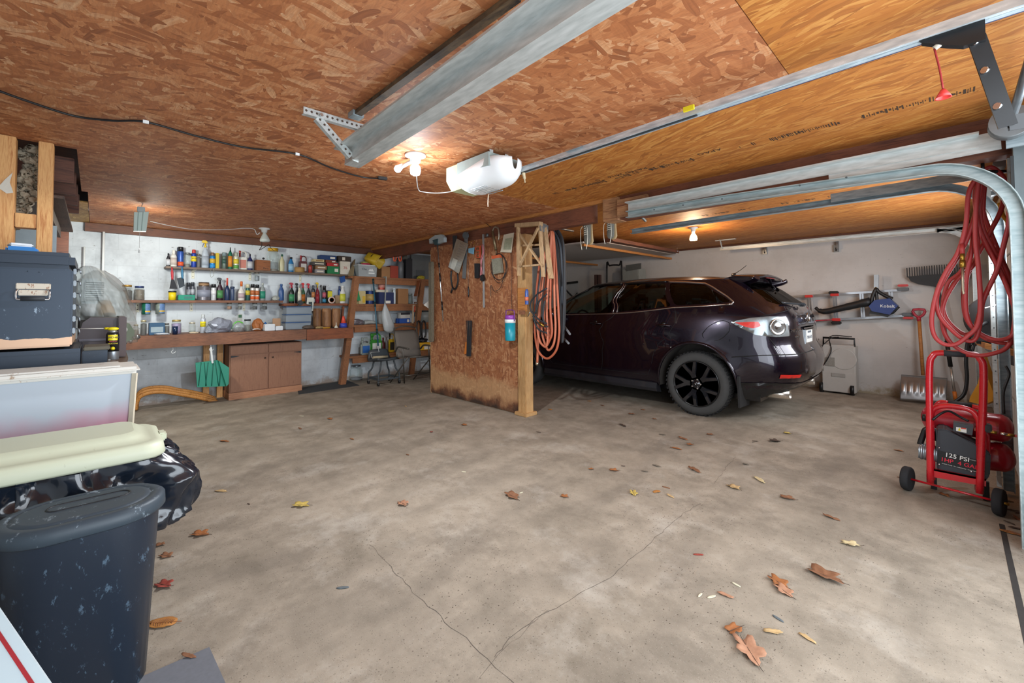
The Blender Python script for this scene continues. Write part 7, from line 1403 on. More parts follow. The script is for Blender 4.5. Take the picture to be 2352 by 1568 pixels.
# ---------------------------------------------------------------- overhead rack in the far bay
q = B(); q.box((-3.72, 6.45, 2.14), (.045, 2.78, .035)); solo(q, 'rack_bar', W_TRIM, 'nearer brown wooden rack bar hung below the far bay ceiling', 'bar')
q = B(); q.box((-5.40, 6.35, 2.14), (.05, 3.0, .035)); solo(q, 'rack_bar', W_TRIM, 'farther brown wooden rack bar, seen behind the hoses', 'bar')
q = B(); q.box((-4.60, 6.05, 2.170), (1.85, 2.1, .02)); solo(q, 'pale_board', M('#b3aca4', .8, amt=.1), 'large pale panel lying on the rack bars above the car hood', 'panel')
q = B(); q.box((-3.38, 6.25, 2.19), (.14, 2.1, .05)); solo(q, 'dark_board', W_DARK, 'dark board stored in front of the pale panel under the far ceiling', 'board'); q = B(); q.box((-3.56, 6.3, 2.1635), (.26, 2.1, .010)); solo(q, 'pale_strip', M('#a89c92', .8), 'narrow pale strip between the dark board and the nearer rack bar', 'strip')
q = B(); q.tube([(-3.3, 7.2, 2.299), (-3.3, 7.2, 2.2)], .002, 5, 1); q.tube([(-3.3, 7.2, 2.2), (-3.29, 7.22, 2.17), (-3.30, 7.18, 2.15)], .003, 5, 3); solo(q, 'wire_hook', CHROME, 'tiny bright wire hook hanging beside the dark board', 'hook')
# things standing behind the car by the right wall / back
q = B(); P = [PY(1396, 645, 7.3), PY(1394, 620, 7.3), PY(1400, 610, 7.3), PY(1422, 609, 7.3), PY(1428, 617, 7.3), PY(1431, 645, 7.3)]; P = [V((P[0].x, 7.3, .01))]+P[1:-1]+[V((P[-1].x, 7.3, .01))]; q.tube(P, .017, 8, 4); solo(q, 'hand_truck_frame', BLK, 'black tubular handle of a cart standing behind the car roof', 'cart')
cb_ = wthing('grey_appliance', 'grey box with a raised dark flap standing behind the car roof against the right wall', 'appliance', tuple(PY(1455, 640, 7.6)))
x0, x1 = PY(1436, 620, 7.6).x, PY(1474, 620, 7.6).x; zt = PY(1455, 618, 7.6).z; q = B(); q.box(((x0+x1)/2, 7.62, zt/2), (x1-x0, .30, zt), bev=.01); q.obj('body', M('#8d918c', .6, amt=.15), cb_); q = B(); q.prism([PY(1438, 623, 7.46), PY(1437, 609, 7.46), PY(1472, 604, 7.46), PY(1472, 617, 7.46)], (0, .02, 0)); q.obj('flap', M('#5d5f5c', .7), cb_)
for px, l in ((1369, 'left'), (1377, 'right')): a = PY(px, 631, 7.2); q = B(); q.box((a.x, 7.2, a.z/2), (.055, .05, a.z)); solo(q, 'brown_post', M('#4a3430', .7), l+' one of two dark brown posts sticking up behind the windscreen', 'post')
sf = wthing('sawhorse_frame', 'black metal stand with crossed legs and a flat top behind the car bonnet', 'stand', (-5.9, 5.6, 0)); XS2 = -5.95
q = B(); q.bar(PX(1288, 652, XS2), PX(1354, 644, XS2), .05, .05, upv=(0, 0, 1)); q.obj('top_bar', BLK, sf)
for a, c_ in (((1296, 662), (1345, 712)), ((1340, 655), (1290, 720)), ((1352, 655), (1300, 722))): a_ = PX(*a, XS2); c2 = PX(*c_, XS2); d_ = c2-a_; q = B(); q.bar(a_, a_+d_*((.015-a_.z)/d_.z), .03, .02, upv=(1, 0, 0)); q.obj('leg', M('#2b2e30', .4), sf)
# ---------------------------------------------------------------- right wall
YW = 7.80
def rw(x, y, o=0.): return PY(x, y, YW-o)
ld = wthing('ladder', 'aluminium ladder with red rung ends hanging sideways on the right wall', 'ladder', tuple(rw(1960, 700))); ALU = M('#a9adb2', .3, .85)
q = B(); q.bar(rw(1800, 683, .03), rw(2070, 666, .03), .03, .035, upv=(0, 1, 0)); q.obj('stile', ALU, ld); q = B(); q.bar(rw(1860, 737, .03), rw(2076, 725, .03), .03, .035, upv=(0, 1, 0)); q.obj('stile', ALU, ld)
for i, x in enumerate((1858, 1917, 1979, 2046)):
    q = B()
    for dx in (-3, 2.5): q.bar(rw(x+dx, 681-.055*(x-1858), .06), rw(x+dx+4, 735-.055*(x-1858), .06), .02, .028, upv=(0, 1, 0))
    q.obj('rung', ALU, ld)
    if i < 2:
        for yy, o in ((680, 0), (737, 4)): q = B(); q.box(rw(x+o, yy-.055*(x-1858), .06), (.10, .05, .04), bev=.006); q.obj('red_end', M('#c8302c', .4), ld)
for x, y in ((1915, 672), (1921, 741)): q = B(); q.box(rw(x, y, .05), (.12, .06, .05), bev=.012); q.obj('black_hinge', BLK, ld)
for x, y, yk in ((2074, 664, 655.5), (2086, 722, 730)): q = B(); q.box(rw(x, y, .03), (.12, .06, .045), bev=.006); q.obj('foot', M('#5a5e60', .5), ld); q = B(); q.box(rw(x, yk, .03), (.11, .04, .03), bev=.008); q.obj('red_knob', M('#c8302c', .4), ld)
q = B(); q.bar(rw(1864, 737, .065), rw(1912, 734, .065), .012, .035, upv=(0, 1, 0)); q.obj('red_label', M('#b8283a', .5, amt=.5, scale=25), ld)
bl = wthing('leaf_blower', 'blue and black leaf blower with a long black nozzle hanging in front of the ladder', 'leaf blower', tuple(rw(2030, 700, .1)))
q = B(); q.prism([rw(1999, 703, .10), rw(2012, 689, .10), rw(2046, 685, .10), rw(2065, 702, .10), rw(2046, 722, .10), rw(2006, 714, .10)], (0, -.16, 0)); q.obj('housing', M('#1d3470', .35), bl)
q = B(); q.tube([rw(1873, 706, .16), rw(1882, 713, .16), rw(1897, 715, .16), rw(1930, 708, .16), rw(1965, 700, .16), rw(2000, 692, .16)], [.022, .035, .042, .045, .05, .06], 14, 4); q.obj('nozzle', M('#1a1c1f', .5), bl)
q = B(); q.tube([rw(2001, 700, .18), rw(2004, 682, .18), rw(2012, 664, .18), rw(2018, 670, .18), rw(2035, 680, .18), rw(2050, 686, .18)], .022, 8, 5); q.tube([rw(2012, 668, .18), rw(2014, 690, .18), rw(2008, 712, .18), rw(2044, 720, .18), rw(2064, 704, .18)], .018, 8, 4); q.obj('handle', BLK, bl)
q = B(); q.prism([rw(2000, 712, .12), rw(2046, 722, .12), rw(2040, 728, .12), rw(2014, 722, .12), rw(1998, 720, .12)], (0, -.08, 0)); q.obj('base', BLK, bl); text('Kobalt', .055, rw(2038, 703, .265), basis((1, 0, -.03), (0, -1, 0)), WHITE, bl)
q = B(); q.bar(rw(2013, 662, .06), rw(2013, 631, .06), .05, .055, upv=(0, 1, 0)); q.mi = 1; q.tube([rw(2012, 660, .08), rw(2008, 666, .12), rw(2014, 668, .14)], .012, 8, 3); solo(q, 'wall_hook', [M('#a9b0b4', .4, .6), BRASS], 'silver wall hook with a yellow tip holding the leaf blower', 'hook')
for i in (0,): pass
rk = wthing('leaf_rake', 'black plastic leaf rake hanging tines up, with its long pole reaching down', 'rake', tuple(rw(2150, 640)))
q = B(); q.prism([rw(2085, 635, .05), rw(2130, 631, .05), rw(2180, 628, .05), rw(2226, 622, .05), rw(2222, 634, .05), rw(2190, 652, .05), rw(2155, 659, .05), rw(2110, 653, .05), rw(2092, 646, .05)], (0, -.02, 0)); q.obj('head', M('#1a1b1c', .6), rk)
for k in range(26):
    f = k/25; x = 2083+f*143; y1 = 635-13*f; q = B(); q.bar(rw(x+1, y1+2, .06), rw(x, 615-f*11-1*sin(pi*f), .06), .01, .016, upv=(0, 1, 0)); q.obj('tine', M('#1a1b1c', .6), rk)
a, c_ = rw(2155, 655, .07), PY(2195, 918, 7.55); m1 = a+(c_-a)*.5; m2 = a+(c_-a)*.72; q = B(); q.cyl(a, m1, .016, seg=10); q.obj('pole', M('#3e4648', .5), rk); q = B(); q.cyl(m1, m2, .022, seg=10); q.obj('pole', BLK, rk); q = B(); q.cyl(m2, a+(c_-a)*.93, .014, seg=10); q.obj('pole', M('#c4c2bc', .3, .7), rk); q = B(); q.cyl(a+(c_-a)*.93, c_, .02, seg=10); q.obj('orange_tip', M('#d0762a', .5), rk)
sv = wthing('snow_shovel', 'snow shovel with a dented metal blade and red grip leaning on the right wall', 'shovel', tuple(PY(2120, 920, 7.6)))
q = B(); gp = [rw(2098, 711, .1), rw(2123, 711, .1), rw(2122, 721, .1), rw(2114, 727, .1), rw(2107, 727, .1), rw(2099, 720, .1)]; q.tube(gp, .016, 8, 2, closed=True); q.tube([rw(2110, 727, .1), rw(2111, 737, .1)], .022, 8, 1); q.obj('grip', M('#a8283a', .45), sv)
q = B(); q.cyl(rw(2111, 733, .1), PY(2120, 862, 7.62), .019, seg=10); q.obj('shaft', W_TRIM, sv)
c4 = [PY(2070, 860, 7.66), PY(2176, 868, 7.66), PY(2174, 925, 7.50), PY(2067, 918, 7.50)]
for p in c4[2:]: p.z = max(p.z, .012)
def blade(u, v): p = (c4[0]*(1-u)+c4[1]*u)*(1-v)+(c4[3]*(1-u)+c4[2]*u)*v; return p+V((0, -.05*sin(pi*v*.9)-.012*abs(sin(u*7*pi))*(.3 < v < .75), 0))
q = B(); q.grid(blade, 42, 12); q.obj('blade', M('#a9abad', .35, .85, amt=.15), sv, solid=.004, label='dented aluminium blade')
ac = wthing('portable_air_conditioner', 'off-white upright appliance with a black top handle and trailing cord against the right wall', 'appliance', tuple(PZ(1925, 900, 0)))
x0 = PY(1888, 850, 7.55).x; x1 = PY(1966, 850, 7.55).x; zt = PY(1925, 792, 7.55).z; YF = 7.52; OW = M('#b9b6b0', .45, amt=.08)
q = B(); q.box(((x0+x1)/2, YF+.14, zt/2+.01), (x1-x0, .26, zt-.02), bev=.02); q.obj('body', OW, ac); xm = (x0+x1)/2
q = B(); q.box((xm, YF+.005, zt*.24), ((x1-x0)*.96, .012, zt*.40), bev=.004); q.obj('lower_panel', OW, ac); q = B(); q.box((xm, YF-.004, zt*.385), (.16, .01, .05), bev=.003); q.obj('tank_grip', M('#9f9c96', .5), ac)
q = B(); q.lathe([(.15, 0), (.147, .004), (.14, .003), (.001, .003)], (xm+.06, YF+.01, zt*.72), 32, (0, -1, 0)); q.obj('round_cover', OW, ac)
q = B(); q.box((x0+.10, YF+.005, zt*.65), (.11, .01, .12)); q.obj('grille', M('#8f8c84', .6, amt=.4, scale=60), ac)
q = B(); q.tube([(x0+.01, YF+.12, zt-.1), (x0+.01, YF+.12, zt+.09), (x1-.02, YF+.12, zt+.09), (x1-.02, YF+.12, zt-.1)], .016, 6, 1); q.obj('handle', BLK, ac); q = B(); q.tube([(xm, YF+.1, zt+.11), (x0+.1, YF+.06, zt+.08), (x0-.06, YF, zt-.15), (x0-.02, YF-.02, zt-.35), (x0+.12, YF-.02, zt-.10), (xm-.1, YF+.1, zt+.11), (xm+.15, YF+.1, zt+.12)], .007, 6, 5); q.obj('cord', BLK, ac)
for x in (x0-.005, x1-.04): q = B(); q.cyl((x-.02, YF+.02, .07), (x+.02, YF+.02, .07), .07, seg=16); q.obj('wheel', BLK, ac)
q = B(); P = [(2252, 819), (2262, 850), (2281, 900), (2280, 921), (2256, 930), (2226, 922), (2228, 912), (2246, 880), (2252, 850)]; q.prism([PY(x, y, 6.6) for x, y in P], (.05, .10, 0)); 
solo(q, 'yellow_sled', M('#c98a1c', .5), 'yellow-orange plastic scoop standing behind the compressor', 'scoop')
sh = wthing('corner_shelf', 'wooden plank shelf on steel uprights behind the red hose', 'shelf', tuple(PY(2290, 800, 5.2))); q = B(); a = PY(2238, 783, 5.6); c_ = PY(2342, 796, 4.5); q.prism([PY(2240, 790, 5.3), PY(2340, 800, 5.3), PY(2345, 822, 4.6), PY(2262, 800, 4.6)], (0, 0, .04)); q.obj('plank', W_TRIM, sh); q = B(); q.prism([PY(2262, 802, 4.6), PY(2345, 822, 4.6), PY(2345, 846, 4.6), PY(2300, 830, 4.6)], (0, .02, 0)); q.obj('bracket', M('#5c5a5a', .7, amt=.4), sh)
fn = wthing('black_disc_tool', 'round black domed machine cover lying on the corner shelf behind the red hose', 'machine', tuple(PY(2296, 735, 4.9))); c_ = PY(2296, 733, 4.9); q = B(); q.lathe([(.185, 0), (.19, .02), (.17, .05), (.10, .062), (.095, .072), (.05, .078), (.045, .09), (.001, .092)], c_, 36, V((-.15, -1, .25))); q.obj('dome', M('#2b2d30', .65, amt=.25), fn); q = B(); q.box(PY(2300, 775, 4.9), (.30, .16, .10), bev=.02); q.obj('base', M('#1f2124', .6), fn); q = B(); q.bar(PY(2262, 707, 4.7), PY(2301, 696, 4.7), .006, .028, upv=(0, 1, 0)); q.obj('metal_strap', M('#c9c6bc', .4, .5), fn)
q = B(); q.tube([PY(2268, 738, 4.85), PY(2235, 760, 4.6), PY(2222, 790, 4.6), PY(2219, 830, 4.6), PY(2221, 870, 4.6), PY(2214, 905, 4.6), PY(2190, 925, 4.6)], .012, 8, 5); solo(q, 'black_hose_line', BLK, 'single black cable dropping from behind the red hose to the compressor', 'cable')
q = B(); q.tube([PY(2241, 792, 4.7), PY(2232, 790, 4.62), PY(2226, 800, 4.62), PY(2232, 808, 4.62), PY(2238, 790, 4.62), PY(2230, 785, 4.62), PY(2228, 812, 4.62), PY(2236, 812, 4.62)], .008, 6, 5); solo(q, 'cable_knot', BLK, 'knotted bundle of black cable hanging off the corner shelf', 'cable')
q = B(); q.tube([PY(2310, 840, 3.9), PY(2318, 860, 3.9), PY(2305, 900, 3.9), PY(2306, 950, 3.9)], .006, 6, 5); solo(q, 'thin_black_wire', BLK, 'thin black wire hanging between the two steel uprights', 'wire')
q = B(); q.tube([PY(2295, 466, 3.9), PY(2300, 482, 3.9), PY(2305, 497, 3.9), PY(2325, 520, 3.9)], .010, 8, 4); solo(q, 'yellow_cable', M('#c9a21c', .5), 'short yellow cable end at the top of the right-hand track', 'cable')
sp_ = wthing('torsion_spring', 'grey torsion tube with a cable drum above the far bay door', 'spring', (.2, 5.8, 2.12)); q = B(); q.cyl((.22, 3.9, 2.12), (.22, 7.7, 2.12), .03, seg=16); q.obj('tube', M('#9aa0a0', .5, .5), sp_)
for y in (4.75, 7.45): q = B(); q.cyl((.22, y-.04, 2.12), (.22, y+.04, 2.12), .06, seg=24); q.obj('drum', M('#7a8082', .4, .6), sp_)
dr = wthing('cable_drum', 'grey cable drum and bracket at the top right beside the door arm', 'drum', (.2, 3.3, 2.15)); q = B(); q.cyl((.22, 3.20, 2.16), (.22, 3.28, 2.16), .075, seg=28); q.obj('drum', M('#7d8284', .45, .6), dr); q = B(); q.cyl((.22, 2.2, 2.16), (.22, 3.42, 2.16), .016, seg=12); q.obj('shaft', STEEL, dr); q = B(); q.box((.26, 3.34, 2.14), (.10, .02, .16)); q.obj('plate', GALV_D, dr)
# red air hose
RH = M('#a83434', .5, amt=.14); rh = wthing('red_air_hose', 'long red air hose hung in big overlapping loops at the right edge', 'hose', tuple(PY(2240, 560, 3.72)))
Yh = 3.74
LOOPS = [[(2252, 395), (2226, 440), (2218, 520), (2200, 580), (2175, 620), (2152, 670), (2140, 730), (2146, 770), (2168, 790), (2196, 790), (2222, 772), (2245, 748), (2252, 700), (2248, 620), (2240, 540), (2246, 430), (2254, 395)],
         [(2254, 395), (2250, 450), (2228, 530), (2206, 580), (2170, 640), (2152, 680), (2156, 720), (2180, 752), (2215, 780), (2240, 778), (2252, 735), (2258, 690), (2290, 620), (2306, 560), (2318, 500), (2310, 420), (2280, 385), (2256, 392)],
         [(2258, 398), (2240, 500), (2232, 570), (2220, 640), (2218, 700), (2226, 740), (2250, 765), (2290, 780), (2325, 770), (2334, 730), (2322, 680), (2296, 620), (2264, 560), (2246, 510), (2240, 440), (2256, 396)],
         [(2260, 400), (2248, 500), (2240, 600), (2200, 640), (2170, 690), (2164, 730), (2172, 770), (2200, 800), (2240, 815), (2280, 812), (2315, 795), (2330, 750), (2330, 690), (2310, 620), (2280, 570), (2256, 520), (2250, 450), (2262, 398)],
         [(2262, 398), (2300, 440), (2300, 480), (2270, 540), (2238, 600), (2216, 650), (2214, 700), (2222, 735), (2244, 762), (2270, 780), (2310, 788), (2345, 783)],
         [(2264, 398), (2258, 470), (2262, 500), (2290, 570), (2320, 640), (2340, 700)],
         [(2236, 560), (2210, 620), (2178, 650), (2166, 700), (2176, 735), (2210, 765), (2236, 760), (2250, 720)]]
for i, pts in enumerate(LOOPS): q = B(); q.tube([PY(x, y, Yh+.022*i) for x, y in pts], .0115, 8, 7); q.obj('hose_loop', RH, rh)
q = B(); q.cyl(PY(2210, 582, Yh-.02), PY(2210.5, 600, Yh-.02), .011, seg=10); q.cyl(PY(2210.5, 598, Yh-.02), PY(2211, 614, Yh-.02), .014, seg=6); q.obj('brass_coupler', BRASS, rh); q = B(); q.tube([PY(2211, 614, Yh-.02), PY(2212, 668, Yh-.02), PY(2214, 675, Yh-.02)], .006, 8, 2); q.obj('nozzle_tube', M('#b4a48c', .35, .8), rh)
q = B(); q.cyl(PY(2210, 560, Yh-.01), PY(2210, 583, Yh-.02), .0115, seg=8); q.obj('hose_end', RH, rh)
q = B(); q.cyl(V((PY(2256, 392, Yh).x, Yh-.06, PY(2256, 400, Yh).z)), V((.33, Yh+.2, PY(2256, 392, Yh).z)), .010, seg=8); q.cyl(V((PY(2256, 392, Yh).x, Yh-.06, PY(2256, 400, Yh).z)), V((PY(2256, 392, Yh).x, Yh-.06, PY(2256, 380, Yh).z)), .008, seg=8); solo(q, 'hose_peg', BLK, 'black peg on the door frame carrying the red hose', 'peg')
# ---------------------------------------------------------------- air compressor
YK = 3.93
ck = wthing('air_compressor', 'red twin-tank air compressor on a two-wheel trolley frame, marked 125 PSI 1HP 4 GAL', 'air compressor', (-.02, 4.05, 0)); RED2 = M('#c01824', .28, coat=.6, amt=.08); REDT = M('#a8182a', .3, coat=.5, amt=.15)
def ky(x, y, o=0.): return PY(x, y, YK+o)
q = B(); q.tube([ky(2137, 1108), ky(2135, 960), ky(2135, 845), ky(2142, 818), ky(2160, 810), ky(2235, 814), ky(2252, 825), ky(2259, 850), ky(2257, 960), ky(2250, 1132)], .0185, 12, 5); q.obj('handle_frame', RED2, ck)
q = B(); q.cyl(ky(2168, 810.5), ky(2218, 813), .021, seg=14); q.obj('handle_grip', M('#2a2c30', .7), ck)
q = B(); q.tube([ky(2141, 1100, .03), ky(2139, 1000, .03), ky(2139, 950, .03), ky(2150, 936, .03), ky(2180, 932, .03), ky(2225, 940, .03), ky(2245, 958, .03), ky(2250, 990, .03), ky(2247, 1126, .03)], .0165, 12, 5); q.obj('inner_frame', RED2, ck)
q = B(); P0, P1 = ky(2142, 1083), ky(2256, 1108); q.prism([ky(2142, 1076), ky(2265, 1100), ky(2265, 1117), ky(2142, 1095)], (0, .02, 0)); q.prism([ky(2142, 1076), ky(2265, 1100), ky(2265, 1100)+V((0, .25, .0)), ky(2142, 1076)+V((0, .25, 0))], (0, 0, -.012)); q.obj('base_plate', RED2, ck)
w0 = PZ(2103, 1130, 0); w1 = PZ(2292, 1178, 0); RW = .078
wl, wr = V((-.245, 3.99, RW)), V((.165, 3.90, RW)); ax = (wr-wl).normalized()
q = B(); q.cyl(wl, wr, .007, seg=10); q.obj('axle', RED2, ck)
for c_ in (wl, wr): q = B(); q.lathe([(.02, -.02), (.055, -.018), (RW-.006, -.022), (RW, -.014), (RW, .014), (RW-.006, .022), (.055, .018), (.02, .02)], c_, 28, ax); q.obj('wheel', M('#232427', .85, amt=.3, scale=40), ck)
q = B(); q.cyl(wr, wr+ax*.04, .008, seg=10); q.obj('axle_nut', BRASS, ck)
def tank(c0, c1, r, nm='tank'):
    q = B(); d = (c1-c0); L_ = d.length; q.lathe([(.001, 0), (r*.5, r*.10), (r*.86, r*.32), (r, r*.62), (r*1.008, r*.64), (r*1.008, r*.70), (r, r*.72), (r, L_-r*.6), (r*.86, L_-r*.3), (r*.5, L_-r*.08), (.001, L_)], c0, 28, d); q.obj(nm, REDT, ck)
tank(PY(2116, 956, 4.22), PY(2330, 987, 4.12), .085); tank(PY(2165, 1035, 4.22), PY(2331, 1052, 4.12), .090)
q = B(); q.tube([PY(2246, 985, 4.0), PY(2262, 1000, 4.02), PY(2264, 1060, 4.02)], .022, 10, 3); q.obj('side_pipe', RED2, ck)
# motor housing
def kq(x, y): return PY(x, y, YK+.02)
HG = [(2150, 985), (2170, 985), (2200, 1000), (2260, 1030), (2276, 1045), (2274, 1092), (2264, 1106), (2152, 1080), (2150, 1030)]
q = B(); q.prism([kq(x, y) for x, y in HG], (0, .17, 0)); bmesh.ops.bevel(q.bm, geom=list(q.bm.edges), offset=.008, segments=2, affect='EDGES'); q.obj('motor_housing', M('#33363c', .55, amt=.15), ck)
q = B(); q.prism([PY(x, y, YK+.0205) for x, y in ((2154, 1033), (2272, 1062), (2271, 1092), (2154, 1064))], (0, -.002, 0)); q.obj('label_panel', M('#0e0f12', .4), ck)
d_ = (PY(2240, 1040, YK)-PY(2160, 1022, YK)).normalized(); Rk = basis(d_, (0, -1, 0)); WH2 = M('#dfe0dd', .5); RD2 = M('#d8203c', .5)
text('125 PSI', .037, PY(2198, 1050, YK+.017), Rk, WH2, ck, bold=.012); text('1HP  4 GAL', .034, PY(2203, 1064, YK+.017), Rk, RD2, ck, bold=.012); text('SINGLE STAGE  OIL LUBRICATED  TWIN TANK', .0075, PY(2203, 1073.5, YK+.017), Rk, WH2, ck, 'small_print'); text('MAXIMUM', .006, PY(2234, 1056.5, YK+.017), Rk, WH2, ck, 'small_print')
for x, y in ((2157, 1028), (2157, 1066), (2231, 1083)): q = B(); q.lathe([(.006, 0), (.005, .003), (.001, .004)], PY(x, y, YK+.016), 10, (0, -1, 0)); q.obj('screw', CHROME, ck)
q = B(); a = PY(2153, 1043, YK+.06); c_ = PY(2110, 1034, YK+.06)
for k in range(9):
    f0 = k/9; p = a+(c_-a)*f0; q.cyl(p, p+(c_-a)*.115, .054 if k % 2 else .050, seg=24)
q.obj('pump_cylinder', M('#a9b2b8', .35, .8), ck)
q = B(); q.tube([PY(2113, 1020, YK+.06), PY(2120, 1000, YK+.06), PY(2128, 985, YK+.06), PY(2150, 990, YK+.06), PY(2152, 1012, YK+.06)], .016, 8, 5); q.obj('air_filter_hose', BLK, ck)
q = B(); q.box(PY(2213, 986, YK+.05), (.135, .06, .075), R=basis(d_, (0, -1, 0))@Matrix.Rotation(0, 3, 'X'), bev=.004) if False else q.prism([PY(x, y, YK+.02) for x, y in ((2190, 969), (2236, 978), (2233, 1000), (2189, 989))], (0, .06, 0)); q.obj('pressure_switch', M('#3a3d42', .5), ck)
q = B(); q.prism([PY(x, y, YK+.0185) for x, y in ((2196, 980), (2220, 983.5), (2220, 994), (2196, 989))], (0, -.001, 0)); lb_ = q.obj('warning_label', M('#dfe0da', .5), ck); q = B(); q.prism([PY(x, y, YK+.017) for x, y in ((2200, 988), (2204, 981.5), (2206.5, 989))], (0, -.001, 0)); q.obj('yellow_triangle', M('#e0c81c', .5), lb_); q = B(); q.prism([PY(x, y, YK+.017) for x, y in ((2207, 981.5), (2219, 983.2), (2219, 985.8), (2207, 984.2))], (0, -.001, 0)); q.obj('red_heading', M('#c8402c', .5), lb_)
q = B(); q.tube([PY(2262, 988, YK-.0), PY(2275, 991, YK), PY(2290, 994, YK)], .010, 8, 2); q.tube([PY(2310, 998, YK), PY(2330, 1000, YK)], .009, 8, 1); q.obj('brass_fitting', BRASS, ck); q = B(); q.cyl(PY(2298, 995, YK), PY(2314, 998, YK), .009, seg=10); q.obj('steel_coupler', CHROME, ck); q = B(); q.box(PY(2267, 982, YK+.01), (.04, .05, .05), bev=.006); q.obj('regulator_knob', BLK, ck)
q = B(); q.tube([PY(2328, 1000, YK), PY(2352, 1004, YK), PY(2390, 1010, YK)], .008, 8, 1); q.obj('air_line', RH, ck); q = B(); q.tube([PY(2142, 964, YK-.02), PY(2160, 950, YK), PY(2180, 944, YK+.03), PY(2205, 957, YK+.05), PY(2225, 967, YK+.05)], .007, 8, 5); q.obj('power_cord', BLK, ck)
q = B(); q.cyl(PY(2178, 925, 4.25), PY(2232, 933, 4.25), .02, seg=12); q.obj('rear_grip', M('#26282b', .7), ck); q = B(); q.tube([PY(2232, 933, 4.25), PY(2255, 940, 4.22), PY(2268, 960, 4.2), PY(2270, 985, 4.18)], .016, 10, 4); q.tube([PY(2178, 925, 4.25), PY(2160, 924, 4.25), PY(2150, 935, 4.25), PY(2150, 960, 4.2)], .016, 10, 4); q.obj('rear_handle', RED2, ck)
q = B(); q.cyl(PY(2118, 958, YK+.12), PY(2132, 960, YK+.12), .024, seg=14); q.obj('drain_cap', BLK, ck)
for x in (-.12, .12): q = B(); q.box((x, 4.14, .06), (.03, .03, .12)); q.obj('rubber_foot', BLK, ck)
# ---------------------------------------------------------------- leaves
LC = {'o': '#955c30', 'b': '#80563a', 'p': '#a97c60', 't': '#b89a6c', 'y': '#b8a052', 'r': '#8e3a2e', 'g': '#6e6558', 'c': '#c4b288', 'd': '#4a3a30', 'k': '#5c6468', 'f': '#aa7236', 'w': '#cfcab0'}
LM = {k: M(v, .75, amt=.35, scale=60) for k, v in LC.items()}
CN = {'o': 'orange-brown', 'b': 'brown', 'p': 'pinkish-brown', 't': 'tan', 'y': 'yellowish', 'r': 'reddish', 'g': 'grey-brown', 'c': 'cream', 'd': 'dark', 'k': 'slate grey', 'f': 'ribbed orange', 'w': 'whitish'}
def leaf(px, py, size, ang, kind, shape, where, z0=.002, mid=None):
    p = PZ(px, py, z0); rnd = random.Random(int(px*7+py)); n = 22; L_ = size; pts = []
    for k in range(n):
        a = 2*pi*k/n
        if shape == 'lobe': r = .5*(.55+.45*abs(cos(a*2.5+.3)))*(1+rnd.uniform(-.12, .12)); x, y = cos(a)*r*1.05, sin(a)*r*.72
        elif shape == 'oval': x, y = cos(a)*.5, sin(a)*.27*(1+.12*cos(a))
        elif shape == 'chip': x, y = cos(a)*.5, sin(a)*.13
        else: r = .5*(1+rnd.uniform(-.18, .18)); x, y = cos(a)*r, sin(a)*r*.30
        pts.append((x*L_, y*L_))
    q = B(); curl = .38 if shape in ('lobe', 'roll') else (.10 if shape == 'oval' else .03)
    R = Matrix.Rotation(ang, 3, 'Z'); s1 = rnd.uniform(-1, 1)
    def up_(x, y): return abs(y)/L_*curl*1.5*L_*.6+max(0, x/L_*s1)*curl*L_*.5+noise.noise(V((x*40, y*40, px)))*L_*.05*(curl > .05)+L_*.05*(curl > .05)
    rgs = []
    for f in (1., .66, .33): rgs.append([q.bm.verts.new(R@V((x*f, y*f, up_(x*f, y*f)))) for x, y in pts])
    c_ = q.bm.verts.new((0, 0, up_(0, 0)))
    for a_, b_ in zip(rgs, rgs[1:]):
        for i in range(n): f = q.bm.faces.new((a_[i], a_[(i+1) % n], b_[(i+1) % n], b_[i])); f.smooth = True
    for i in range(n): f = q.bm.faces.new((rgs[-1][i], rgs[-1][(i+1) % n], c_)); f.smooth = True
    mn = min(v.co.z for v in q.bm.verts)
    for v in q.bm.verts: v.co.z -= mn
    nm = {'chip': 'wood_chip'}.get(shape, 'fallen_leaf') if kind != 'k' else 'stone_chip'
    word = {'lobe': 'lobed leaf', 'oval': 'oval leaf', 'chip': 'chip', 'roll': 'curled leaf'}[shape]
    o = q.obj(nm, LM[kind], None, solid=.0012 if shape != 'chip' else .003, fix=False); o.location = p
    if shape in ('lobe', 'oval') and size > .06:
        s_ = B(); s_.tube([R@V((x, 0, up_(x, 0)-mn+.0015)) for x in (-L_*.45, 0, L_*.5, L_*.68)], .0011, 5, 3); s_.obj('leaf_stalk', LM['d' if kind != 'f' else 'o'], o)
        if kind == 'f':
            for k in range(9):
                for sd in (-1, 1): x = -L_*.38+k*L_*.085; s_ = B(); s_.tube([R@V((x, 0, up_(x, 0)-mn+.0015)), R@V((x+L_*.09, sd*L_*.20*(1-abs(k-4)/7), up_(x+L_*.09, sd*L_*.18)-mn+.0012))], .0009, 4, 1); s_.obj('leaf_vein', LM['b'], o)
    o['label'] = f"{CN[kind]} {word} on the concrete, {where}"; o['category'] = 'leaf' if nm == 'fallen_leaf' else 'chip'; o['group'] = 'fallen leaves and chips on the floor'
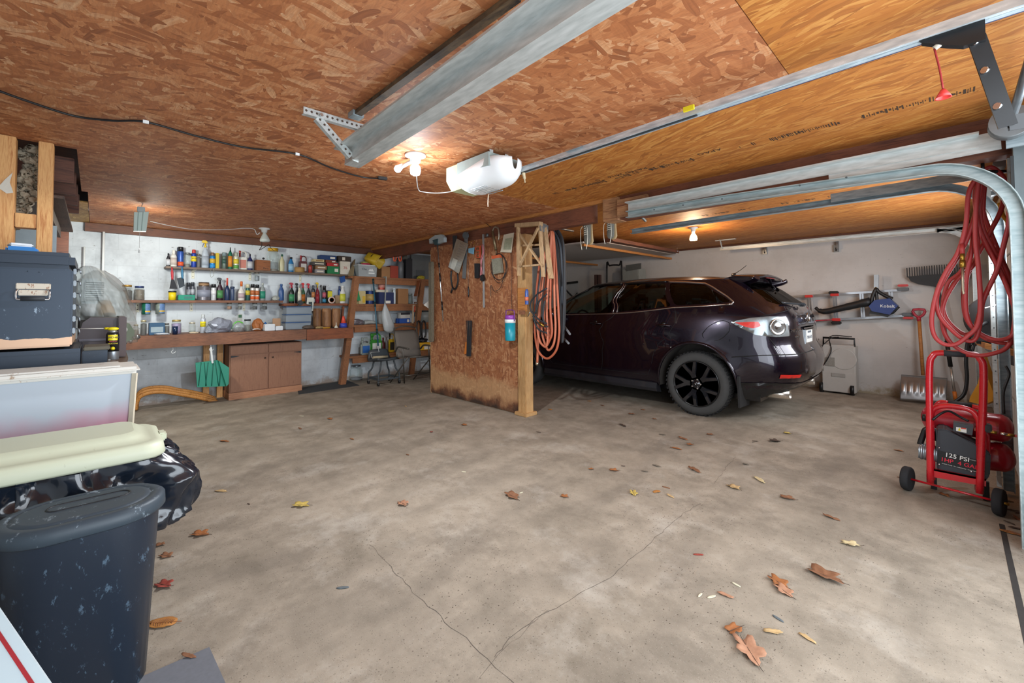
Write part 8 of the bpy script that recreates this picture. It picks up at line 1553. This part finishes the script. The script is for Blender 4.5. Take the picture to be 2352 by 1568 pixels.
LV = [(1450, 951, .085, .3, 'b', 'lobe', 'directly in front of the rear wheel'), (1430, 977, .11, -.4, 'd', 'roll', 'between the post and the rear wheel'), (1503, 962, .05, .2, 'b', 'lobe', 'just left of the rear wheel'), (1521, 998, .07, 0, 'g', 'roll', 'below left of the rear wheel'),
      (1568, 1007, .11, -.3, 'b', 'roll', 'straight below the rear wheel'), (1586, 1021, .07, 1.3, 'o', 'lobe', 'upright one below the rear wheel'), (1553, 1030, .10, .1, 'o', 'roll', 'beside the upright leaf below the wheel'), (1631, 998, .07, .4, 'b', 'lobe', 'right below the rear wheel, next to its shadow'),
      (1808, 995, .07, .2, 'y', 'lobe', 'on the plain floor behind the car bumper'), (1780, 1013, .11, .8, 'd', 'lobe', 'pair of scraps below the exhaust'), (1735, 1013, .05, .4, 'd', 'roll', 'left of the dark scraps below the exhaust'), (1731, 1015, .04, 1.4, 'g', 'roll', 'small, by the dark scraps below the exhaust'),
      (1358, 1077, .045, 1.2, 'o', 'lobe', 'small, left of a bigger lobed one in mid floor'), (1409, 1080, .075, .6, 'o', 'lobe', 'ragged, in the middle of the floor right of centre'), (1431, 1070, .035, .6, 'd', 'roll', 'touching the ragged leaf in mid floor'), (1508, 1070, .075, 0, 'g', 'roll', 'flat in mid floor'), (1481, 1082, .05, .5, 'g', 'roll', 'small, left below the flat grey one'),
      (1595, 1080, .14, -.5, 'b', 'roll', 'long one in the centre right of the floor'), (1744, 1102, .12, -.7, 'c', 'roll', 'pale tube-shaped one near the compressor side'), (1685, 1119, .10, -.4, 't', 'lobe', 'below the pale tube-shaped leaf'), (1713, 1066, .05, .2, 'g', 'lobe', 'above the pale tube-shaped leaf'),
      (1455, 1133, .075, -.8, 'y', 'lobe', 'left of the orange oval one'), (1508, 1129, .06, 1.2, 'f', 'oval', 'small rounded one in mid floor'), (1539, 1139, .06, -.3, 't', 'roll', 'thin, right below the rounded orange one'), (1530, 1119, .055, .1, 'b', 'chip', 'twig-like, above the thin tan leaf'),
      (1808, 1144, .09, .2, 'b', 'lobe', 'flat, left of the compressor'), (1910, 1189, .09, -.2, 'b', 'roll', 'arched, below left of the compressor'), (1953, 1250, .085, .2, 'c', 'lobe', 'crumpled, in the right foreground'), (1604, 1273, .05, .7, 'r', 'chip', 'thin curved sliver in the foreground'),
      (1893, 1322, .15, -.25, 'b', 'lobe', 'largest dark one in the right foreground'), (1787, 1337, .10, -.3, 'o', 'lobe', 'upper of a touching pair in the foreground'), (1800, 1357, .09, -.5, 'p', 'lobe', 'lower of a touching pair in the foreground'), (1667, 1367, .07, .1, 'p', 'roll', 'right of the two pale chips'),
      (1608, 1366, .035, 1.5, 'w', 'chip', 'left one of two upright pale chips'), (1634, 1370, .045, 1.1, 'w', 'chip', 'right one of two upright pale chips'), (1691, 1342, .04, -.2, 'w', 'chip', 'lying above the pinkish leaf'), (1687, 1446, .08, 1.2, 'o', 'lobe', 'above the big pale one near the bottom edge'),
      (1774, 1451, .075, .6, 't', 'roll', 'curled, right of the two near the bottom edge'), (1720, 1494, .14, -.8, 'p', 'lobe', 'biggest pale one near the bottom edge'), (1855, 1466, .06, -.2, 't', 'roll', 'small curl near the bottom right'), (1787, 1420, .045, -.3, 'k', 'chip', 'right of the pale leaves near the bottom'),
      (2065, 1035, .07, -.1, 'o', 'roll', 'left of the compressor pump'), (2070, 1097, .05, 0, 'b', 'roll', 'left of the compressor wheel'), (2168, 1137, .07, -.5, 'o', 'lobe', 'under the compressor axle'), (2317, 1222, .07, 0, 'f', 'oval', 'at the crack by the right edge'),
      (515, 1013, .11, .5, 'o', 'roll', 'right of the black liner bag'), (757, 962, .08, .1, 'o', 'lobe', 'in the left of the floor before the cabinet'), (689, 984, .08, 0, 'b', 'roll', 'before the cabinet, left of the orange lobed one'), (693, 955, .07, .4, 'w', 'chip', 'slim pale one before the cabinet'), (808, 1008, .065, .1, 'o', 'roll', 'alone before the rubber mat'),
      (991, 992, .05, -.6, 'r', 'lobe', 'small, before the partition'), (1066, 976, .08, .1, 'o', 'lobe', 'close before the partition foot'), (936, 1044, .045, .1, 'b', 'roll', 'small, in the bright patch left of centre'), (438, 1127, .11, .35, 'b', 'roll', 'nearest right of the black liner'), (507, 1128, .09, .7, 't', 'roll', 'slanting, right of the black liner'),
      (691, 1161, .11, .8, 'y', 'lobe', 'flat, in the left middle of the floor'), (925, 1157, .10, -.05, 'p', 'lobe', 'pale and spiky in the middle of the floor'), (1176, 1140, .12, -.1, 'b', 'lobe', 'dark clump at the centre of the floor'), (1296, 1140, .06, .3, 'o', 'lobe', 'right of the dark clump at the centre'), (1197, 1131, .03, 1.4, 'w', 'chip', 'tiny, touching the dark clump at the centre'),
      (459, 1227, .10, .8, 'o', 'lobe', 'bright one right of the slim bin'), (367, 1251, .06, .9, 'b', 'lobe', 'upper one touching the side of the slim bin'), (381, 1277, .07, .6, 'b', 'lobe', 'lower one beside the slim bin'), (376, 1344, .09, .5, 'r', 'lobe', 'star-shaped by the foot of the slim bin'), (372, 1431, .11, .9, 'f', 'oval', 'large, half behind the slim bin'),
      (787, 1349, .055, .9, 'k', 'chip', 'alone in the left foreground'), (1065, 1083, .04, .5, 'w', 'chip', 'alone in the centre of the bright patch'), (1237, 992, .05, .3, 'd', 'chip', 'right of the post foot'), (1263, 940, .06, .1, 'f', 'oval', 'right beside the post foot'), (1353, 921, .06, .2, 'f', 'oval', 'in the shadow edge beside the car'),
      (1383, 931, .07, -.3, 'b', 'roll', 'in line with the car sill'), (1477, 941, .07, -.2, 'o', 'roll', 'just left of the tyre'), (932, 933, .06, -.2, 't', 'roll', 'pale, left of the partition foot'), (571, 1157, .03, .2, 'd', 'chip', 'tiny, right of the slanting tan leaf')]
for a in LV: leaf(*a)
for i, (x, y, sz, an, kd) in enumerate(((2322, 1172, .07, .4, 'd'), (2335, 1190, .06, 1.9, 'b'), (2318, 1200, .05, 2.5, 'd'), (2345, 1178, .07, .9, 'd'), (2340, 1215, .08, .2, 'd'), (2350, 1232, .09, -.3, 'b'), (2312, 1150, .06, .1, 'd'), (2300, 1096, .06, .3, 'd'))):
    leaf(x, y, sz, an, kd, 'roll', 'x'); o = C.objects[-1]; o['label'] = ('crumpled dark leaf in the litter right of the compressor wheel', 'brown leaf in the litter, second right of the compressor wheel', 'tiny dark leaf in the litter at the start of the floor joint', 'dark leaf in the litter against the door jamb', 'dark leaf in the litter below the wheel nut, by the jamb foot', 'long brown leaf in the litter lowest by the right edge', 'dark leaf in the litter under the compressor wheel axle end', 'dark leaf in the litter behind the right compressor wheel')[i]; o['group'] = 'leaf litter by the right door jamb'
leaf(432, 1506, .06, .6, 'b', 'roll', 'lying on the grey mat', z0=.0115)
